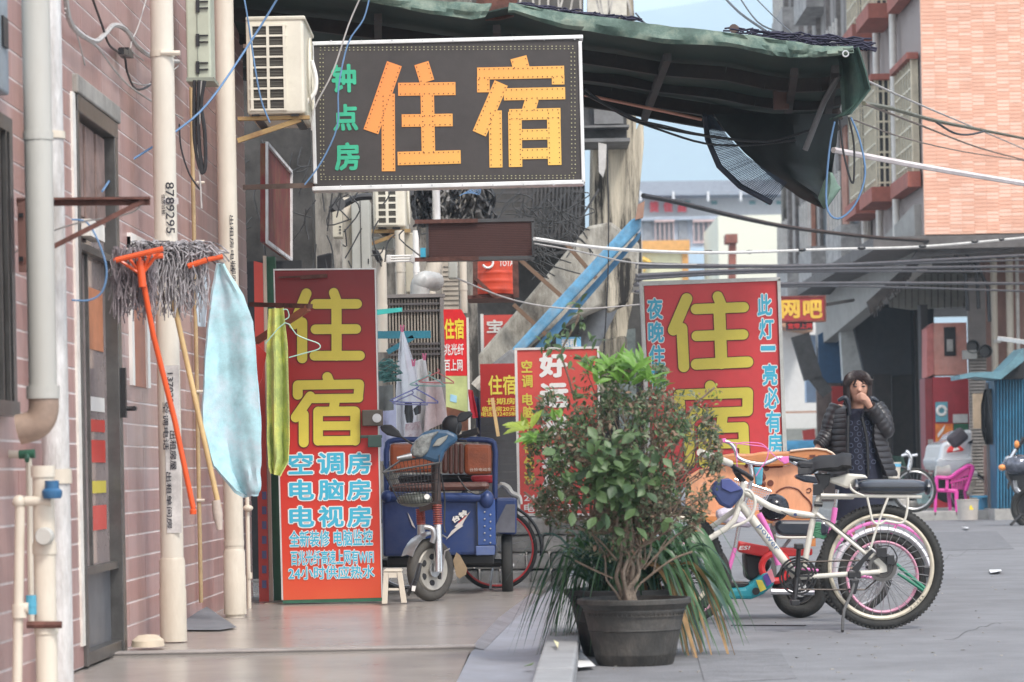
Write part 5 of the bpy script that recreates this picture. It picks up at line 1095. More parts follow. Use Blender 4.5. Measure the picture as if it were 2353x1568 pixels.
b = MB(); b.prism([TZ(*p) for p in ((1000, 900), (1080, 740), (1150, 740), (1150, 960), (1000, 960))], ZB + .34, .006); b.build('fender_lining', mat('fender_grey', (.14, .14, .16), .6, dirt=.6), tr)
wheel(tr, TP(1088, 1222, ZB + .55) , .24, .042, (1, 0, 0), M_steel, disc=M_black); wheel(tr, TP(60, 1222, ZB + .55), .24, .042, (1, 0, 0), M_steel, disc=M_black)
b = MB(); b.tube([TP(60, 1200, ZB + .55), TP(1088, 1200, ZB + .55)], .03, 8); b.build('axle', M_black, tr); tbox(150, 1142, 985, 1215, ZB + .2, .8, 'chassis', M_black)
ang = R(42); fax = (math.cos(ang), -math.sin(ang), 0)   # wheel axis, the wheel being turned towards the wall
fc = TP(487, 1250, ZF)
M_alloy = mat('dusty_alloy', (.38, .36, .32), .5, .3, var=.15, dirt=.5, dirtcol=(.25, .22, .18))
wheel(tr, fc, .212, .036, fax, M_alloy, disc=M_alloy, hubr=.05, hubw=.045, m_tyre=mat('dusty_rubber', (.06, .055, .05), .85, var=.3, dirt=.6, dirtcol=(.12, .11, .09)))
for s_, (x, yt, yb) in ((1, (545, 740, 1265)), (-1, (415, 775, 1250))):
    off = Vector(fax) * .0
    b = MB(); b.tube([TP(x, 895, ZF - .05 * s_), TP(x + 5, yb, ZF - .06 * s_)], [.026, .033], 14); b.build('fork_leg', M_chrome if s_ > 0 else M_steel, tr, smooth=True)
    b = MB(); p0, p1 = TP(x - 6, yt, ZF - .05 * s_), TP(x, 900, ZF - .05 * s_); b.tube([p0, p1], .016, 8)
    for k in range(9): b.ring(p0.lerp(p1, (k + .5) / 9), .026, .006, (0, 0, 1), 14, 6)
    b.build('spring', mat('spring_red', (.35, .06, .04), .5, dirt=.5), tr, smooth=True)
b = MB(); b.beam(TP(400, 770, ZF), TP(575, 735, ZF), .06, .05); b.tube([TP(535, 740, ZF), TP(530, 420, ZF + .03)], .032, 12); b.build('steering_column', mat('dark_brown_steel', (.06, .04, .035), .5, .3), tr, smooth=True)
g = []
for k in range(9):
    t = k / 8; a0 = R(60 + 95 * t); row = []
    for j in range(5):
        u = (j - 2) / 2 * .05; dirv = Vector((-math.sin(ang), -math.cos(ang), 0)); p = fc + dirv * (.245 * math.cos(a0)) * -1 + Vector((0, 0, .255 * math.sin(a0))) + Vector(fax) * u; p.z -= abs(u) * .25; row.append(p)
    g.append(row)
MB().sheet(g, .006).build('mudguard', M_steel, tr, smooth=True)
b = MB(); b.tube(smoothpts([TP(440, 915, ZF - .1), TP(500, 930, ZF - .1), TP(515, 985, ZF - .1), TP(500, 1040, ZF - .1)], 4), .018, 8); b.build('guard_stay', M_steel, tr, smooth=True)
b = MB(); b.prism([TZ(*p) for p in ((690, 1115), (720, 1140), (775, 1240), (765, 1290), (715, 1320), (690, 1300), (665, 1180))], ZF + .3, .02); b.build('mudflap', mat('mudflap_tan', (.28, .2, .12), .8, var=.2), tr)
b = MB(); b.tube([TP(640, 1085, ZF - .1), TP(600, 1105, ZF - .1), TP(590, 1200, ZF - .1), TP(575, 1330, ZF - .1)], .006, 6); b.build('brake_rod', M_steel, tr, smooth=True)
# cowl
b = MB(); b.prism([TZ(*p) for p in ((430, 175), (520, 152), (620, 160), (700, 195), (700, 250), (640, 285), (600, 330), (570, 420), (520, 415), (430, 385), (350, 370), (325, 320), (360, 250))], ZF - .10, .2); b.build('cowl', mat('teal_navy', (.03, .09, .17), .35, var=.2, dirt=.3), tr, bevel=.035)
b = MB(); b.prism([TZ(*p) for p in ((360, 250), (420, 200), (560, 165), (500, 230), (470, 330), (420, 375), (345, 365), (335, 320))], ZF - .125, .05); b.build('headlight', mat('headlight_lens', (.22, .23, .22), .15, .2, var=.5, scale=25), tr, bevel=.015)
b = MB(); b.prism([TZ(*p) for p in ((500, 290), (540, 230), (630, 195), (610, 235), (560, 285))], ZF - .12, .04); b.build('side_lens', mat('lens_grey', (.3, .3, .27), .25), tr, bevel=.01)
b = MB(); b.tube([TP(340, 360, ZF - .1), TP(228, 380, ZF - .12)], [.022, .012], 10); b.build('brake_lever', M_steel, tr, smooth=True)
b = MB(); b.tube([TP(660, 228, ZF + .05), TP(765, 195, ZF + .02)], .014, 8); b.tube([TP(745, 200, ZF), TP(862, 165, ZF - .03)], .024, 10); b.tube([TP(690, 235, ZF - .03), TP(770, 245, ZF - .06)], .007, 6); b.build('handlebar', M_black, tr, smooth=True)
b = MB(); b.prism([TZ(*p) for p in ((92, 130), (130, 117), (185, 118), (240, 165), (262, 205), (250, 222), (150, 200), (105, 165))], ZF + .05, .03); b.build('mirror', M_black, tr, bevel=.01); b = MB(); b.tube([TP(255, 210, ZF + .06), TP(355, 275, ZF + .03)], .007, 6); b.build('mirror_stem', M_black, tr)
b = MB(); b.prism([TZ(*p) for p in ((692, 60), (720, 22), (800, 10), (822, 40), (760, 90), (700, 104))], ZF + .05, .03); b.build('mirror', M_black, tr, bevel=.01); b = MB(); b.tube([TP(705, 98, ZF + .06), TP(690, 180, ZF + .05), TP(700, 215, ZF + .03)], .007, 6); b.build('mirror_stem', M_black, tr)
b = MB(); b.ball(TP(655, 130, ZF + .3), .07, 14, (1, .5, 1.1)); b.build('hanging_helmet', M_black, tr, smooth=True)
# wire basket
def BK(u, v, w_): # u 0..1 left-right, v depth 0..1, w 0 top..1 bottom
    x = 118 + (558 - 118) * u; xb = 250 + (540 - 250) * u; y = 490 - 75 * u + v * -60; yb = 735 - 10 * u
    return TP(x * (1 - w_) + xb * w_, y * (1 - w_) + yb * w_, ZF - .38 + .3 * v)
b = MB()
for i in range(15):
    u = i / 14; b.tube([BK(u, 0, 0), BK(u, .15, 1)], .002, 4); b.tube([BK(u, 1, 0), BK(u, .85, 1)], .002, 4)
for i in range(7): v = i / 6; b.tube([BK(0, v, 0), BK(0, .15 + .7 * v, 1)], .0028, 4); b.tube([BK(1, v, 0), BK(1, .15 + .7 * v, 1)], .0028, 4)
for w_ in (.25, .5, .75, 1): b.tube([BK(0, .15 * w_, w_), BK(1, .15 * w_, w_), BK(1, 1 - .15 * w_, w_), BK(0, 1 - .15 * w_, w_), BK(0, .15 * w_, w_)], .003, 4)
bs = b.build('basket', M_wire, tr)
WLOC[bs.name] = wloc(tr); rim = MB().tube([BK(0, 0, 0), BK(1, 0, 0), BK(1, 1, 0), BK(.3, 1.1, 0), BK(0, 0, 0)], .007, 6).build('basket_rim', mat('rim_dark', (.1, .1, .1), .3, .6), None, smooth=True); rim.parent = bs
b = MB(); b.ball(TP(365, 705, ZF - .25), .11, 14, (1.1, .8, .45)); b.build('lamp_unit', mat('dirty_glass', (.12, .13, .11), .3, var=.4, scale=20), tr, smooth=True)
b = MB(); b.lathe([(.018, 0), (.018, .03)], TP(462, 680, ZF - .34), (0, -1, 0), 12); b.build('lamp_unit', M_white, tr)
b = MB(); b.prism([TZ(*p) for p in ((608, 1018), (655, 945), (690, 920), (676, 915), (705, 885), (800, 795), (765, 850), (752, 870), (735, 905), (745, 908), (700, 938))], ZB - .012, .008); b.build('lightning_print', mat('bolt_white', (.7, .66, .62), .4), tr)
b = MB(); b.prism([TZ(*p) for p in ((700, 886), (790, 805), (765, 835), (715, 882))], ZB - .016, .006); b.build('lightning_print', mat('bolt_red', (.6, .06, .05), .4), tr)
cA = TP(715, 832, ZB); RT = Matrix.Translation(cA) @ Matrix.Rotation(R(-32), 4, 'Y') @ Matrix.Translation(-cA)
letters(tr, '台铃', *TZ(648, 808), *TZ(785, 858), ZB - .018, M_white, .05, M_black, .03, M=RT)
b = MB(); b.prism([TZ(*p) for p in ((310, 800), (345, 870), (372, 930), (345, 905), (325, 850))], ZB - .012, .008); b.build('lightning_print', mat('bolt_white', (.7, .66, .62), .4), tr)
b = MB(); b.tube(smoothpts([TP(570, 500, ZF), TP(600, 700, ZF + .05), TP(595, 900, ZF + .02), TP(605, 960, ZF)], 4), .006, 6); b.tube(smoothpts([TP(700, 520, ZB - .1), TP(770, 620, ZB - .1), TP(860, 660, ZB - .1), TP(930, 620, ZB - .1)], 4), .006, 6); b.build('brake_cable', M_wire, tr, smooth=True)
b = MB(); b.tube([TP(410, 1200, ZF - .25), TP(380, 1320, ZF - .28), TP(310, 1450, ZF - .3)], [.014, .018, .012], 8); b.tube([TP(372, 1338, ZF - .33), TP(350, 1395, ZF - .33)], .016, 8); b.build('lock_cable', M_black, tr, smooth=True)
b = MB(); b.ext([TP(345, 1375, ZF - .36), TP(375, 1380, ZF - .36), TP(365, 1420, ZF - .36), TP(340, 1415, ZF - .36)], (0, .04, 0)); b.build('lock_tag', M_white, tr)
b = MB(); b.tube(smoothpts([TP(x, y, ZB + .6) for x, y in ((1005, 620), (1040, 585), (1090, 610), (1125, 655), (1180, 680), (1195, 740))], 3), [.012, .03, .04, .035, .03, .02], 8, flat=.6); tag(b.build('white_cloth', mat('dirty_white', (.6, .58, .52), .9), smooth=True), 'crumpled white cloth tucked on the right rear fender of the tricycle', 'cloth')
# red-rimmed bicycle behind
rbk = thing('bicycle', 'old bicycle with red rims standing behind the tricycle', 'bicycle', G(1140, 1357))
Zr = 22.0; M_rr = mat('red_rim', (.6, .05, .05), .4)
c1 = P(1140, 1262, Zr); c2 = P(935, 1266, Zr + .1)
wheel(rbk, c1, .305, .016, (0, 1, 0), M_rr, rimr=.272, rimw=.010); wheel(rbk, c2, .305, .016, (0, 1, 0), M_steel)
b = MB(); bbk = c1.lerp(c2, .45) + Vector((0, 0, -.02)); st_ = c1.lerp(c2, .35) + Vector((0, 0, .45)); hd = c2 + Vector((.1, 0, .5))
for a_, b__ in ((c1, bbk), (c1, st_), (bbk, st_), (bbk, hd), (st_, hd), (hd, c2)): b.tube([a_, b__], .014, 8)
b.build('frame', M_black, rbk, smooth=True); b = MB(); b.arc(c1, .335, .012, -10, 150, n=20); b.build('mudguard', M_black, rbk, smooth=True)
b = MB(); b.tube([c1, c1 + Vector((-.05, -.12, -.3))], .008, 6); b.build('kickstand', M_steel, rbk)
# ---------------------------------------------------------------- street on the right: tall houses
def zr(zx, zy): return 1777.5 + .3803 * zx, .3803 * zy
M_brk = mat('orange_brick', (.74, .42, .30), .7, var=.1, scale=1.5, dirt=.15, dirtcol=(.5, .25, .18)); M_brk2 = mat('orange_brick_pale', (.80, .52, .40), .7, var=.1, scale=1.5)
M_mort = mat('pale_mortar', (.78, .47, .34), .8, var=.05)
M_gwall = mat('grey_pink_wall', (.34, .29, .27), .8, var=.12, scale=.8, dirt=.5, dirtcol=(.2, .17, .16), dscale=.8, stretch=(1, .3, .5))
M_redsl = mat('red_brown_slab', (.34, .11, .08), .8, var=.15, dirt=.4)
BX, BY = 6.42, 46.0
hb = thing('brick_house', 'tall house with orange brick front and caged bay windows over the lane', 'building', (BX, BY, 0))
zb = P(2140, 540, BY).z; ztp = P(2140, -80, BY).z; xr = P(2440, 540, BY).x + 1.5
b = MB(); b.box(((BX + .02 + xr) / 2, BY + 3.6, (zb + ztp + 3) / 2), (xr - BX - .04, 7.1, ztp + 3 - zb)); b.build('wall', M_gwall, hb)
b = MB(); b.box(((BX + xr) / 2, BY - .02, (zb + ztp + 2) / 2), (xr - BX, .04, ztp + 2 - zb)); b.build('front_render', M_mort, hb)
b = MB(); b2 = MB(); random.seed(4)
rh = .058; cw = .19; ncol = int((xr - BX) / cw)
for r_ in range(int((ztp + 1 - zb) / rh)):
    for c_ in range(ncol):
        band = (c_ // 2) % 2; x = BX + .01 + (c_ + .5) * cw; zz_ = zb + (r_ + .5) * rh + (.029 if band else 0)
        (b2 if (random.random() < .35) ^ (band and r_ % 2 == 0) else b).box((x, BY - .041, zz_), (cw - .010, .012, rh - .012))
tag(b.build('brick', M_brk, hb), kind='stuff'); tag(b2.build('brick', M_brk2, hb), kind='stuff')
def side(name, y0, y1, z0, z1, out, m, parent=hb, x=BX): b = MB(); b.box((x - out / 2, (y0 + y1) / 2, (z0 + z1) / 2), (out, y1 - y0, z1 - z0)); return b.build(name, m, parent)
M_wpipe = mat('white_pipe', (.62, .6, .56), .5); M_dwin = mat('window_dark', (.025, .025, .03), .45, spec=.4); M_cream = mat('cream_frame', (.62, .56, .42), .5)
def bay(y0, y1, z0, out, hgt=1.75):
    side('sill_slab', y0 - .12, y1 + .12, z0 - .24, z0, out + .10, M_redsl); side('sill_slab', y0 - .1, y1 + .1, z0 + hgt, z0 + hgt + .1, out + .08, M_redsl)
    side('bay_pane', y0 + .02, y1 - .02, z0 + .002, z0 + hgt - .002, out - .06, M_dwin)
    b = MB()
    n = max(3, int((y1 - y0) / .28))
    for i in range(n + 1): yy = y0 + (y1 - y0) * i / n; b.box((BX - out, yy, z0 + hgt / 2), (.035, .035, hgt))
    for j in range(6): zz_ = z0 + hgt * (j + .5) / 6; b.box((BX - out, (y0 + y1) / 2, zz_), (.022, y1 - y0, .03))
    for j in range(4): xx = BX - out * (j + .5) / 4; b.box((xx, y0, z0 + hgt / 2), (.03, .03, hgt))
    for j in range(7): zz_ = z0 + hgt * (j + .3) / 7; b.box((BX - out / 2, y0 - .002, zz_), (out, .02, .03))
    b.build('cage', M_cream, hb)
for z0 in (5.35, 8.35, 11.35):
    for (y0, y1, o_) in ((46.4, 48.3, .10), (48.9, 50.4, .36), (51.2, 52.6, .36)): bay(y0, y1, z0, o_)
for yy in (48.6, 50.8, 52.9): b = MB(); b.tube([Vector((BX - .09, yy, zb)), Vector((BX - .09, yy, ztp + 2))], .06, 10); b.build('rain_pipe', M_wpipe, hb, smooth=True)
side('tiled_strip', 52.75, 53.15, zb, ztp + 2, .06, mat('pale_tile_strip', (.5, .47, .42), .6, var=.1)); 
# second house farther on
h2 = thing('far_house', 'narrow weathered house with stained balconies beyond the brick house', 'building', (BX, 54, 0))
b = MB(); b.box((BX + 3.1, 61.6, 11.2), (6, 16.6, 14)); b.build('wall', mat('weathered_wall', (.33, .31, .29), .9, var=.3, scale=.8, dirt=.7, dirtcol=(.1, .1, .1), stretch=(1, 1, .3)), h2)
for z_ in (4.8, 7.6, 10.4, 13.2):
    for yy in (54.6, 60.0, 65.2): 
        b = MB(); b.box((BX - .12, yy + 1.2, z_), (.44, 2.6, .8)); b.build('balcony', mat('balcony_grey', (.36, .35, .34), .9, var=.3, dirt=.6), h2)
        b = MB(); b.box((BX + .09, yy + 1.2, z_ + 1.1), (.04, 1.6, 1.2)); b.build('window', M_dwin, h2)
        b = MB(); 
        for j in range(5): b.box((BX - .32, yy + .2 + j * .5, z_ + .9), (.04, .05, 1.0))
        tag(b.build('rail_bars', M_wpipe, h2), kind='stuff')
b = MB(); b.box((BX + .05, 69.7, 9.4), (.1, .5, 10)); b.build('dark_edge', M_grime, h2)
# underside, canopy, shop level
sh_ = thing('shop_arcade', 'shaded shop arcade with grey panels under the brick house', 'building', (BX, 50, 0))
b = MB(); b.box((BX + 3.5, BY + 6, zb - .12), (8.6, 12.2, .2)); b.build('ceiling', mat('arcade_ceiling', (.13, .12, .115), .9, dirt=.5), sh_)
Zc = 50.0
b = MB(); b.prism([(2092, 600), (2120, 560), (2140, 541), (2330, 549), (2330, 575), (2120, 590)], 46.2, .3); b.build('edge_beam', mat('edge_beam', (.16, .15, .15), .9, dirt=.5), sh_)
q0, q1, q2, q3 = P(2105, 612, 46.5), P(1878, 800, 59), P(1872, 715, 59), P(2100, 470, 46.5)
b = MB(); b.ext([q0, q1, q2 + Vector((.0, 0, 0)), q3], (.25, 0, 0)); b.build('fascia', mat('pale_fascia', (.34, .33, .31), .85, var=.1, dirt=.5, dirtcol=(.2, .19, .17), dscale=1.2), sh_)
b = MB(); b.prism([(1992, 694), (2095, 600), (2120, 600), (2040, 680), (2002, 722)], 46.4, .1); b.build('torn_roofing', mat('torn_roofing', (.035, .03, .028), .9, var=.5), sh_)
b = MB(); random.seed(9)
for i in range(40):
    t = random.random(); x, y = 2000 + 100 * t, 715 - 100 * t; b.tube([P(x, y, 46.3), P(x + random.uniform(-5, 9), y + random.uniform(8, 26), 46.3)], .012, 4)
tag(b.build('frayed_ends', mat('torn_roofing', (.035, .03, .028)), sh_), kind='stuff')
b = MB(); b.prism([(2040, 655), (2120, 600), (2285, 640), (2280, 700), (2095, 712), (2045, 705)], 52, .1); b.build('glazed_tiles', mat('pale_tiles', (.42, .42, .38), .5, dirt=.3), sh_)
b = MB()
for i in range(15): b.prism([(2050 + i * 15, 630), (2051.5 + i * 15, 630), (2051.5 + i * 15, 708), (2050 + i * 15, 708)], 51.97, .03)
tag(b.build('tile_joints', M_grime, sh_), kind='stuff')
pb_part('back_wall', 1882, 700, 2150, 1205, 60, .3, mat('arcade_back_shade', (.022, .022, .026), .9, var=.4, scale=.8), sh_)  # back wall, grey panel and doors coloured dark to carry the arcade's shade
b = MB(); b.prism([(1930, 745), (1955, 735), (1985, 868), (1938, 874)], 56, .3); b.build('panel', mat('panel_pale', (.40, .41, .40), .6, dirt=.3), sh_)
b = MB(); b.prism([(1958, 720), (2090, 700), (2095, 860), (1988, 868)], 57.5, .3); b.build('panel', mat('panel_grey', (.055, .06, .072), .7, dirt=.4), sh_)
b = MB(); b.prism([(1880, 770), (1930, 740), (1938, 880), (1882, 880)], 58, .1); b.build('panel', mat('panel_blue', (.02, .07, .15), .6), sh_)
pb_part('brown_wall', 1880, 882, 1935, 1200, 58.5, .2, mat('brown_wall', (.14, .10, .085), .8, var=.3), sh_)
for i, (x0, x1) in enumerate(((2105, 2122), (2010, 2050), (2052, 2098))): pb_part('door_leaf', x0, 860 if i else 700, x1, 1180, 57 + i * .3, .1, mat('door_leaf', (.035, .028, .026), .6, var=.3), sh_)
pb_part('dark_sign', 1912, 888, 1940, 985, 57.6, .05, M_redd, sh_)
pb_part('column', 2120, 700, 2136, 1190, 50, .4, mat('dark_column', (.05, .045, .045), .8), sh_)
# pink and red kiosk pillar
ks = thing('shop_pillar', 'pink and red shop pillar pasted with posters beside the pink chair', 'pillar', P(2180, 1185, 49)); Z = 48.5
b = MB(); b.prism([(2130, 755), (2146, 742), (2146, 860), (2130, 868)], Z, .6); b.build('side', mat('pink_paint', (.5, .16, .14), .7, dirt=.3), ks)
pb_part('upper_panel', 2146, 742, 2222, 862, Z, .6, mat('pink_paint_pale', (.58, .25, .2), .7, dirt=.5, dirtcol=(.55, .42, .36), dscale=1.2), ks); pb_part('lower_panel', 2146, 866, 2228, 1180, Z, .6, mat('shop_red', (.34, .02, .03), .5), ks)
pb_part('lower_side', 2128, 870, 2145, 1180, Z + .05, .6, mat('shop_red2', (.22, .02, .025), .5), ks)
pb_part('grey_base', 2133, 1010, 2146, 1090, Z + .04, .05, M_conc, ks)
b = MB(); b.pbox(2170, 752, 2196, 818, Z - .03, .04); b.build('picture_frame', M_dark, ks); pb_part('picture', 2176, 780, 2190, 808, Z - .05, .02, M_conc, ks)
for (q, mm) in (((2150, 924, 2178, 970), mat('poster_teal', (.12, .35, .42), .5, var=.3)), ((2190, 952, 2224, 972), mat('poster_white', (.55, .55, .53), .5)), ((2150, 974, 2190, 1030), mat('poster_orange', (.75, .25, .03), .5, var=.4, dirt=.7, dirtcol=(.6, .03, .02), dscale=4)), ((2192, 974, 2226, 1026), mat('poster_green', (.03, .14, .07), .5, var=.4)), ((2152, 1032, 2200, 1062), mat('poster_dark', (.08, .08, .14), .5, var=.6, scale=12))): pb_part('poster', *q, Z - .03, .02, mm, ks)
b = MB(); b.prism([(2154, 998), (2172, 976), (2168, 990), (2156, 1006)], Z - .045, .01); b.build('poster', M_white, ks)
b = MB(); b.arc(P(2164, 944, Z - .05), .07, .025, 0, 350); b.build('print', M_white, ks)
# shutter column and pink wall, pipes
shc = thing('rolling_shutter', 'grey ribbed rolling shutter between the red pillar and the blue shed', 'shutter', P(2245, 1180, 48)); Z = 47.9
pb_part('backing', 2228, 640, 2268, 1150, Z + .06, .1, mat('shutter_mid', (.17, .15, .14), .7), shc)
b = MB()
for i in range(46): b.pbox(2229, 800 + i * 7.6, 2267, 804.5 + i * 7.6, Z, .06)
pieces(b, 'slat', mat('shutter_pale', (.32, .29, .26), .6, dirt=.4), shc)
for (x, y) in ((2233, 797), (2262, 808)): b = MB(); b.lathe([(.0, 0), (.09, .0), (.11, -.12), (.10, -.12), (.08, -.02)], P(x, y, Z - .1), (0, 1, 0), 16); b.build('exhaust_pipe', M_black, shc, smooth=True)
b = MB(); b.pbox(2215, 805, 2245, 825, Z - .2, .2); b.build('vent_box', mat('vent_grey', (.3, .3, .28), .6), shc)
pw = thing('pink_wall', 'dull pink house wall with two cream pipes at the right edge', 'wall', P(2330, 1180, 48)); 
pb_part('wall', 2268, 556, 2480, 1185, 48.4, .5, mat('dull_pink', (.40, .24, .2), .8, var=.12, dirt=.5, dirtcol=(.22, .14, .12), stretch=(1, 1, .4)), pw)
for x, r in ((2292, .055), (2328, .06), (2346, .03)): b = MB(); b.tube([P(x, 1180, 48.1), P(x - 10, 560, 48.1)], r, 12); b.build('pipe', M_pvc if x != 2346 else M_wpipe, pw, smooth=True)
b = MB(); b.pbox(2284, 780, 2300, 788, 48, .1); b.pbox(2305, 848, 2345, 854, 48, .1); pieces(b, 'pipe_clip', M_wpipe, pw)
b = MB(); b.beam(P(2296, 778, 45), P(2380, 790, 44), .06, .06); tag(b.build('white_bar', M_signw), 'white bar poking in from the right above the blue shed', 'bar')
b = MB()
for (x, y, w_) in ((2190, 575, 4), (2215, 570, 3), (2240, 600, 4)): b.tube([P(x, y, 47), P(x + 30, y + 60, 47), P(x + 34, y + 140, 47)], .03, 6)
tag(b.build('arcade_wiring', M_wire, sh_), kind='stuff')
# blue shed
bs_ = thing('blue_shed', 'small blue corrugated shed with a tin roof at the right edge', 'shed', P(2330, 1175, 44)); Z = 44.0
b = MB()
for i in range(11): x = 2292 + i * 7; b.prism([(x, 872), (x + 3.4, 872), (x + 3.4, 1168), (x, 1168)], Z - .05, .05)
pieces(b, 'rib', mat('shed_blue', (.03, .17, .29), .5, .2, var=.2, dirt=.4), bs_)
pb_part('wall', 2288, 868, 2480, 1170, Z + .01, .8, mat('shed_blue_dark', (.02, .11, .20), .5, dirt=.4), bs_)
b = MB(); b.prism([(2205, 862), (2232, 856), (2300, 854), (2353, 800), (2353, 830), (2300, 872), (2240, 866), (2206, 872)], Z - .5, .9); b.build('roof', mat('tin_roof', (.14, .28, .33), .5, .3, dirt=.6), bs_)
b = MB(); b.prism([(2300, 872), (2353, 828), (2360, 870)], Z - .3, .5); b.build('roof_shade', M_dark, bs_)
pb_part('base', 2286, 1168, 2480, 1200, Z - .1, 1.0, M_conc, bs_)
b = MB(); b.tube([P(2277, 1180, 44.6), P(2270, 880, 44.6)], .045, 8); tag(b.build('steel_post', mat('post_grey', (.12, .11, .11), .6), smooth=True), 'thin grey steel post holding the tin roof left of the blue shed', 'post')
sheet_cloth('hanging_jacket', 'black jacket hanging under the tin roof beside the steel post', [(2262, 895, 2278, 893), (2254, 930, 2284, 925), (2256, 990, 2286, 985), (2264, 1022, 2284, 1022)], 44.3, M_black, .08, 5, cat='jacket')
b = MB(); b.pbox(2262, 1024, 2284, 1150, 45.2, .05); tag(b.build('pink_board', mat('pink_board', (.5, .32, .26), .8, dirt=.4)), 'pale pink board standing below the hanging black jacket', 'board')
b = MB(); b.pbox(2236, 905, 2262, 985, 45.4, .05); tag(b.build('cardboard', mat('cardboard', (.5, .38, .26), .8, dirt=.4)), 'tan cardboard leaning on the shutter beside the black jacket', 'cardboard')
b = MB(); b.box((8.8, 46, .03), (6.5, 3, .16)); struct(b.build('pavement_right', M_conc, bevel=.02))
b = MB(); b.box((8.9, 56, .02), (7.4, 16, .14)); struct(b.build('arcade_floor', M_conc, bevel=.02))
# 网吧 sign
ws = thing('shop_sign', 'red shop sign reading 网吧 in yellow, projecting into the lane', 'sign', P(1850, 745, 42)); Z = 44.0
pb_part('board', 1796, 682, 1897, 738, Z, .2, mat('shop_sign_red', (.36, .03, .03), .5, dirt=.2), ws); b = MB(); b.pbox(1794, 680, 1898, 684, Z - .02, .24); b.pbox(1794, 736, 1898, 740, Z - .02, .24); b.pbox(1894, 684, 1898, 736, Z - .02, .24); b.build('frame', mat('dull_red', (.26, .035, .03)), ws)
letters(ws, '网', 1794, 690, 1838, 732, Z - .01, mat('sign_gold', (.68, .42, .05), .5), .04); letters(ws, '吧', 1845, 690, 1890, 732, Z - .01, MATS['sign_gold'], .04)
pb_part('led_strip', 1808, 741, 1868, 758, Z, .15, M_dark, ws); letters(ws, '宽带上网', 1810, 743, 1866, 756, Z - .01, mat('led_red', (.5, .02, .02), .5), .02)
b = MB(); b.beam(P(1898, 700, Z + .1), P(1960, 690, Z + 4), .05, .05); b.build('bracket', M_dframe, ws)
# dark sloping awning edge
b = MB(); b.beam(P(1838, 770, 50), P(1868, 870, 50), .22, .3); b.beam(P(1866, 860, 50), P(1902, 905, 50), .15, .2); tag(b.build('drain_spout', mat('spout_dark', (.05, .05, .05), .8, var=.4)), 'dark bent drain chute below the 网吧 sign', 'chute')
b = MB()
for i in range(9): yy = 54.5 + i * 1.75; b.box((BX + .06, yy, 10.6), (.1, random.uniform(.15, .5), 12.6))
for o in pieces(b, 'wall_strip', mat('wall_strip', (.22, .2, .19), .9, var=.4, dirt=.6), h2): pass
b = MB(); b.box((BX + .03, 56.6, 6.5), (.1, .9, 4)); b.box((BX + .03, 63.3, 7), (.1, .7, 5)); pieces(b, 'orange_strip', mat('old_orange', (.42, .2, .14), .8, var=.2, dirt=.4), h2)
# ---------------------------------------------------------------- houses beyond
ft = thing('factory_building', 'long pale building with grey roof, red rooftop characters and small teal windows', 'building', P(1640, 700, 130)); Z = 130
M_fw = mat('factory_white', (.62, .63, .64), .8, var=.05); 
pb_part('upper_wall', 1440, 448, 1860, 500, Z, 6, M_fw, ft); b = MB(); b.prism([(1430, 418), (1870, 412), (1870, 446), (1430, 450)], Z - 1.5, 9); b.build('roof', mat('factory_roof', (.28, .31, .36), .7, var=.1), ft)
pb_part('lower_wall', 1440, 503, 1662, 1050, Z - 3, 3, mat('factory_lower', (.50, .54, .60), .8, var=.06), ft)
pb_part('band', 1440, 498, 1662, 506, Z - 3.4, 3, mat('factory_band', (.36, .40, .46), .8), ft)
for x in (1540, 1556 + 22, 1728, 1765, 1790, 1640, 1820): pb_part('window', x - 6, 462, x + 8, 470, Z - .05, .1, mat('teal_pane', (.15, .32, .34), .3), ft)
for x in (1470, 1545, 1625, 1700): pb_part('vent', x, 440, x + 5, 462, Z - 1.7, .3, M_fw, ft)
for i, ch in enumerate('捷佳鑫'): letters(ft, ch, 1492 + i * 32, 462, 1514 + i * 32, 488, Z - .3, mat('letter_red', (.75, .06, .08), .5), .06)
for x0, x1 in ((1478, 1500), (1506, 1548), (1560, 1580), (1594, 1640)):
    f_ = pb_part('window', x0, 505 if x0 in (1478, 1560) else 510, x1, 555, Z - 3.1, .12, mat('far_window', (.25, .26, .28), .4), ft)
    if x1 - x0 > 30:
        b = MB()
        for k in range(5): b.pbox(x0 + (x1 - x0) * k / 4 - 1, 508, x0 + (x1 - x0) * k / 4 + 1, 556, Z - 3.3, .1)
        b.pbox(x0 - 2, 505, x1 + 2, 510, Z - 3.4, .2); b.pbox(x0 - 2, 554, x1 + 2, 559, Z - 3.4, .2); b.build('window_frame', mat('far_frame', (.55, .4, .38), .6), ft)
yh = thing('yellow_house', 'pale yellow flat house with an orange parapet behind the blue beam', 'building', P(1520, 1050, 115)); Z = 115
pb_part('wall', 1440, 576, 1578, 1050, Z, 5, mat('pale_yellow', (.72, .72, .50), .8, var=.06, dirt=.2, dirtcol=(.5, .45, .3)), yh); pb_part('parapet', 1440, 553, 1585, 577, Z - .3, 6, mat('orange_parapet', (.68, .36, .12), .8, var=.1), yh); pb_part('orange_corner', 1572, 577, 1586, 1050, Z - .1, .4, MATS['orange_parapet'], yh)
b = MB(); b.arc(P(1470, 625, Z - .2), .5, .10, 30, 200, n=8); b.pbox(1460, 620, 1484, 624, Z - .3, .1); b.pbox(1462, 630, 1484, 634, Z - .3, .1); b.build('painted_sign', mat('sign_gold', (.68, .42, .05)), yh)
bh = thing('blue_house', 'pale blue flat wall between the yellow house and the cream house', 'building', P(1620, 1050, 120)); pb_part('wall', 1584, 568, 1662, 1050, 121, 4, mat('pale_blue_wall', (.42, .55, .68), .8, var=.06), bh)
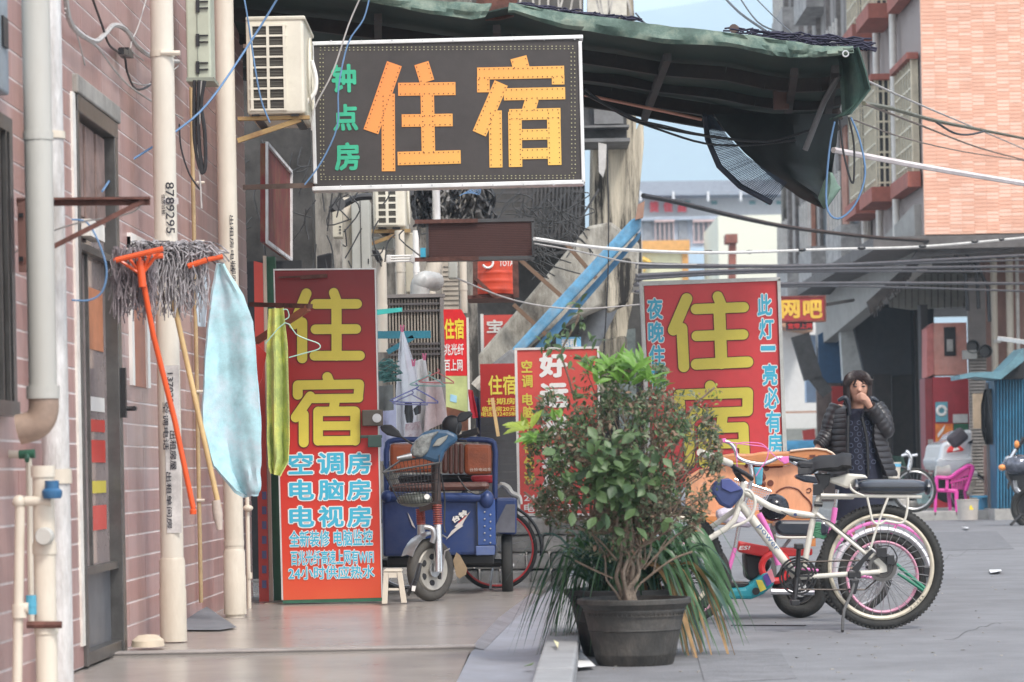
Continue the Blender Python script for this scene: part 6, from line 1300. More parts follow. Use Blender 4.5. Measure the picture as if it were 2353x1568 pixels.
ch_ = thing('cream_house', 'big blank cream house standing against the hill', 'building', P(1750, 1050, 105)); pb_part('wall', 1655, 494, 1875, 1050, 108, 8, mat('cream_wall', (.74, .74, .62), .85, var=.06, scale=.3, dirt=.25, dirtcol=(.5, .5, .42), dscale=.3), ch_)
cy = thing('chimney', 'rusty chimney with a square cap in front of the cream house', 'chimney', P(1683, 680, 104)); b = MB(); b.prism([(1676, 556), (1692, 556), (1690, 760), (1674, 760)], 104, .5); b.build('stack', mat('rust_far', (.28, .10, .07), .8, var=.3, scale=2), cy); pb_part('cap', 1668, 538, 1695, 558, 103.7, 1.0, MATS['rust_far'], cy)
lw = thing('low_building', 'low white building with grey base at the end of the lane', 'building', P(1840, 1060, 90)); pb_part('wall', 1790, 700, 1900, 985, 92, 4, mat('low_white', (.68, .68, .66), .8, var=.05), lw); pb_part('base', 1790, 985, 1900, 1075, 91.5, 4, mat('low_grey', (.24, .25, .23), .8), lw)
b = MB(); b.prism([(1795, 750), (1812, 728), (1868, 752), (1868, 762)], 90, 3); b.build('roof', mat('tan_roof', (.45, .25, .15), .8), lw); pb_part('stripe', 1790, 945, 1900, 949, 91.3, .2, mat('brown_stripe', (.4, .2, .12), .8), lw)
b = MB(); b.pbox(1852, 770, 1876, 925, 70, .4); tag(b.build('upright_banner', mat('panel_skyblue', (.35, .45, .6), .6, var=.1)), 'pale blue upright panel at the end of the lane', 'panel')
b = MB(); b.prism([(1844, 990), (1872, 985), (1876, 1030), (1850, 1034)], 62, .1); b.build('poster_board', M_redf, None)
po = bpy.data.objects['poster_board']; tag(po, 'small red and yellow poster board behind the woman', 'poster')
b = MB(); b.tube([P(1800, 1036, 60), P(1880, 1034, 60)], .2, 12); tag(b.build('blue_tarp', mat('tarp_blue', (.10, .38, .62), .6, var=.15), smooth=True), 'low blue tarpaulin cover beyond the wooden bench', 'tarpaulin')
# buildings closing the lane further left, seen in slits
b = MB(); b.pbox(1000, 560, 1480, 1060, 100, 4); tag(b.build('lane_end_house', M_conc), 'plain grey house closing the view behind the concrete canopy', 'building')
b = MB(); b.box((24, 60, 6), (12, 60, 12)); tag(b.build('side_block', M_conc), 'plain grey block standing beyond the right edge', 'building')
# ---------------------------------------------------------------- hill
def hz(x, y):
    Xp = x; base = 0
    x = x / 4; y = y / 4; Xp = x
    prof = [(-400, 60), (-120, 95), (0, 120), (30, 133), (60, 136), (100, 128), (150, 105), (260, 90), (420, 60), (700, 40)]
    for (a, ha), (c, hc) in zip(prof, prof[1:]):
        if a <= Xp <= c: base = ha + (hc - ha) * (Xp - a) / (c - a); break
    t = min(1, max(0, (y - 560) / 330)); t = t * t * (3 - 2 * t)
    return 4 * (base * t * (1 + .06 * noise.noise(Vector((x * .02, y * .02, 0)))) + 4 * noise.noise(Vector((x * .05, y * .05, 5))) * t) - 1
g = []
for i in range(40):
    y = 2240 + i * 44; g.append([Vector((x, y, hz(x, y))) for x in range(-1600, 2801, 56)])
b = MB(); W_ = len(g[0]); b.add([p for r_ in g for p in r_], [(i * W_ + j, i * W_ + j + 1, (i + 1) * W_ + j + 1, (i + 1) * W_ + j) for i in range(39) for j in range(W_ - 1)])
struct(b.build('hill', mat('hill_forest', (.045, .075, .04), .95, var=.4, scale=.05, bump=1, bscale=.2), smooth=True))
# ---------------------------------------------------------------- haze
b = MB(); b.box((0, 2050, 289), (6500, 4300, 582)); hzb = b.build('haze', None or M_dark); hzb.data.materials.clear()
hm = bpy.data.materials.new('haze_air'); hm.use_nodes = True; t_ = hm.node_tree; t_.nodes.clear(); pv = t_.nodes.new('ShaderNodeVolumePrincipled'); om = t_.nodes.new('ShaderNodeOutputMaterial')
pv.inputs['Color'].default_value = (.74, .89, 1.0, 1); pv.inputs['Density'].default_value = .00052; pv.inputs['Anisotropy'].default_value = 0; t_.links.new(pv.outputs[0], om.inputs['Volume']); hzb.data.materials.append(hm)
hzb.location = (0, 0, 0); tag(hzb, kind='stuff')
# ---------------------------------------------------------------- overhead cables
def oc(lab, pts, r, m=M_wire, name='overhead_cable', grp='cables strung across the lane'):
    cable(name, lab, 'cable', [P(*p) for p in pts], r, m, group=grp)
oc('thick white cable run from the brown display board across the lane to the brick house', [(1228, 549, 24.5), (1380, 570, 25.5), (1560, 580, 27), (1720, 580, 29), (1900, 573, 32), (2120, 567, 35), (2370, 545, 38)], .016, mat('white_cable', (.7, .68, .64), .5))
b = MB()
for x, y in ((1628, 580), (1722, 580), (1842, 575), (1980, 571), (2120, 567), (2240, 556), (2300, 551)): p = P(x, y - .5, 28 + (x - 1628) * .0135); b.ball(p, .03, 6, (1.6, 1, .7))
tag(b.build('cable_clips', M_black, bpy.data.objects['overhead_cable']), kind='stuff'); 
oc('second white cable just below the thick white one, sagging to the large red sign', [(1228, 560, 24.5), (1330, 578, 25), (1460, 605, 26), (1600, 608, 27)], .007, M_wirew)
oc('black cable from the old column sagging down in front of the far buildings', [(1478, 450, 31), (1560, 466, 32), (1700, 500, 34), (1830, 525, 38), (2000, 545, 44), (2140, 555, 46)], .028)
oc('black cable from the sign corner drooping under the awning to the torn tarpaulin', [(1343, 215, 20), (1420, 255, 20.2), (1500, 288, 20.4), (1620, 312, 20.6), (1760, 325, 20.8), (1860, 300, 20.8)], .010)
oc('second black cable under the awning hanging lower than the first', [(1343, 205, 20), (1430, 265, 20.2), (1520, 300, 20.4), (1620, 330, 20.6), (1720, 334, 20.8), (1830, 322, 20.8)], .008)
oc('thin black cable twisting round the two cables beneath the awning', [(1350, 220, 20), (1450, 270, 20.2), (1530, 290, 20.35), (1590, 305, 20.5), (1680, 320, 20.6)], .006)
oc('red and cream plastic rope tight under the awning beam', [(1343, 218, 21.5), (1520, 255, 21.6), (1612, 275, 21.7)], .012, mat('rope_red', (.6, .3, .22), .6))
oc('long pale plastic pole reaching from the torn tarpaulin to the right edge', [(1915, 345, 21), (2130, 385, 22), (2370, 425, 23)], .022, mat('pale_pole', (.62, .56, .55), .5), 'plastic_pole', 'poles')
oc('bundle of green and black cables from the awning end up to the brick house', [(1985, 238, 20), (2050, 250, 22), (2150, 278, 25), (2260, 300, 30), (2370, 322, 36)], .016, mat('cable_olive', (.12, .12, .08), .5))
oc('thin cable crossing the brick front above the green bundle', [(1990, 185, 20), (2100, 235, 24), (2230, 290, 32), (2370, 350, 40)], .008, M_wirew)
oc('thin dark cable crossing the brick front to the lower right', [(1990, 240, 20), (2120, 290, 26), (2250, 340, 33), (2370, 372, 40)], .009, mat('wire_brown', (.2, .16, .13), .6))
oc('second thin cable crossing the brick front just above the pale pole', [(1960, 275, 20), (2080, 318, 24), (2220, 350, 30), (2370, 372, 36)], .006, mat('wire_brown', (.2, .16, .13), .6))
oc('drooping black cable loop on the brick front under the green bundle', [(2150, 280, 25), (2190, 305, 26), (2225, 310, 27), (2262, 302, 28)], .010)
for i, (y0, y1, y2) in enumerate(((605, 612, 598), (613, 614, 603), (632, 622, 612), (640, 628, 618), (652, 655, 640), (668, 662, 652))):
    oc(('highest', 'second highest', 'third', 'fourth', 'fifth', 'lowest')[i] + ' of six grey cables stretched level under the thick white one', [(1460, y0 + 2, 30), (1700, y1, 34), (1950, y1 - 4, 38), (2370, y2 - 12 + i * 6, 44)], .016 if i % 2 else .024, mat('cable_grey_dark', (.10, .10, .11), .5), grp='six level cables')
oc('thin wire rising through the sky from the awning top to the upper left', [(1760, 72, 22), (1700, 30, 24), (1660, -10, 26)], .010)
oc('thin wire beside it rising to the top edge over the hill', [(1790, 74, 22), (1740, 50, 24), (1695, -12, 26)], .007)
oc('fine wire crossing the sky left of the brick house', [(1830, 85, 25), (1780, 40, 28), (1730, -10, 30)], .006)
oc('thin wire hanging from the top of the old column', [(1460, 30, 30), (1480, 52, 30), (1495, 60, 30)], .008)
oc('blue cord looping below the right end of the awning', [(1918, 280, 20), (1905, 350, 20), (1899, 470, 20), (1925, 503, 20), (1965, 470, 20), (1988, 400, 20), (1975, 320, 20), (1955, 270, 20)], .007, M_wireb, 'hanging_rope', 'ropes below the awning end')
oc('black cord looping inside the blue one below the awning end', [(1930, 275, 20), (1938, 350, 20), (1955, 415, 20), (1962, 410, 20), (1962, 330, 20), (1950, 270, 20)], .007, M_wire, 'hanging_rope', 'ropes below the awning end')
oc('vertical thin wire dropping past the column to the upright sign', [(1395, 330, 28), (1398, 600, 28), (1385, 850, 28)], .006)
oc('thin wire between the shelf and the large red sign', [(1050, 640, 25), (1180, 690, 25.5), (1320, 710, 26), (1470, 700, 26)], .007, M_wirew)
# ---------------------------------------------------------------- bicycles and scooter on the road
def BPx(zx, zy): return 1575.7 + zx * .3432, 960.8 + zy * .3432
def BP(zx, zy, Z): return P(*BPx(zx, zy), Z)
M_bw = mat('cream_frame_paint', (.66, .63, .55), .3, var=.05, coat=.4); M_cushion = mat('black_cushion', (.012, .018, .032), .3, var=.2, spec=.9, coat=.3)
M_pink = mat('pink_gloss', (.72, .17, .46), .3, var=.05, coat=.3); M_redp = mat('red_paint', (.62, .03, .03), .3, var=.08, coat=.4)
def tubes(name, segs, m, parent, n=10): 
    b = MB()
    for pts, r in segs: b.tube(smoothpts(pts, 3) if len(pts) > 2 else pts, r, n)
    return b.build(name, m, parent, smooth=True)
Zw = 16.2
wb = thing('bicycle', 'cream white mountain bicycle with fat tyres and a padded rear rack seat', 'bicycle', G(1960, 1447, ZR))
cr1 = P(2024, 1303, Zw); cf1 = P(1520, 1297, Zw + .05)
M_crim = mat('cream_rim', (.62, .56, .44), .4)
Rw = cr1.z - ZR
for c in (cr1, cf1):
    w1 = wheel(wb, c, Rw, .025, (0, 1, 0), M_crim, rimr=Rw - .060, rimw=.013, spokes_=32)
    b = MB()
    for i in range(90):
        t_ = 2 * math.pi * i / 90; d = Vector((math.cos(t_), 0, math.sin(t_)))
        for s_ in (-1, 1): b.box(c + d * (Rw - .005) + Vector((0, s_ * .012 , 0)), (.014, .016, .012), Matrix.Rotation(-t_, 3, 'Y'))
    o = b.build('tread', M_rubber, None); o.parent = w1; o['kind'] = 'stuff'
tubes('down_tube', [([BP(368, 575, Zw), BP(738, 1062, Zw)], px(20, Zw) / 2 * 1.0)], M_bw, wb, 16)
tubes('top_tube', [([BP(385, 490, Zw), BP(480, 545, Zw), BP(620, 615, Zw), BP(860, 655, Zw)], px(15, Zw) / 2)], M_bw, wb, 14)
tubes('seat_tube', [([BP(905, 490, Zw), BP(850, 690, Zw), BP(790, 1010, Zw)], px(14, Zw) / 2)], M_bw, wb, 14)
tubes('head_tube', [([BP(392, 430, Zw), BP(350, 600, Zw)], px(17, Zw) / 2)], M_bw, wb, 14)
tubes('seat_stay', [([BP(875, 640, Zw - .03), BP(1180, 890, Zw - .06), BP(1335, 1015, Zw - .06)], px(9, Zw) / 2)], M_bw, wb); tubes('chain_stay', [([BP(765, 1068, Zw - .03), BP(950, 1055, Zw - .06), BP(1300, 1030, Zw - .07)], px(12, Zw) / 2)], M_bw, wb)
tubes('seat_stay', [([BP(885, 640, Zw + .03), BP(1335, 1015, Zw + .07)], px(8, Zw) / 2)], M_bw, wb); tubes('chain_stay', [([BP(770, 1060, Zw + .03), BP(1310, 1025, Zw + .07)], px(8, Zw) / 2)], M_bw, wb)
b = MB(); b.prism([BPx(*p) for p in ((1200, 890), (1240, 880), (1345, 990), (1350, 1030), (1290, 1040), (1300, 1000))], Zw - .07, .01); b.build('dropout', M_bw, wb)
tubes('fork', [([BP(352, 600, Zw - .06), BP(270, 740, Zw - .06), cf1 + Vector((0, -.06, 0))], .016)], M_bw, wb); tubes('fork', [([BP(352, 600, Zw + .06), cf1 + Vector((0, .06, 0))], .016)], M_bw, wb)
tubes('seat_post', [([BP(900, 500, Zw), BP(915, 370, Zw)], .016)], M_steel, wb)
b = MB(); b.tube([BP(860, 575, Zw - .03), BP(915, 580, Zw - .03)], .014, 8); b.box(BP(885, 480, Zw), (.05, .05, .06)); b.build('seat_clamp', M_black, wb)
g = []
for k in range(13):
    t = k / 12; x = 752 + 355 * t; top_y = (308 - 30 * t - 26 * math.sin(t * 3) * (t > .3)) - (18 if t > .8 else 0) * 1; hw = .035 + .075 * max(0, (t - .25) / .75) ** .8; row = []
    for j in range(9):
        u = j / 8 * 2 - 1; yy = top_y + 12 * u * u; q = BP(x, yy, Zw + hw * u); q.z -= (.05 * abs(u) ** 4); row.append(q)
    g.append(row)
MB().sheet(g, .03).build('saddle', mat('saddle_black', (.014, .014, .017), .6), wb, smooth=True)
b = MB(); b.prism([BPx(*p) for p in ((752, 300), (780, 292), (900, 300), (1060, 262), (1100, 280), (1112, 318), (1085, 352), (980, 362), (900, 352), (850, 338), (770, 340), (752, 325))], Zw - .045, .10); b.build('saddle_side', MATS['saddle_black'], wb, bevel=.02)
b = MB(); b.prism([BPx(*p) for p in ((860, 370), (975, 375), (960, 450), (905, 500), (880, 480), (890, 430))], Zw - .02, .05); b.build('saddle_bag', M_black, wb, bevel=.008)
b = MB(); b.prism([BPx(*p) for p in ((960, 405), (1010, 395), (1090, 372), (1200, 380), (1225, 405), (1140, 412), (1120, 430), (1090, 475), (1050, 460), (965, 430))], Zw + .02, .06); b.build('rear_light_case', M_bw, wb, bevel=.012)
tubes('rack_rail', [([BP(905, 518, Zw - .05), BP(1580, 528, Zw - .05)], .011), ], M_bw, wb); tubes('rack_rail', [([BP(905, 518, Zw + .05), BP(1580, 528, Zw + .05)], .011)], M_bw, wb)
b = MB(); b.prism([BPx(*p) for p in ((905, 508), (1130, 508), (1130, 545), (905, 545))], Zw - .04, .08); b.build('rack_plate', M_bw, wb, bevel=.008)
g = []
for k in range(17):
    t = k / 16; x = 1132 + (1622 - 1132) * t; e = 1 - abs(2 * t - 1) ** 6; row = []
    for j in range(17):
        a = 2 * math.pi * j / 16; yy = 462 - 50 * (.35 + .65 * e) * (abs(math.sin(a)) ** .6) * (1 if math.sin(a) > 0 else -1); row.append(BP(x, yy, Zw + .085 * (.5 + .5 * e) * math.cos(a)))
    g.append(row)
b = MB(); b.sheet(g, .004); b.build('rack_cushion', M_cushion, wb, smooth=True)
b = MB(); b.prism([BPx(*p) for p in ((1137, 462), (1618, 462), (1618, 466), (1137, 466))], Zw - .092, .01); b.build('cushion_piping', M_black, wb)
b = MB(); b.ball(BP(1136, 462, Zw), .045, 10, (.5, 1.7, 1)); b.ball(BP(1618, 462, Zw), .045, 10, (.5, 1.7, 1)); pieces(b, 'cushion_end', M_cushion, wb, smooth=True)
for pts in (((1215, 532), (1235, 620), (1252, 690), (1290, 710), (1320, 700), (1340, 690), (1400, 700), (1440, 702), (1468, 680), (1485, 600), (1487, 532)), ((1355, 532), (1320, 620), (1285, 720), (1262, 790), (1232, 890)), ((1100, 440), (1105, 470), (1140, 500), (1190, 520))):
    tubes('rack_stay', [([BP(x, y, Zw - .08) for x, y in pts], .0065)], M_bw, wb, 8)
tubes('kickstand', [([BP(1140, 1060, Zw - .09), BP(1110, 1170, Zw - .12), BP(1060, 1290, Zw - .17), Vector((BP(1012, 1432, Zw).x, Zw - .28, ZR + .01))], .009)], M_dframe, wb, 8)
b = MB(); b.box(BP(1128, 1050, Zw - .08), (.07, .04, .04)); b.prism([BPx(*p) for p in ((1100, 1080), (1165, 1080), (1140, 1180), (1110, 1180))], Zw - .11, .03); b.build('kickstand_mount', M_black, wb, bevel=.006)
bbp = BP(745, 1055, Zw)
b = MB()
for rr in (.058, .082, .098): b.ring(bbp + Vector((0, -.055, 0)), rr, .006, (0, 1, 0), 30, 6)
[b.beam(bbp + Vector((0, -.058, 0)), bbp + Vector((.09 * math.cos(k * 1.257), -.058, .09 * math.sin(k * 1.257))), .004, .014) for k in range(5)]; b.build('chainring', M_black, wb)
tubes('crank', [([BP(757, 870, Zw - .1), BP(745, 1055, Zw - .09)], .013)], M_black, wb); tubes('crank', [([BP(745, 1055, Zw - .07), BP(728, 1225, Zw - .09)], .014)], M_black, wb)
b = MB(); b.box(BP(757, 860, Zw - .13), (.045, .09, .03)); b.box(BP(730, 1235, Zw - .13), (.05, .09, .03)); pieces(b, 'pedal', M_black, wb, bevel=.005)
b = MB(); b.tube([BP(760, 965, Zw - .06), cr1 + Vector((0, -.06, .04))], .005, 6); b.tube([BP(760, 1150, Zw - .06), BP(1200, 1150, Zw - .06), cr1 + Vector((0, -.06, -.04))], .005, 6); b.build('chain', mat('chain_dark', (.06, .05, .045), .4, .7), wb)
b = MB()
for rr in (.030, .040, .050, .060): b.ring(cr1 + Vector((0, -.05 - rr * .3, 0)), rr, .005, (0, 1, 0), 26, 6)
b.build('cassette', M_dframe, wb); b = MB(); b.lathe([(.062, 0), (.078, 0), (.078, .004), (.062, .004), (.062, 0)], cr1 + Vector((0, -.075, .0)), (0, 1, 0), 26, cap=False); b.build('brake_disc', M_dframe, wb)
b = MB(); b.box(BP(1310, 900, Zw - .09), (.055, .04, .05)); b.box(BP(1370, 950, Zw - .09), (.04, .03, .05)); b.tube(smoothpts([BP(1290, 860, Zw - .1), BP(1370, 860, Zw - .1), BP(1415, 930, Zw - .1), BP(1400, 990, Zw - .1)], 3), .004, 6); b.build('brake_caliper', M_black, wb, bevel=.004)
b = MB(); b.prism([BPx(*p) for p in ((1110, 1010), (1180, 940), (1240, 880), (1260, 900), (1200, 960), (1150, 1040))], Zw - .1, .01); b.build('rear_mech', M_black, wb)
tubes('cable_housing', [([BP(x, y, Zw - .05) for x, y in ((640, 625), (740, 668), (860, 670), (960, 690), (1060, 770), (1150, 850), (1240, 900))], .0035)], M_wire, wb, 6)
tubes('lock_hose', [([BP(x, y, Zw - .06) for x, y in ((395, 480), (430, 490), (462, 540), (460, 610), (420, 680), (340, 720), (260, 745), (190, 775))], .0085)], M_bw, wb, 8)
tubes('handlebar', [([BP(x, y, Zw - .03 * i) for i, (x, y) in enumerate(((445, 410), (400, 375), (330, 335), (300, 310)))], .013)], M_black, wb); tubes('stem', [([BP(392, 430, Zw), BP(360, 395, Zw), BP(330, 345, Zw - .05)], .016)], M_black, wb)
tubes('grip', [([BP(300, 305, Zw - .12), BP(200, 270, Zw - .25), BP(95, 230, Zw - .4)], [.018, .022, .02])], M_bw, wb)
b = MB(); b.prism([BPx(*p) for p in ((200, 420), (290, 400), (390, 480), (385, 520), (300, 615), (230, 580), (160, 480))], Zw - .12, .10); b.build('handlebar_bag', mat('navy_bag', (.03, .045, .13), .45, var=.3), wb, bevel=.02)
b = MB(); b.prism([BPx(*p) for p in ((238, 410), (300, 408), (380, 478), (300, 500), (240, 470))], Zw - .13, .012); b.build('bag_flap', mat('bag_flap', (.07, .09, .26), .4), wb, bevel=.004)
dA, dB = BP(368, 575, Zw), BP(738, 1062, Zw); ang_ = math.atan2(dB.z - dA.z, dB.x - dA.x); cT = BP(548, 805, Zw)
RTt = Matrix.Translation(cT) @ Matrix.Rotation(-ang_, 4, 'Y') @ Matrix.Translation(-cT); xx, yy = BPx(548, 805)
letters(wb, 'power', xx - 36, yy - 6, xx + 36, yy + 7, Zw - .0245, mat('print_steel_blue', (.10, .16, .28), .4), .01, M=RTt)
xx, yy = BPx(733, 648); letters(wb, 'e', xx - 4, yy - 4, xx + 4, yy + 4, Zw - .02, M_navy, .05)
def rimtext(s_, a_, c, rr, sz, m): 
    p = c + Vector((rr * math.cos(R(a_)), -.028, rr * math.sin(R(a_)))); X = 1176.5 + p.x / p.y * F; u = p.x / p.y * F; v = (p.z - H) / p.y * F; xpx = 1176.5 + u * cR - v * sR; ypx = YH - (u * sR + v * cR)
    RR = Matrix.Translation(p) @ Matrix.Rotation(-R(a_ + 90), 4, 'Y') @ Matrix.Translation(-p); letters(wb, s_, xpx - sz * len(s_) * .35, ypx - sz / 2, xpx + sz * len(s_) * .35, ypx + sz / 2, p.y, m, .02, M=RR)
for i, (w_) in enumerate('POWER'): rimtext(w_, -55 + i * 4.6, cr1, Rw - .064, 6, M_black)
# chrome bars, pink child bicycle
pk = thing('bicycle', 'small pink bicycle with a white basket standing behind the cream bicycle', 'bicycle', G(1990, 1421, ZR)); Zp = 17.0
cr2 = P(2027, 1326, Zp); Rp = cr2.z - ZR; cf2 = P(1580, 1330, Zp)
for c in (cr2, cf2): wheel(pk, c, Rp, .024, (0, 1, 0), mat('pink_rim', (.74, .36, .48), .35), rimr=Rp - .052, rimw=.010, spokes_=28)
b = MB(); b.arc(cr2, Rp + .018, .016, -10, 175, n=24, flat=2.4); b.build('mudguard', mat('white_plastic', (.75, .75, .76), .3), pk, smooth=True)
b = MB(); b.arc(cr2, Rp + .06, .010, 20, 165, n=24); b.build('rack_hoop', M_pink, pk, smooth=True)
for pts, r in (([(490, 640), (560, 780), (620, 985)], .017), ([(1000, 600), (985, 700), (930, 960)], .016), ([(1040, 700), (1330, 1060)], .008), ([(640, 990), (1330, 1080)], .009), ([(1430, 690), (1340, 830)], .008), ([(330, 870), (262, 1110)], .013)): tubes('frame_tube', [([BP(x, y, Zp) for x, y in pts], r)], M_pink, pk)
tubes('seat_post', [([BP(1000, 600, Zp), BP(1015, 480, Zp)], .011)], M_chrome, pk)
b = MB(); b.prism([BPx(*p) for p in ((735, 385), (770, 372), (890, 385), (905, 410), (880, 440), (800, 430), (740, 405))], Zp - .05, .1); b.build('saddle', M_cushion, pk, bevel=.02)
tubes('handlebar', [([BP(x, y, Zp - .1) for x, y in ((225, 150), (290, 165), (330, 210), (345, 260), (400, 290), (470, 305), (520, 308), (580, 285), (640, 265), (760, 318))], .011)], M_chrome, pk)
tubes('grip', [([BP(690, 268, Zp - .14), BP(810, 290, Zp - .14)], .016)], M_black, pk); tubes('grip', [([BP(150, 100, Zp - .12), BP(215, 140, Zp - .12)], .017)], M_black, pk)
b = MB(); b.prism([BPx(*p) for p in ((625, 262), (690, 255), (692, 300), (660, 310), (640, 290))], Zp - .17, .03); b.prism([BPx(*p) for p in ((230, 140), (270, 135), (268, 165), (235, 165))], Zp - .16, .03); pieces(b, 'brake_lever', M_pink, pk, bevel=.004)
tubes('brake_cable', [([BP(x, y, Zp - .18) for x, y in ((640, 290), (580, 240), (520, 180), (460, 165), (350, 170), (340, 220), (345, 330))], .003)], M_pink, pk, 5); tubes('brake_cable', [([BP(x, y, Zp - .18) for x, y in ((270, 160), (420, 180), (540, 200), (545, 270), (500, 340), (470, 390))], .003)], M_pink, pk, 5)
tubes('stem', [([BP(430, 310, Zp), BP(440, 420, Zp), BP(380, 620, Zp), BP(330, 870, Zp)], .012)], M_chrome, pk)
def basket(par, tl, tr_, bl, br, Z, d, m, m2, nx=16, nz=9):
    b = MB()
    def K(u, v, w_): x = (tl[0]*(1-u)+tr_[0]*u)*(1-w_)+(bl[0]*(1-u)+br[0]*u)*w_; y = (tl[1]*(1-u)+tr_[1]*u)*(1-w_)+(bl[1]*(1-u)+br[1]*u)*w_; return BP(x, y, Z + (v - .5) * d * (1 - .25 * w_))
    for i in range(nx + 1):
        for v in (0, 1): b.tube([K(i / nx, v, 0), K(i / nx, v, 1)], .0022, 3, caps=False)
    for j in range(nz + 1): b.tube([K(0, 0, j / nz), K(1, 0, j / nz), K(1, 1, j / nz), K(0, 1, j / nz), K(0, 0, j / nz)], .002, 3, caps=False)
    bs = b.build('basket', m, par); o = MB().tube([K(0, 0, 0), K(1, 0, 0), K(1, 1, 0), K(0, 1, 0), K(0, 0, 0)], .007, 6).build('basket_rim', m2, None, smooth=True); o.parent = bs
    return bs
basket(pk, (330, 410), (570, 490), (340, 640), (505, 610), Zp + .15, .25, mat('white_wire', (.6, .6, .64), .4), M_chrome)
tag(MB().prism([BPx(*p) for p in ((200, 620), (300, 590), (400, 640), (480, 700), (430, 740), (300, 720), (220, 690))], Zp - .1, .14).build('plastic_bag', mat('bag_translucent', (.55, .5, .58), .35, var=.25), bevel=.03), 'crumpled whitish plastic bag under the white basket', 'bag')
# red e-bike / turquoise deck scooter
sc_ = thing('electric_scooter', 'red and turquoise electric scooter with a black bench seat between the bicycles', 'scooter', G(1836, 1421, ZR)); Zs_ = 17.55
cs_ = P(1838, 1356, Zs_); Rs = cs_.z - ZR
wheel(sc_, cs_, Rs, .042, (0, 1, 0), M_dframe, disc=M_dark, hubr=.04); wheel(sc_, P(1600, 1356, Zs_), Rs, .042, (0, 1, 0), M_dframe, disc=M_dark, hubr=.04)
b = MB(); b.prism([BPx(*p) for p in ((350, 822), (560, 862), (565, 942), (350, 898))], Zs_ - .05, .1); b.build('main_beam', M_redp, sc_, bevel=.012)
b = MB(); b.prism([BPx(*p) for p in ((565, 865), (850, 872), (850, 920), (570, 935))], Zs_ - .04, .08); b.build('rear_beam', M_redp, sc_, bevel=.01); xx, yy = BPx(395, 868); letters(sc_, 'ES!', xx - 14, yy - 4, xx + 13, yy + 5, Zs_ - .054, M_white, .03, shear=.2)
b = MB(); b.prism([BPx(*p) for p in ((265, 1142), (400, 1135), (450, 1100), (540, 1030), (580, 1060), (600, 1110), (520, 1180), (440, 1215), (270, 1212))], Zs_ - .12, .24); b.build('deck', mat('turquoise_plastic', (.02, .30, .36), .35, var=.08), sc_, bevel=.02)
for q, mm in ((((470, 1085), (510, 1085), (540, 1145), (500, 1165)), mat('decal_yellow', (.7, .6, .08), .4)), (((515, 1060), (545, 1040), (575, 1105), (545, 1130)), mat('decal_purple', (.12, .06, .3), .4)), (((545, 1030), (575, 1010), (600, 1090), (578, 1105)), mat('decal_pink', (.7, .25, .3), .4))):
    b = MB(); b.prism([BPx(*p) for p in q], Zs_ - .126, .006); b.build('decal', mm, sc_)
b = MB(); b.lathe([(0, 0), (.022, 0), (.022, .003), (0, .003)], BP(470, 1160, Zs_ - .127), (0, -1, 0), 16); b.build('decal', M_black, sc_)
b = MB(); b.prism([BPx(*p) for p in ((300, 1100), (430, 1105), (400, 1135), (290, 1135))], Zs_ - .1, .2); b.build('floor_mat', M_black, sc_, bevel=.006)
b = MB(); b.prism([BPx(*p) for p in ((595, 700), (640, 686), (930, 688), (965, 715), (960, 780), (900, 795), (640, 790), (598, 750))], Zs_ - .1, .22); b.build('bench_seat', M_cushion, sc_, bevel=.03)
tubes('seat_frame', [([BP(x, y, Zs_ - .1) for x, y in ((600, 780), (630, 800), (860, 800))], .008)], M_bw, sc_, 8); tubes('seat_frame', [([BP(700, 810, Zs_), BP(640, 880, Zs_)], .01)], M_steel, sc_, 8)
b = MB(); b.tube([BP(400, 920, Zs_ + .1), BP(560, 1000, Zs_ + .1)], .05, 8); b.prism([BPx(*p) for p in ((390, 900), (545, 930), (540, 1040), (450, 1100), (400, 1070))], Zs_ + .05, .2); b.build('battery_case', mat('battery_black', (.03, .03, .032), .4), sc_, bevel=.02)
b = MB(); b.tube([BP(570, 1160, Zs_ - .14), BP(720, 1165, Zs_ - .14)], .02, 8); b.tube([BP(770, 1165, Zs_ - .14), BP(860, 1165, Zs_ - .14)], .022, 8); b.build('silencer', M_chrome, sc_, smooth=True)
b = MB(); b.ring(BP(600, 1000, Zs_ - .06), .08, .02, (0, 1, 0), 24, 8); b.build('chain_guard', M_redp, sc_, smooth=True)
b = MB(); b.lathe([(.05, 0), (.075, .13), (.068, .13), (.045, .01)], BP(580, 680, Zs_ - .2), (.25, 0, 1), 20); tag(b.build('helmet_bowl', mat('glossy_black', (.012, .013, .02), .12), smooth=True), 'glossy black bowl shaped helmet hanging by the scooter seat', 'helmet')
b = MB(); b.ball(BP(590, 600, Zs_ - .2), .085, 18, (1.05, 1, .95)); tag(b.build('helmet', MATS['glossy_black'], smooth=True), 'round glossy black helmet above the scooter seat', 'helmet')
bpy.data.objects.remove(bpy.data.objects['helmet_bowl'])
gg = thing('green_netting', 'bundle of green garden wires tied behind the scooter seat', 'wires', BP(900, 760, Zs_))
b = MB(); random.seed(21)
for i in range(26): y = 700 + i * 4; b.tube(smoothpts([BP(850 + random.uniform(-10, 10), y, Zs_ - .1), BP(900, y + random.uniform(-8, 20), Zs_ - .1), BP(965, y + random.uniform(0, 40), Zs_ - .05)], 2), .004, 4)
tag(b.build('wires', mat('garden_green', (.06, .22, .12), .5), gg), kind='stuff')
b = MB(); b.tube([BP(1410, 980, Zp - .1), BP(1610, 1150, Zp - .1)], .012, 6); b.tube([BP(1420, 1040, Zp - .1), BP(1600, 1160, Zp - .1)], .01, 6); tag(b.build('garden_stakes', mat('stake_green', (.02, .2, .12), .5), gg), kind='stuff')
b = MB(); b.box(BP(1630, 1030, Zp - .1), (.07, .03, .06)); tag(b.build('reflector', M_black, pk, bevel=.006))
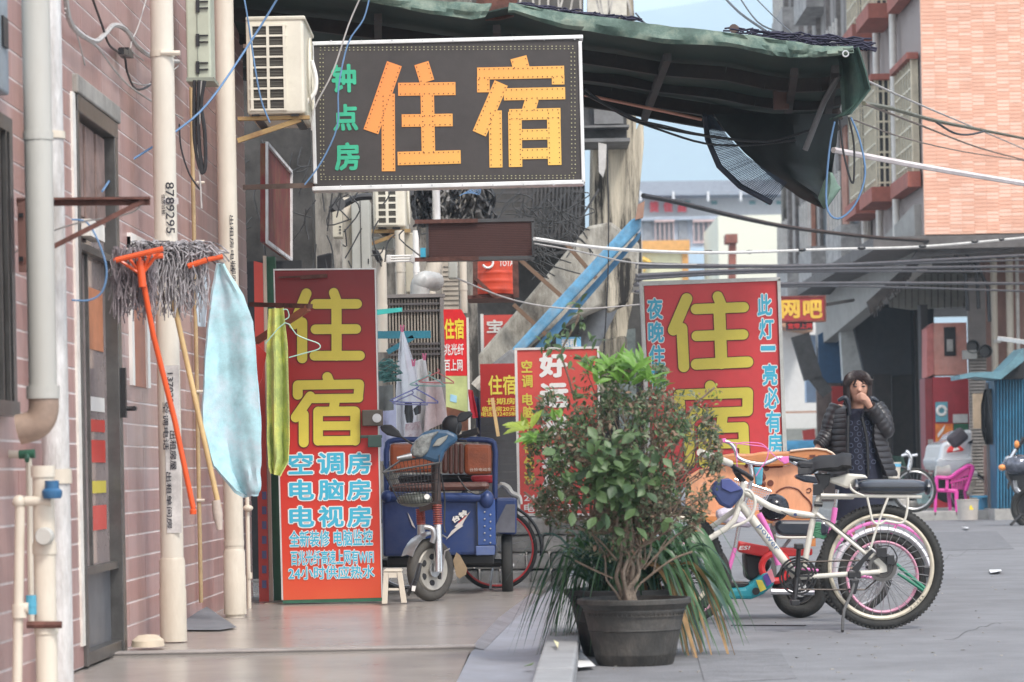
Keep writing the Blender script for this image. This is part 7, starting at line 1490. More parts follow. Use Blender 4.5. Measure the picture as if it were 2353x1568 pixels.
# silver-blue cushion/white buckets etc behind (small parts of a third bicycle)
b3 = thing('bicycle', 'dark bicycle mostly hidden behind the pink one, only fork and wheel hub showing', 'bicycle', G(1975, 1405, ZR)); c3 = P(1960, 1320, 17.9)
wheel(b3, c3, c3.z - ZR, .022, (0, 1, 0), M_steel, spokes_=24)
# ---------------------------------------------------------------- carved wooden bench
sf = thing('wooden_bench', 'carved varnished wooden bench standing behind the bicycles', 'bench', G(1770, 1250, ZR)); Zq = 20.3
M_wood = mat('varnished_wood', (.50, .19, .06), .3, var=.25, scale=2.5, stretch=(1, 6, 6), coat=.4); M_wood2 = mat('pale_varnish', (.62, .30, .16), .35, var=.18, scale=2, stretch=(4, 4, 1.2), coat=.3); M_wline = mat('carving_dark', (.12, .03, .015), .5)
def bq(l): return [BPx(*p) for p in l]
top_ = [(230, 250), (330, 235), (400, 240), (450, 238), (520, 225), (600, 225), (700, 222), (800, 210), (870, 206), (940, 215), (980, 235), (1005, 258), (960, 275), (880, 270), (760, 290), (680, 318), (560, 325), (420, 300), (250, 300)]
b = MB(); b.prism(bq(top_), Zq - .06, .12); b.build('top_rail', M_wood, sf, bevel=.015)
b = MB(); b.tube([BP(x, y - 1, Zq - .065) for x, y in ((700, 222), (800, 210), (870, 206), (940, 215), (980, 235), (1003, 257))], .008, 6); b.build('pale_edge', mat('wood_edge', (.72, .55, .42), .5), sf)
b = MB(); b.prism(bq([(0, 400), (90, 345), (250, 302), (560, 327), (680, 320), (760, 292), (860, 380), (850, 500), (845, 640), (600, 700), (300, 700), (0, 640)]), Zq, .05); b.build('back_panel', M_wood2, sf)
def carve(pts, r=.006): o = MB().tube(smoothpts([BP(x, y, Zq - .004) for x, y in pts], 4), r, 6).build('carved_line', M_wline, sf, smooth=True)
carve([(605, 500), (640, 475), (690, 463), (750, 478), (790, 520), (830, 560), (845, 600), (835, 640)]); carve([(90, 380), (110, 355), (140, 345), (180, 350)]); carve([(420, 305), (480, 330), (560, 330), (650, 325)], .008); carve([(240, 290), (300, 265), (360, 270), (410, 300), (400, 330)], .012); carve([(505, 370), (520, 400), (500, 420), (520, 440), (515, 450)], .02)
carve([(810, 480), (830, 470), (840, 485), (825, 500), (808, 495)], .004)
b = MB(); b.lathe([(.0, 0), (.022, 0), (.022, .006), (0, .006)], BP(567, 436, Zq - .003), (0, -1, 0), 12); b.lathe([(.0, 0), (.02, 0), (.02, .006), (0, .006)], BP(540, 335, Zq - .003), (0, -1, 0), 12); pieces(b, 'knot_hole', M_wline, sf)
xx, yy = BPx(880, 258); b = MB(); b.pbox(xx - 17, yy - 4, xx - 4, yy + 2, Zq - .066, .006); b.pbox(xx + 2, yy - 3, xx + 17, yy + 3, Zq - .066, .006); b.build('burnt_mark', M_wline, sf)
b = MB(); b.prism(bq([(100, 640), (860, 630), (870, 700), (100, 720)]), Zq - .4, .5); b.build('seat', M_wood, sf, bevel=.02)
for x in (60, 830): b = MB(); b.prism(bq([(x, 690), (x + 40, 690), (x + 40, 860), (x, 860)]), Zq - .3, .1); b.build('leg', M_wood, sf)
tag(MB().prism(bq([(455, 330), (520, 330), (512, 450), (470, 455), (465, 400)]), Zq - .2, .05).build('teal_bag', mat('teal_cloth', (.08, .3, .4), .8, var=.3), bevel=.01), 'teal cloth bag hanging in front of the bench back', 'bag')
# ---------------------------------------------------------------- planters and plants
def pot(label, cx_, ytop, ybot, wtop, wbot, Z, m):
    t = thing('planter', label, 'planter', P(cx_, ybot, Z), 'planters on the road beside the kerb')
    c = P(cx_, ybot, Z); c.z = ZR; h = P(cx_, ytop, Z).z - ZR; r1, r0 = px(wtop / 2, Z), px(wbot / 2, Z)
    q = lambda f: r0 + (r1 * .93 - r0) * f
    prof = [(r0 * .96, .0), (r0, .012), (q(.15), h * .15), (q(.18), h * .16), (q(.17), h * .18), (q(.5), h * .52), (q(.52) + .004, h * .53), (q(.54), h * .55), (q(.80), h * .80), (q(.81) + .005, h * .81), (q(.84), h * .84), (r1 * .95, h * .90), (r1, h * .925), (r1, h * .985), (r1 * .985, h), (r1 * .94, h), (r1 * .92, h * .95), (r1 * .90, h * .86)]
    b = MB(); b.lathe(prof[:-1] + [(r1 * .90, h * .86), (0, h * .86)], c, n=48); b.build('pot', m, t, smooth=True)
    b = MB(); random.seed(2); b.lathe([(0, h * .87), (r1 * .5, h * .875), (r1 * .9, h * .865)], c, n=30); b.build('soil', mat('soil', (.10, .06, .04), .95, var=.4, scale=30, bump=1), t, smooth=True)
    b = MB()
    for i in range(90):
        a = random.uniform(0, 6.28); r = r1 * .88 * math.sqrt(random.random()); p = c + Vector((r * math.cos(a), r * math.sin(a), h * .885 + random.uniform(0, .012))); b.box(p, (random.uniform(.015, .05), .008, .004), Matrix.Rotation(random.uniform(0, 3), 3, 'Z') @ Matrix.Rotation(random.uniform(-.4, .4), 3, 'Y'))
    tag(b.build('dead_leaves', mat('dead_leaf', (.34, .17, .09), .9, var=.4, scale=40), t), kind='stuff')
    b = MB()
    for i in range(26):
        a = -math.pi / 2 + (i - 12.5) * .095; zz_ = h * .745; rr = q(.745) + .003
        p = c + Vector((rr * math.cos(a), rr * math.sin(a), zz_)); M = Matrix.Rotation(a + math.pi / 2, 3, 'Z'); b.box(p, (.024, .006, .004), M); b.box(p + Vector((0, 0, h * .05)), (.024, .006, .004), M); b.box(p + M @ Vector((.010, 0, 0)) + Vector((0, 0, h * .025)), (.004, .006, h * .05), M)
    tag(b.build('fret_border', m, t), kind='stuff')
    return t, c, h, r1
M_pot = mat('weathered_black_pot', (.035, .033, .03), .6, var=.4, scale=5, dirt=.55, dirtcol=(.15, .13, .11), dscale=6, stretch=(1, 1, .6), bump=.2)
pf, pc, phh, pr = pot('front black plastic planter with a fret border, holding the big shrub', 1460, 1374, 1527, 262, 178, 13.75, M_pot)
pr_, pc2, ph2, pr2 = pot('rear black planter half hidden behind the front one, holding the strappy plant', 1440, 1352, 1480, 285, 200, 14.45, mat('black_pot_rear', (.03, .03, .03), .6, dirt=.4, dirtcol=(.1, .09, .08)))
def leafmesh(nm, m, l=1.0, w_=.4, fold=.25, droop=.15):
    b = MB(); vs_ = []; n = 4
    prof = [0, .7, 1, .7, 0.02]
    for i in range(5):
        t = i / 4; z_ = -droop * t * t; ww_ = w_ / 2 * prof[i]; vs_ += [(-ww_, t * l, z_ + fold * ww_), (0, t * l, z_), (ww_, t * l, z_ + fold * ww_)]
    fs = []
    for i in range(4):
        for j in range(2): a = i * 3 + j; fs.append((a, a + 1, a + 4, a + 3))
    return vs_, fs
LV = [leafmesh('leaf', None, 1, .42, .5, .2), leafmesh('leaf', None, 1, .6, .3, .1), leafmesh('leaf', None, 1, .32, .4, .35)]
def leafy(name, col, tr_=.25, rough=.45, var=.3):
    m = mat(name, col, rough, var=var, scale=9)
    t = m.node_tree; b_ = t.nodes['Principled BSDF']; tl = t.nodes.new('ShaderNodeBsdfTranslucent'); mx_ = t.nodes.new('ShaderNodeMixShader'); mx_.inputs[0].default_value = tr_; out = t.nodes['Material Output']
    tl.inputs[0].default_value = tuple(min(1, c * 1.4) for c in col) + (1,); t.links.new(b_.outputs[0], mx_.inputs[1]); t.links.new(tl.outputs[0], mx_.inputs[2]); t.links.new(mx_.outputs[0], out.inputs[0]); return m
L_dk = leafy('leaf_dark', (.055, .10, .045)); L_md = leafy('leaf_mid', (.10, .165, .065)); L_br = leafy('leaf_bright', (.15, .30, .05), .3); L_bn = leafy('leaf_brown', (.22, .145, .10), .15, .8); L_gy = leafy('leaf_greygreen', (.16, .18, .11), .15, .6); L_yl = leafy('leaf_yellow', (.28, .36, .05), .3)
def shxy(zx, zy): return 1153 + .5097 * zx, 768.6 + .5097 * zy
shr = thing('potted_shrub', 'tall bushy shrub with browned twigs and a bright green leafy top', 'shrub', pc)
random.seed(33)
M_bark = mat('pale_bark', (.25, .20, .155), .9, var=.35, scale=14, bump=.5)
# trunk and limbs reach the crown
tips = []
def rnd_crown():
    while True:
        zx = random.uniform(120, 1010); zy = random.uniform(120, 1020)
        if zy > 820 and abs(zx - 560) < 110 and random.random() < .5: continue
        ex = (zx - 545) / 440; ey = (zy - 565) / 450
        d = ex * ex + ey * ey
        if d > 1.05: continue
        if zy < 250 and not (330 < zx < 740): continue
        if zy > 900 and random.random() < .4: continue
        
        n_ = noise.noise(Vector((zx * .011, zy * .011, 4.4)))
        if n_ < -.15 + .20 * (d > .6) and random.random() < .86: continue
        return zx, zy, 1 - d
def limb(p0, p1, r0, r1, wob=.04, k=5):
    pts = []
    for i in range(k + 1):
        t = i / k; p = p0.lerp(p1, t); p += Vector((noise.noise(p0 * 7 + Vector((t * 3, 0, 0))), noise.noise(p1 * 9 + Vector((t * 3, 1, 0))), noise.noise(p0 * 5 + Vector((0, t * 3, 7))))) * wob * math.sin(t * 3.1); p.z += .0; pts.append(p)
    return pts, [r0 + (r1 - r0) * i / k for i in range(k + 1)]
base = pc + Vector((0, 0, phh * .86)); mains = []
for i, (zx, zy, r) in enumerate(((520, 870, .016), (560, 820, .022), (610, 850, .018), (640, 760, .02), (480, 720, .013), (700, 820, .013), (400, 850, .010), (760, 900, .010), (575, 950, .03), (530, 800, .018), (600, 700, .016), (665, 880, .014), (555, 760, .015), (625, 960, .022))):
    b = MB(); e = P(*shxy(zx, zy), 13.75 + random.uniform(-.12, .12)); s_ = base + Vector((random.uniform(-.05, .05), random.uniform(-.04, .04), 0)); pts, rs_ = limb(s_, e, r * 1.2, r * .6, .05, 6); b.tube(smoothpts(pts, 2), [.5 * (rs_[0] + (rs_[-1] - rs_[0]) * j / 12) for j in range(13)], 8); b.build('trunk', M_bark, shr, smooth=True); mains.append((e, r * .6))
b = MB(); twigs = []
for i in range(170):
    e, r = random.choice(mains); zx, zy, d = rnd_crown(); t = P(*shxy(zx, zy), 13.75 + random.uniform(-.35, .35) * math.sqrt(max(.05, d))); pts, rs_ = limb(e, t, .006, .0022, .07, 5); b.tube(smoothpts(pts, 2), [.0065 - .0045 * j / 10 for j in range(11)], 5, caps=False); twigs.append(t)
for pts in (((520, 1020), (430, 920), (330, 860), (250, 830), (100, 710)), ((500, 1100), (410, 1060), (330, 1020)), ((640, 1110), (760, 1020), (860, 980)), ((640, 1060), (760, 930), (830, 880)), ((330, 300), (300, 190), (270, 90), (290, 30), (340, -60), (350, -130)), ((760, 480), (860, 330), (960, 240)), ((560, 1090), (590, 1000), (640, 950))):
    b.tube(smoothpts([P(*shxy(*p), 13.7) for p in pts], 3), .005, 5, caps=False)
tag(b.build('twigs', mat('twig_bark', (.20, .15, .11), .9, var=.4, scale=20), shr), kind='stuff')
leaves = []   # (pos, size, variant, material, direction)
def addleaf(p, s_, v, m, d=None):
    d = d or Vector((random.gauss(0, 1), random.gauss(0, 1) - .4, random.gauss(0, 1) + .2)).normalized(); leaves.append((p, s_, v, m, d))
for i in range(9500):
    zx, zy, d = rnd_crown(); Zd = 13.75 + random.uniform(-.38, .38) * math.sqrt(max(.05, d)); p = P(*shxy(zx, zy), Zd)
    bn = noise.noise(Vector((zx * .006, zy * .006, 9))) + (zx - 500) / 1400 
    mm = random.choice([L_gy, L_bn, L_gy, L_dk]) if bn > .04 else random.choice([L_dk, L_md, L_gy, L_bn, L_md, L_dk])
    addleaf(p, random.uniform(.017, .037), random.randrange(3), mm)
for i in range(210):    # larger dark leaves in the middle
    zx = random.gauss(500, 95); zy = random.gauss(640, 90); addleaf(P(*shxy(zx, zy), 13.75 - random.uniform(.25, .42)), random.uniform(.055, .085), 1, random.choice([L_md, L_dk, L_md]), Vector((random.gauss(0, .7), -.5, random.gauss(-.5, .6))).normalized())
for (zx, zy, n, s_, m) in ((420, 170, 14, .085, L_br), (480, 150, 14, .09, L_br), (550, 150, 18, .10, L_br), (610, 150, 16, .10, L_br), (660, 200, 14, .095, L_br), (580, 210, 14, .09, L_br), (520, 215, 10, .08, L_br), (440, 215, 8, .07, L_br), (310, 285, 7, .08, L_md), (110, 420, 10, .09, L_yl), (150, 470, 12, .08, L_br), (210, 480, 6, .07, L_md), (250, 380, 10, .06, L_br), (700, 230, 7, .08, L_br), (380, 130, 8, .06, L_md)):
    for k in range(n):
        a = random.uniform(-2.6, -.5) if zx > 250 else random.uniform(-3.6, -1.2); d = Vector((math.cos(a) * 1.1, random.uniform(-.7, .5), -math.sin(a) * .8)).normalized()
        addleaf(P(*shxy(zx + random.uniform(-22, 22), zy + random.uniform(-12, 22)), 13.6 + random.uniform(-.15, .15)), s_ * random.uniform(.7, 1.15), 2 if zx > 250 else 0, m, d)
for (zx, zy) in ((200, 25), (225, 40), (270, 90), (285, 60), (340, -60), (350, -100), (345, -135), (360, -125), (300, -20), (260, 20), (400, 40), (420, 20), (230, 60), (180, 50), (310, 110), (330, 0), (360, -50)):
    for k in range(3): addleaf(P(*shxy(zx + random.uniform(-14, 14), zy + random.uniform(-10, 10)), 13.65), random.uniform(.04, .06), random.randrange(3), random.choice([L_md, L_dk]))
for k in range(150):
    t = random.random(); addleaf(P(*shxy(720 + 270 * t + random.uniform(-35, 35), 480 - 230 * t + random.uniform(-45, 45)), 13.7), random.uniform(.016, .03), 0, random.choice([L_bn, L_gy, L_md, L_yl]))
def leafmat(p, d, s_):
    zaxis = Vector((random.gauss(0, .5), random.gauss(-.6, .5), 1)).normalized(); x = d.cross(zaxis).normalized(); z_ = x.cross(d); M = Matrix((x, d, z_)).transposed().to_4x4(); return Matrix.Translation(p) @ M @ Matrix.Scale(s_, 4)
leaves.sort(key=lambda l: -l[1] - (.03 if l[0].y < 13.6 else 0))
cache = {}
for p, s_, v, m, d in leaves[:290]:
    key = (v, m.name)
    if key not in cache:
        me = bpy.data.meshes.new('leaf'); me.from_pydata(LV[v][0], [], LV[v][1]); me.materials.append(m); me.polygons.foreach_set('use_smooth', [True] * len(me.polygons)); cache[key] = me
    o = bpy.data.objects.new('leaf', cache[key]); C.objects.link(o); o.parent = shr; o.matrix_parent_inverse = Matrix.Translation(-wloc(shr)); o.matrix_basis = leafmat(p, d, s_)
by = {}
for p, s_, v, m, d in leaves[290:]:
    b = by.setdefault(m.name, MB()); M = leafmat(p, d, s_); b.add([M @ Vector(q) for q in LV[v][0]], LV[v][1])
for k, b in by.items(): tag(b.build('foliage', bpy.data.materials[k], shr, smooth=True), kind='stuff')
# strappy plant
stp = thing('strappy_plant', 'fountain of long dark strap leaves drooping on both sides of the rear planter', 'plant', pc2)
L_st = leafy('strap_green', (.022, .065, .03), .2, .35); L_st2 = leafy('strap_light', (.06, .14, .055), .25, .35); L_st3 = leafy('strap_dry', (.40, .25, .12), .2, .8); L_st4 = leafy('strap_blue', (.045, .11, .09), .15, .3)
random.seed(8); bp = pc2 + Vector((0, 0, ph2 * .9))
def blade(b, side_, reach, rise, drop, w_):
    y_ = random.uniform(-.32, .25); s0 = bp + Vector((random.uniform(-.13, .13), random.uniform(-.12, .12), 0)); L_ = []; n = 13
    for i in range(n + 1):
        t = i / n; x = side_ * reach * (1.15 * t - .15 * t * t); z_ = rise * math.sin(min(1, t * 1.25) * math.pi * .62) - drop * max(0, t - .35) ** 1.7; L_.append(s0 + Vector((x, y_ * t, z_)))
    vs_ = []
    for i, p in enumerate(L_):
        t = i / n; ww_ = w_ * (min(1, .55 + t * 1.2)) * (1 if t < .6 else max(.04, 1 - ((t - .6) / .4) ** 1.5)); dv = Vector((.25, .97, 0)) * ww_ * .5 if i % 99 else Vector((.25, .97, 0)) * ww_ * .5
        tw = noise.noise(s0 * 11) * 2 + t * .8; dv = Vector((math.sin(tw) * ww_ * .5, math.cos(tw) * ww_ * .35, math.sin(tw) * ww_ * .4)); vs_ += [p - dv, p + Vector((0, 0, -ww_ * .15)), p + dv]
    b.add(vs_, [(i * 3 + j, i * 3 + j + 1, i * 3 + j + 4, i * 3 + j + 3) for i in range(n) for j in range(2)])
for i in range(298):
    side_ = random.choice((-1, 1)); m = random.choice([L_st, L_st, L_st4, L_st2]); reach = random.uniform(.08, .52) ; rise = random.uniform(.14, .42); drop = random.uniform(.6, 1.25)
    if side_ > 0 and random.random() < .5: m = L_st2
    if i > 280: pass
    elif i > 258: m = L_st3; side_ = 1; reach = random.uniform(.25, .46); drop = 1.3; rise = .2
    if i > 280: reach = random.uniform(.02, .2); rise = random.uniform(.34, .5); drop = .45; m = L_st
    b = MB(); blade(b, side_, reach, rise, drop, random.uniform(.011, .02) if side_ < 0 else random.uniform(.018, .032)); o = b.build('leaf', m, stp, smooth=True)
# grassy tuft at the wall foot
for (x, y, l) in ((52, 1556, 'tuft of weeds growing at the foot of the thin supply pipe'), (330, 1473, 'tiny green weed beside the cement lump')):
    b = MB(); g0 = G(x, y)
    for i in range(26): a = random.uniform(0, 6.28); s_ = .05 if x < 100 else .022; p = g0 + Vector((random.uniform(-.04, .04), random.uniform(-.03, .03), 0)) * (1 if x < 100 else .5); b.add([p, p + Vector((.006, 0, 0)), p + Vector((math.cos(a) * s_ * .6, math.sin(a) * s_ * .4, s_ * random.uniform(.6, 1.4)))], [(0, 1, 2)])
    tag(b.build('weed', L_br), l, 'weed', kind='stuff')
# ---------------------------------------------------------------- the woman
def WP_(zx, zy, dz=0.0): return P(1825.5 + .2083 * zx, 826.3 + .2083 * zy, ZWm + dz)
ZWm = 23.4
M_skin = mat('skin', (.56, .31, .22), .5, var=.06); M_hair = mat('dark_hair', (.022, .010, .009), .45, var=.4, stretch=(20, 20, 2)); M_jack = mat('black_quilted', (.022, .019, .021), .38, var=.25, spec=.6); M_dress = mat('navy_dress', (.012, .014, .032), .8, var=.2)
wo_ = thing('person', 'woman in a long black quilted jacket over a navy dress, hand over her mouth', 'person', Vector((P(1965, 1100, ZWm).x, ZWm, ZR)))
fz = ZR
head = WP_(702, 330); neck = WP_(690, 500)
b = MB()
b.ball(head + Vector((0, 0, .015)), .088, 20, (.93, 1.05, 1.22)); b.ball(head + Vector((0, -.02, -.055)), .060, 16, (.95, 1.0, 1.0)); b.tube([head + Vector((0, -.085, .005)), head + Vector((0, -.112, -.022))], [.010, .016], 8)  # nose
b.ball(head + Vector((-.085, .01, -.01)), .02, 8, (.5, 1, 1.4)); b.ball(head + Vector((.085, .01, -.01)), .02, 8, (.5, 1, 1.4))
b.tube([head + Vector((0, .02, -.06)), WP_(690, 590, .03)], [.052, .062], 14)
tz = WP_(700, 600, .04); b.tube([tz + Vector((0, 0, .02)), WP_(700, 760, .04), WP_(700, 1000, .05), Vector((tz.x, ZWm + .05, .82 + fz)), Vector((tz.x, ZWm + .05, .74))], [.085, .105, .105, .12, .10], 20)
sl, sr = WP_(470, 560, .05), WP_(915, 560, .05); b.tube([sl, tz, sr], [.05, .055, .05], 12)
el, hl = WP_(385, 800, .05), WP_(255, 985, .0); b.tube([sl, el, hl], [.05, .042, .028], 12)
er, wr = WP_(1000, 760, -.02), WP_(830, 520, -.13); b.tube([sr, er, wr], [.05, .042, .026], 12)
for s_ in (-1, 1):
    hip = Vector((tz.x + s_ * .08, ZWm + .05, .80)); knee = Vector((tz.x + s_ * .09, ZWm + .02, .44)); ank = Vector((tz.x + s_ * .09, ZWm + .05, .06)); b.tube([hip, knee, ank], [.085, .055, .036], 12); b.tube([ank + Vector((0, .03, -.03)), ank + Vector((0, -.14, -.05))], [.04, .035], 10)
# hand over the mouth: palm and curled fingers
pm = WP_(765, 425, -.15); b.tube([wr, WP_(800, 470, -.14), pm], [.025, .033, .034], 10)
for i, (x, y, x2, y2, r) in enumerate(((735, 372, 690, 395, .0105), (730, 392, 684, 418, .011), (735, 415, 690, 438, .011), (745, 436, 704, 455, .010))):
    b.tube([WP_(790, 400 + i * 18, -.17), WP_(x, y, -.185), WP_(x2, y2, -.16)], [r * 1.15, r, r * .85], 8)
b.tube([WP_(785, 450, -.12), WP_(752, 470, -.13), WP_(725, 462, -.125)], [.014, .012, .010], 8)
# other hand, resting on the bench back
b.ball(hl + Vector((-.015, -.01, -.03)), .036, 10, (.7, 1, 1.2))
for i in range(4): b.tube([hl + Vector((-.03 + i * .012, -.03, -.05)), hl + Vector((-.04 + i * .012, -.06, -.085)), hl + Vector((-.04 + i * .012, -.06, -.11))], [.010, .009, .008], 6)
body = b.build('body', M_skin, wo_, smooth=True)
md = body.modifiers.new('r', 'REMESH'); md.mode = 'VOXEL'; md.voxel_size = .0075; md.use_smooth_shade = True
sm = body.modifiers.new('s', 'SMOOTH'); sm.iterations = 3; sm.factor = .5
# face details
for s_ in (-1, 1):
    b = MB(); b.ball(head + Vector((s_ * .033, -.088, .020)), .0135, 10, (1.15, .6, .45)); b.build('eye', M_black, wo_, smooth=True)
    b = MB(); b.tube([head + Vector((s_ * .018, -.092, .038)), head + Vector((s_ * .034, -.094, .044)), head + Vector((s_ * .052, -.086, .038))], .0035, 6); b.build('eyebrow', M_hair, wo_, smooth=True)
b = MB(); b.tube([head + Vector((-.022, -.079, -.055)), head + Vector((0, -.084, -.052)), head + Vector((.022, -.079, -.055))], .006, 6); b.build('mouth', mat('lip', (.42, .14, .12), .5), wo_, smooth=True)
# hair: strands fall from a parting, bob length
b = MB(); c = head + Vector((0, .02, .04)); b.ball(c + Vector((0, .018, .0)), .096, 24, (1.04, .98, 1.04)); random.seed(3)
for i in range(560):
    a = random.uniform(-math.pi, math.pi)
    if abs(a + math.pi / 2 + .12) < .42 and random.random() < .8: continue
    c = head + Vector((0, .028, .04)); front = abs(a + math.pi / 2) < .8
    ln = random.uniform(.02, .10) if front else random.uniform(.11, .185)
    r0 = .04; p0 = c + Vector((math.cos(a) * .03, math.sin(a) * .03, .105)); p1 = c + Vector((math.cos(a) * .085, math.sin(a) * .085, .07)); p2 = c + Vector((math.cos(a) * .106, math.sin(a) * .106, random.uniform(-.01, .01) if not front else .045)); p3 = p2 + Vector((math.cos(a) * .01 + random.uniform(-.01, .01), math.sin(a) * .006, -ln)); 
    if front: p2.y -= .0; p3 = p2 + Vector((random.uniform(-.012, .012) + (.034 if a > -math.pi / 2 - .15 else -.034), -.002, -ln * .6))
    else: p3 -= Vector((math.cos(a) * .018, 0, 0))
    b.tube(smoothpts([p0, p1, p2, p3], 3), [.006, .008, .008, .0035], 4, caps=False)
b.build('hair', M_hair, wo_, smooth=True)
# navy dress
def loft(parent, name, rings, m, a0, a1, n=28, rip=0, ripn=0, th=.008, sub=5):
    g = []; K = len(rings) - 1
    for i in range(K * sub + 1):
        t = i / sub; k = min(K - 1, int(t)); f = t - k; A, B = rings[k], rings[k + 1]; cx_, cy, cz, rx, ry, ga, gb = [A[q] * (1 - f) + B[q] * f for q in range(7)]
        row = []
        for j in range(n + 1):
            a = R(ga + (gb - ga) * j / n); puff = 1 + rip * abs(math.sin(math.pi * ripn * i / (K * sub))) if rip else 1; row.append(Vector((cx_ + rx * puff * math.cos(a) + .003 * noise.noise(Vector((j, i * .5, 0))), cy + ry * puff * math.sin(a), cz)))
        g.append(row)
    return MB().sheet(g, th).build(name, m, parent, smooth=True)
X0 = tz.x; Y0 = ZWm + .05
zc = lambda zy: WP_(700, zy).z
loft(wo_, 'dress', [(X0, Y0, zc(545), .075, .09, 0, 360), (X0, Y0, zc(600), .125, .115, 0, 360), (X0, Y0, zc(800), .155, .14, 0, 360), (X0, Y0, zc(1000), .16, .15, 0, 360), (X0, Y0, zc(1250), .18, .165, 0, 360), (X0, Y0, .42, .20, .17, 0, 360)], M_dress, 0, 360)
b = MB()
for r_ in range(9):
    for c_ in (-1, 0, 1):
        x = X0 + c_ * .065 + (.032 if r_ % 2 else -.01); z_ = zc(700 + r_ * 62); yy = Y0 - .163 - (.02 if r_ > 5 else 0) + abs(x - X0) * .25
        b.ring((x, yy, z_), .016, .0022, (0, 1, 0), 14, 4)
tag(b.build('ring_print', mat('print_slate', (.10, .12, .18), .8), wo_), kind='stuff')
# jacket with a front gap (angles measured from +x; the front is 270)
nq = 15
loft(wo_, 'jacket', [(X0 - .002, Y0 + .01, zc(520), .10, .10, -55, 235), (X0, Y0, zc(560), .185, .12, -58, 238), (X0, Y0, zc(700), .205, .165, -60, 240), (X0 - .005, Y0, zc(900), .215, .18, -62, 242), (X0 + .01, Y0, zc(1100), .235, .19, -58, 240), (X0 + .03, Y0, zc(1290), .255, .2, -52, 236)], M_jack, 0, 0, 40, .04, nq, .03, 12)
def sleeve(p, rads, nm='sleeve', k=11):
    pts = smoothpts(p, 14); m_ = len(pts); rr = []
    for i in range(m_):
        t = i / (m_ - 1); base_ = rads[0] + (rads[1] - rads[0]) * t; rr.append(base_ * (1 + .09 * abs(math.sin(t * k * math.pi)) + .05 * noise.noise(Vector((t * 5, k, 0)))))
    MB().tube(pts, rr, 16).build(nm, M_jack, wo_, smooth=True)
sleeve([sl + Vector((.02, .02, .02)), WP_(415, 690, .05), el, WP_(320, 900, .02), hl + Vector((.01, 0, .02))], (.078, .055), k=12)
sleeve([sr + Vector((-.02, .02, .02)), WP_(975, 660, .03), er + Vector((.0, 0, -.02)), WP_(925, 660, -.07), wr], (.078, .052), k=12)
for s_, pts in ((-1, ((480, 455), (560, 425), (600, 500), (610, 620))), (1, ((920, 465), (850, 430), (800, 520), (745, 640)))):
    b = MB(); b.tube(smoothpts([WP_(x, y, -.07) for x, y in pts], 4), [.012, .022, .018, .012], 10); b.build('collar', mat('jacket_sheen', (.025, .03, .042), .35), wo_, smooth=True)
b = MB(); b.ball(WP_(705, 490, .13), .10, 16, (1.25, .6, .4)); b.build('hood', MATS['jacket_sheen'], wo_, smooth=True)
for s_, pts in ((0, ((596, 620), (590, 900), (592, 1280))), (1, ((745, 640), (800, 900), (815, 1290)))): b = MB(); b.tube(smoothpts([WP_(x, y, -.135) for x, y in pts], 4), .012, 6); b.build('zip_edge', M_black, wo_, smooth=True)
for s_ in (-1, 1): b = MB(); p = Vector((tz.x + s_ * .09, ZWm + .05, ZR)); b.tube([p + Vector((0, 0, .02)), p + Vector((0, 0, .28))], [.055, .05], 12); b.tube([p + Vector((0, .02, .035)), p + Vector((0, -.17, .035))], [.045, .038], 10); b.build('boot', M_black, wo_, smooth=True)
# ---------------------------------------------------------------- things on the far side of the lane
def q7(zx, zy): return (2150 + zx / 4.9) / 1.0408, (960 + zy / 4.9) / 1.0408
def qp(zx, zy, Z): return P(*q7(zx, zy), Z)
def ql(l): return [q7(*p) for p in l]
Zc_ = 44.5; M_pch = mat('pink_plastic', (.72, .06, .36), .35, var=.06)
pc_ = thing('plastic_chair', 'bright pink plastic armchair with holes in its back, facing left', 'chair', qp(540, 1340, Zc_))
b = MB(); b.prism(ql([(415, 1035), (440, 1020), (690, 1030), (700, 1060), (640, 1075), (450, 1062)]), Zc_, .45); b.build('seat', M_pch, pc_, bevel=.02)
for (pts, dz) in ((((418, 1050), (450, 1055), (440, 1345), (410, 1345)), 0), (((650, 1055), (700, 1050), (690, 1345), (665, 1345)), 0), (((565, 1060), (610, 1060), (625, 1345), (590, 1345)), .4), (((755, 1050), (785, 1050), (815, 1240), (790, 1250)), .4)):
    b = MB(); b.prism(ql(pts), Zc_ + dz, .05); b.build('leg', M_pch, pc_, bevel=.01)
for zz_ in (Zc_ - .02, Zc_ + .42):
    b = MB(); b.tube(smoothpts([qp(x, y, zz_) for x, y in ((440, 1040), (440, 930), (452, 892), (590, 895), (700, 820), (800, 765))], 4), .028, 8); b.build('armrest', M_pch, pc_, smooth=True)
    b = MB(); b.prism(ql([(550, 900), (585, 900), (580, 1035), (545, 1035)]), zz_, .03); b.build('arm_support', M_pch, pc_)
b = MB()
for i in range(6):
    t = i / 5; b.prism(ql([(700 - 75 * 0 + 25 * t - 100 * (1 - t) * .0, 0)] * 0 + [(610 + 37 * i, 905 - 26 * i if i < 5 else 790), (628 + 37 * i, 893 - 26 * i if i < 5 else 780), (640 + 26 * i, 1035), (618 + 26 * i, 1035)]), Zc_ + .2 + .02 * i, .02)
b.build('back_slats', M_pch, pc_)
b = MB(); b.tube(smoothpts([qp(x, y, Zc_ + .2) for x, y in ((600, 905), (700, 830), (800, 762), (855, 768), (860, 810), (820, 930), (780, 1050))], 4), .032, 8); b.prism(ql([(600, 940), (840, 880), (835, 905), (600, 968)]), Zc_ + .19, .02); b.prism(ql([(700, 830), (800, 765), (858, 770), (850, 850), (620, 935)]), Zc_ + .23, .02); b.build('backrest', M_pch, pc_, smooth=False)
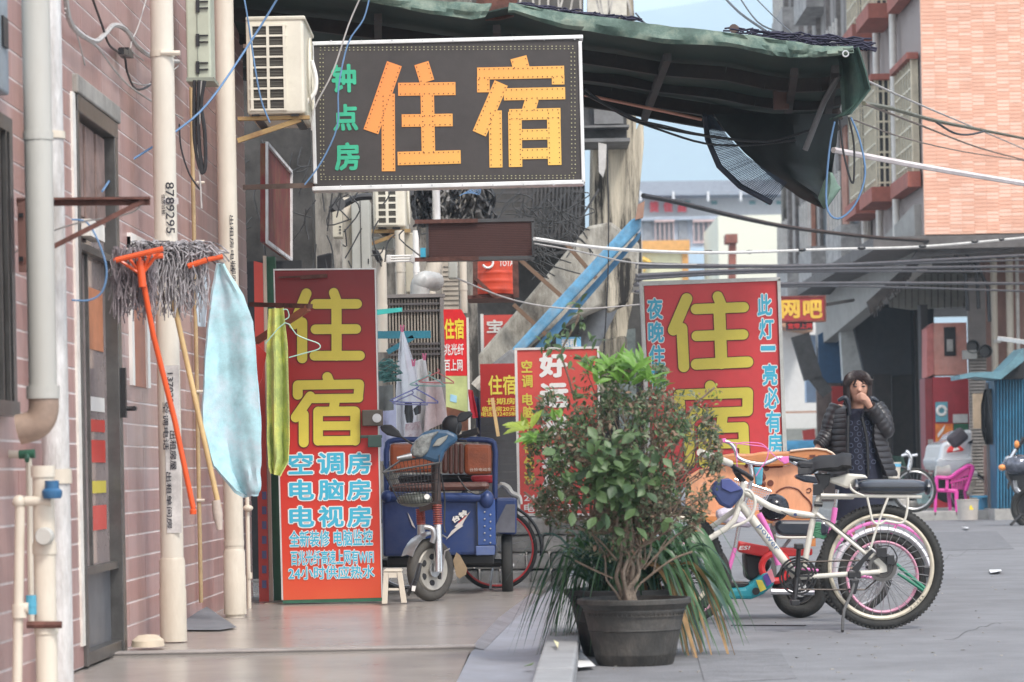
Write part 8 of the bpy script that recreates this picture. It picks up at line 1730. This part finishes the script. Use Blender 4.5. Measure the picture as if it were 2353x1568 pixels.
def bucket(label, zx, yt, yb, wt, wb_, Z, m, rimm=None, name='bucket'):
    t = thing(name, label, 'bucket', qp(zx, yb, Z)); k = 1 / 4.9 / 1.0408
    c = qp(zx, yb, Z); h = qp(zx, yt, Z).z - c.z; r0, r1 = px(wb_ * k / 2, Z), px(wt * k / 2, Z)
    b = MB(); b.lathe([(r0, 0), (r1 * .98, h * .94), (r1 * 1.03, h * .95), (r1 * 1.03, h), (r1 * .94, h), (r0 * .9, .02), (0, .02)], c, n=28); b.build('shell', m, t, smooth=True)
    if rimm: b = MB(); b.lathe([(r1 * .985, h * .72), (r1 * 1.01, h * .9)], c, n=28); b.build('band', rimm, t, smooth=True)
    return t
M_gb = mat('grey_bucket', (.50, .46, .42), .6, var=.06, dirt=.3)
t = bucket('grey white plastic bucket with a yellow mark in front of the pink chair', 808, 1150, 1392, 262, 225, 43.6, M_gb); b = MB(); b.prism(ql([(830, 1225), (855, 1220), (858, 1250), (875, 1255), (865, 1275), (825, 1270)]), 43.6 - .92, .01); b.build('mark', M_yel2, t)
t['label'] = t['label']
bucket('sky blue plastic bucket standing behind the grey white one', 1020, 1105, 1362, 200, 170, 45.0, mat('sky_blue_plastic', (.10, .40, .62), .4, var=.06))
t = thing('tray', 'sky blue shallow basin lying across the bucket top', 'tray', qp(980, 1110, 44.6)); b = MB(); b.prism(ql([(850, 1108), (1130, 1105), (1100, 1125), (870, 1130)]), 44.6, .3); b.build('rim', MATS['sky_blue_plastic'], t)
k = bucket('cream bucket with a blue band beside the woman', -58, 715, 905, 170, 130, 33.0, mat('cream_bucket', (.6, .55, .47), .6), mat('band_blue', (.12, .4, .6), .5))
# small bicycle handlebar behind
hbk = thing('bicycle', 'bicycle with a bent chrome handlebar parked in front of the arcade', 'bicycle', qp(130, 900, 40)); tubes('handlebar', [([qp(x, y, 40) for x, y in ((30, 640), (90, 625), (130, 640), (215, 628))], .02)], M_chrome, hbk); tubes('stem', [([qp(x, y, 40) for x, y in ((80, 590), (120, 620), (140, 680), (115, 810))], .03)], M_chrome, hbk)
cb_ = qp(90, 1000, 40); wheel(hbk, cb_ + Vector((.1, 0, -.05)), .30, .022, (0, 1, 0), M_steel); tubes('frame_tube', [([qp(115, 810, 40), qp(60, 960, 40), qp(-60, 1000, 40), qp(-80, 760, 40), qp(115, 800, 40)], .02)], M_black, hbk); 
tag(sheet_cloth('dark_cover', None, [(2040, 1045, 2075, 1050), (2040, 1080, 2082, 1078), (2045, 1110, 2070, 1112)], 41, mat('deep_green_cloth', (.015, .04, .03), .9), .1, 5), 'dark green cover over a parked bicycle beyond the woman', 'cover')
# white car parked in the arcade
M_carw = mat('silver_white_car', (.58, .60, .62), .25, .2, var=.04, coat=.6)
cw_ = thing('parked_car', 'rear corner of a silver white car with a red tail lamp behind the pink chair', 'car', qp(600, 980, 46)); Zk = 45.2
b = MB(); b.prism(ql([(445, 690), (470, 660), (500, 500), (560, 470), (640, 470), (700, 380), (780, 335), (862, 330), (865, 830), (620, 860), (480, 800)]), Zk + .5, 1.7); b.build('body', M_carw, cw_, bevel=.06)
b = MB(); b.prism(ql([(437, 690), (470, 665), (600, 690), (865, 660), (868, 720), (760, 760), (620, 880), (490, 830), (448, 770)]), Zk + .35, .3); b.build('bumper', M_carw, cw_, bevel=.05)
b = MB(); b.prism(ql([(560, 605), (575, 555), (640, 500), (700, 515), (770, 565), (740, 585)]), Zk + .44, .08); b.build('tail_lamp', mat('lamp_red', (.75, .03, .02), .15), cw_, bevel=.02); b = MB(); b.prism(ql([(630, 590), (650, 545), (690, 540), (715, 570)]), Zk + .42, .04); b.build('lamp_lens', M_white, cw_, bevel=.01)
b = MB(); b.prism(ql([(800, 490), (866, 450), (866, 500)]), Zk + .46, .06); b.build('window', M_dwin, cw_); b = MB(); b.lathe([(0, 0), (.18, 0), (.31, .03), (.31, .2), (0, .2)], qp(620, 960, Zk + .7), (0, 1, 0), 24); b.build('wheel', M_rubber, cw_)
b = MB(); b.beam(qp(600, 500, Zk), qp(770, 360, Zk), .2, .22); tag(b.build('dark_bundle', mat('bundle_purple', (.06, .05, .06), .7), bevel=.05), 'long dark bundle leaning slantwise before the car rear', 'bundle')
bc = thing('bicycle', 'bicycle with cream basket and pale saddle half hidden by the pink chair', 'bicycle', qp(860, 1100, 46))
wheel(bc, qp(830, 1080, Zk + .2), .33, .022, (0, 1, 0), M_steel); 
b = MB(); b.tube([qp(430, 820, Zk), qp(500, 830, Zk), qp(600, 815, Zk)], [.09, .08, .1], 10); b.build('grip_cover', mat('cream_cover', (.6, .57, .5), .5), bc, smooth=True)
b = MB(); b.tube([qp(835, 855, Zk), qp(915, 850, Zk)], .05, 8); b.build('saddle', MATS['cream_cover'], bc, smooth=True)
b = MB(); b.prism(ql([(790, 950), (905, 930), (890, 1010), (820, 1100)]), Zk + .1, .2); b.build('basket', mat('wicker', (.5, .45, .36), .8, var=.3), bc)
tb_ = thing('tool_box', 'pale teal box on the ground left of the pink chair', 'box', qp(320, 1210, 46)); b = MB(); b.prism(ql([(238, 1080), (405, 1040), (405, 1195), (255, 1205)]), 46, .4); b.build('box', mat('pale_teal', (.28, .42, .40), .6, dirt=.4), tb_, bevel=.02)
b = MB(); b.beam(qp(345, 1135, 45.95), qp(380, 1120, 45.95), .04, .03); b.build('handle', M_black, tb_)
b = MB()
for i, (x0, x1) in enumerate(((0, 120), (125, 215), (160, 330))): b.prism(ql([(x0, 1140 + i * 30), (x1, 1140 + i * 30), (x1 + 10, 1240), (x0 + 5, 1245)]), 46.5 + i * .2, .3)
SB = pieces(b, 'stone_block', mat('pale_block', (.45, .42, .38), .9, dirt=.5), bevel=.02)
for o in SB: tag(o, 'pale rough stone block left of the teal box, ' + ('leftmost of three', 'in the middle of three', 'rightmost of three')[SB.index(o)], 'stone', 'stone blocks by the arcade step')
# motorcycle at the right edge
mc = thing('motorcycle', 'black motorcycle cut off by the right edge, leaning on its side stand', 'motorcycle', qp(1450, 1400, 40)); Zm_ = 40.0
b = MB(); b.tube([qp(1195, 790, Zm_), qp(1240, 740, Zm_), qp(1370, 570, Zm_), qp(1470, 430, Zm_)], .03, 8); b.build('handlebar', M_black, mc, smooth=True)
b = MB(); b.tube([qp(1290, 700, Zm_ - .05), qp(1370, 565, Zm_ - .05)], .022, 8); b.ball(qp(1210, 780, Zm_), .05, 8); b.build('chrome_lever', M_chrome, mc, smooth=True)
b = MB(); b.ball(qp(1212, 775, Zm_ - .04), .04, 8, (1.4, 1, 1)); b.ball(qp(1380, 505, Zm_ - .04), .035, 8, (1, 1, 1.5)); pieces(b, 'indicator', mat('amber', (.8, .3, .08), .3), mc, smooth=True)
b = MB(); b.ball(qp(1400, 745, Zm_), .20, 16, (1.1, .8, .7)); b.build('headlight', mat('dark_lens', (.12, .13, .16), .1, .5, var=.6, scale=12), mc, smooth=True)
b = MB(); b.ball(qp(1290, 680, Zm_), .06, 10, (1, 1, .8)); b.build('dial', M_steel, mc, smooth=True)
b = MB(); b.prism(ql([(1260, 820), (1350, 840), (1480, 800), (1600, 780), (1600, 1230), (1440, 1200), (1400, 1100), (1350, 1000)]), Zm_ + .05, .3); b.build('engine_body', M_black, mc, bevel=.06)
b = MB(); b.tube(smoothpts([qp(1360, 930, Zm_ - .1), qp(1370, 1010, Zm_ - .1), qp(1410, 1060, Zm_ - .1)], 3), .03, 8); b.build('fork', M_chrome, mc, smooth=True); b = MB(); b.prism(ql([(1275, 960), (1310, 940), (1300, 1010), (1275, 1040)]), Zm_ - .05, .05); b.build('guard', M_black, mc, bevel=.01)
b = MB(); b.tube([qp(1440, 1320, Zm_), qp(1310, 1448, Zm_ - .1)], .02, 8); b.build('side_stand', M_black, mc)
wheel(mc, qp(1560, 1240, Zm_), .30, .055, (.5, 1, 0), M_dframe, disc=M_dark)
# litter by the kerb and sweepings
random.seed(77)
b = MB()
for i in range(160):
    x = random.uniform(1320, 2340); y = random.uniform(1215, 1565); p = G(x, y, ZR); b.box(p + Vector((0, 0, .003)), (random.uniform(.004, .014), random.uniform(.004, .02), .003), Matrix.Rotation(random.uniform(0, 3), 3, 'Z'))
tag(b.build('road_grit', mat('grit', (.30, .28, .25), .9, var=.8, scale=2)), 'fine grit and specks scattered over the road', 'grit', kind='stuff')
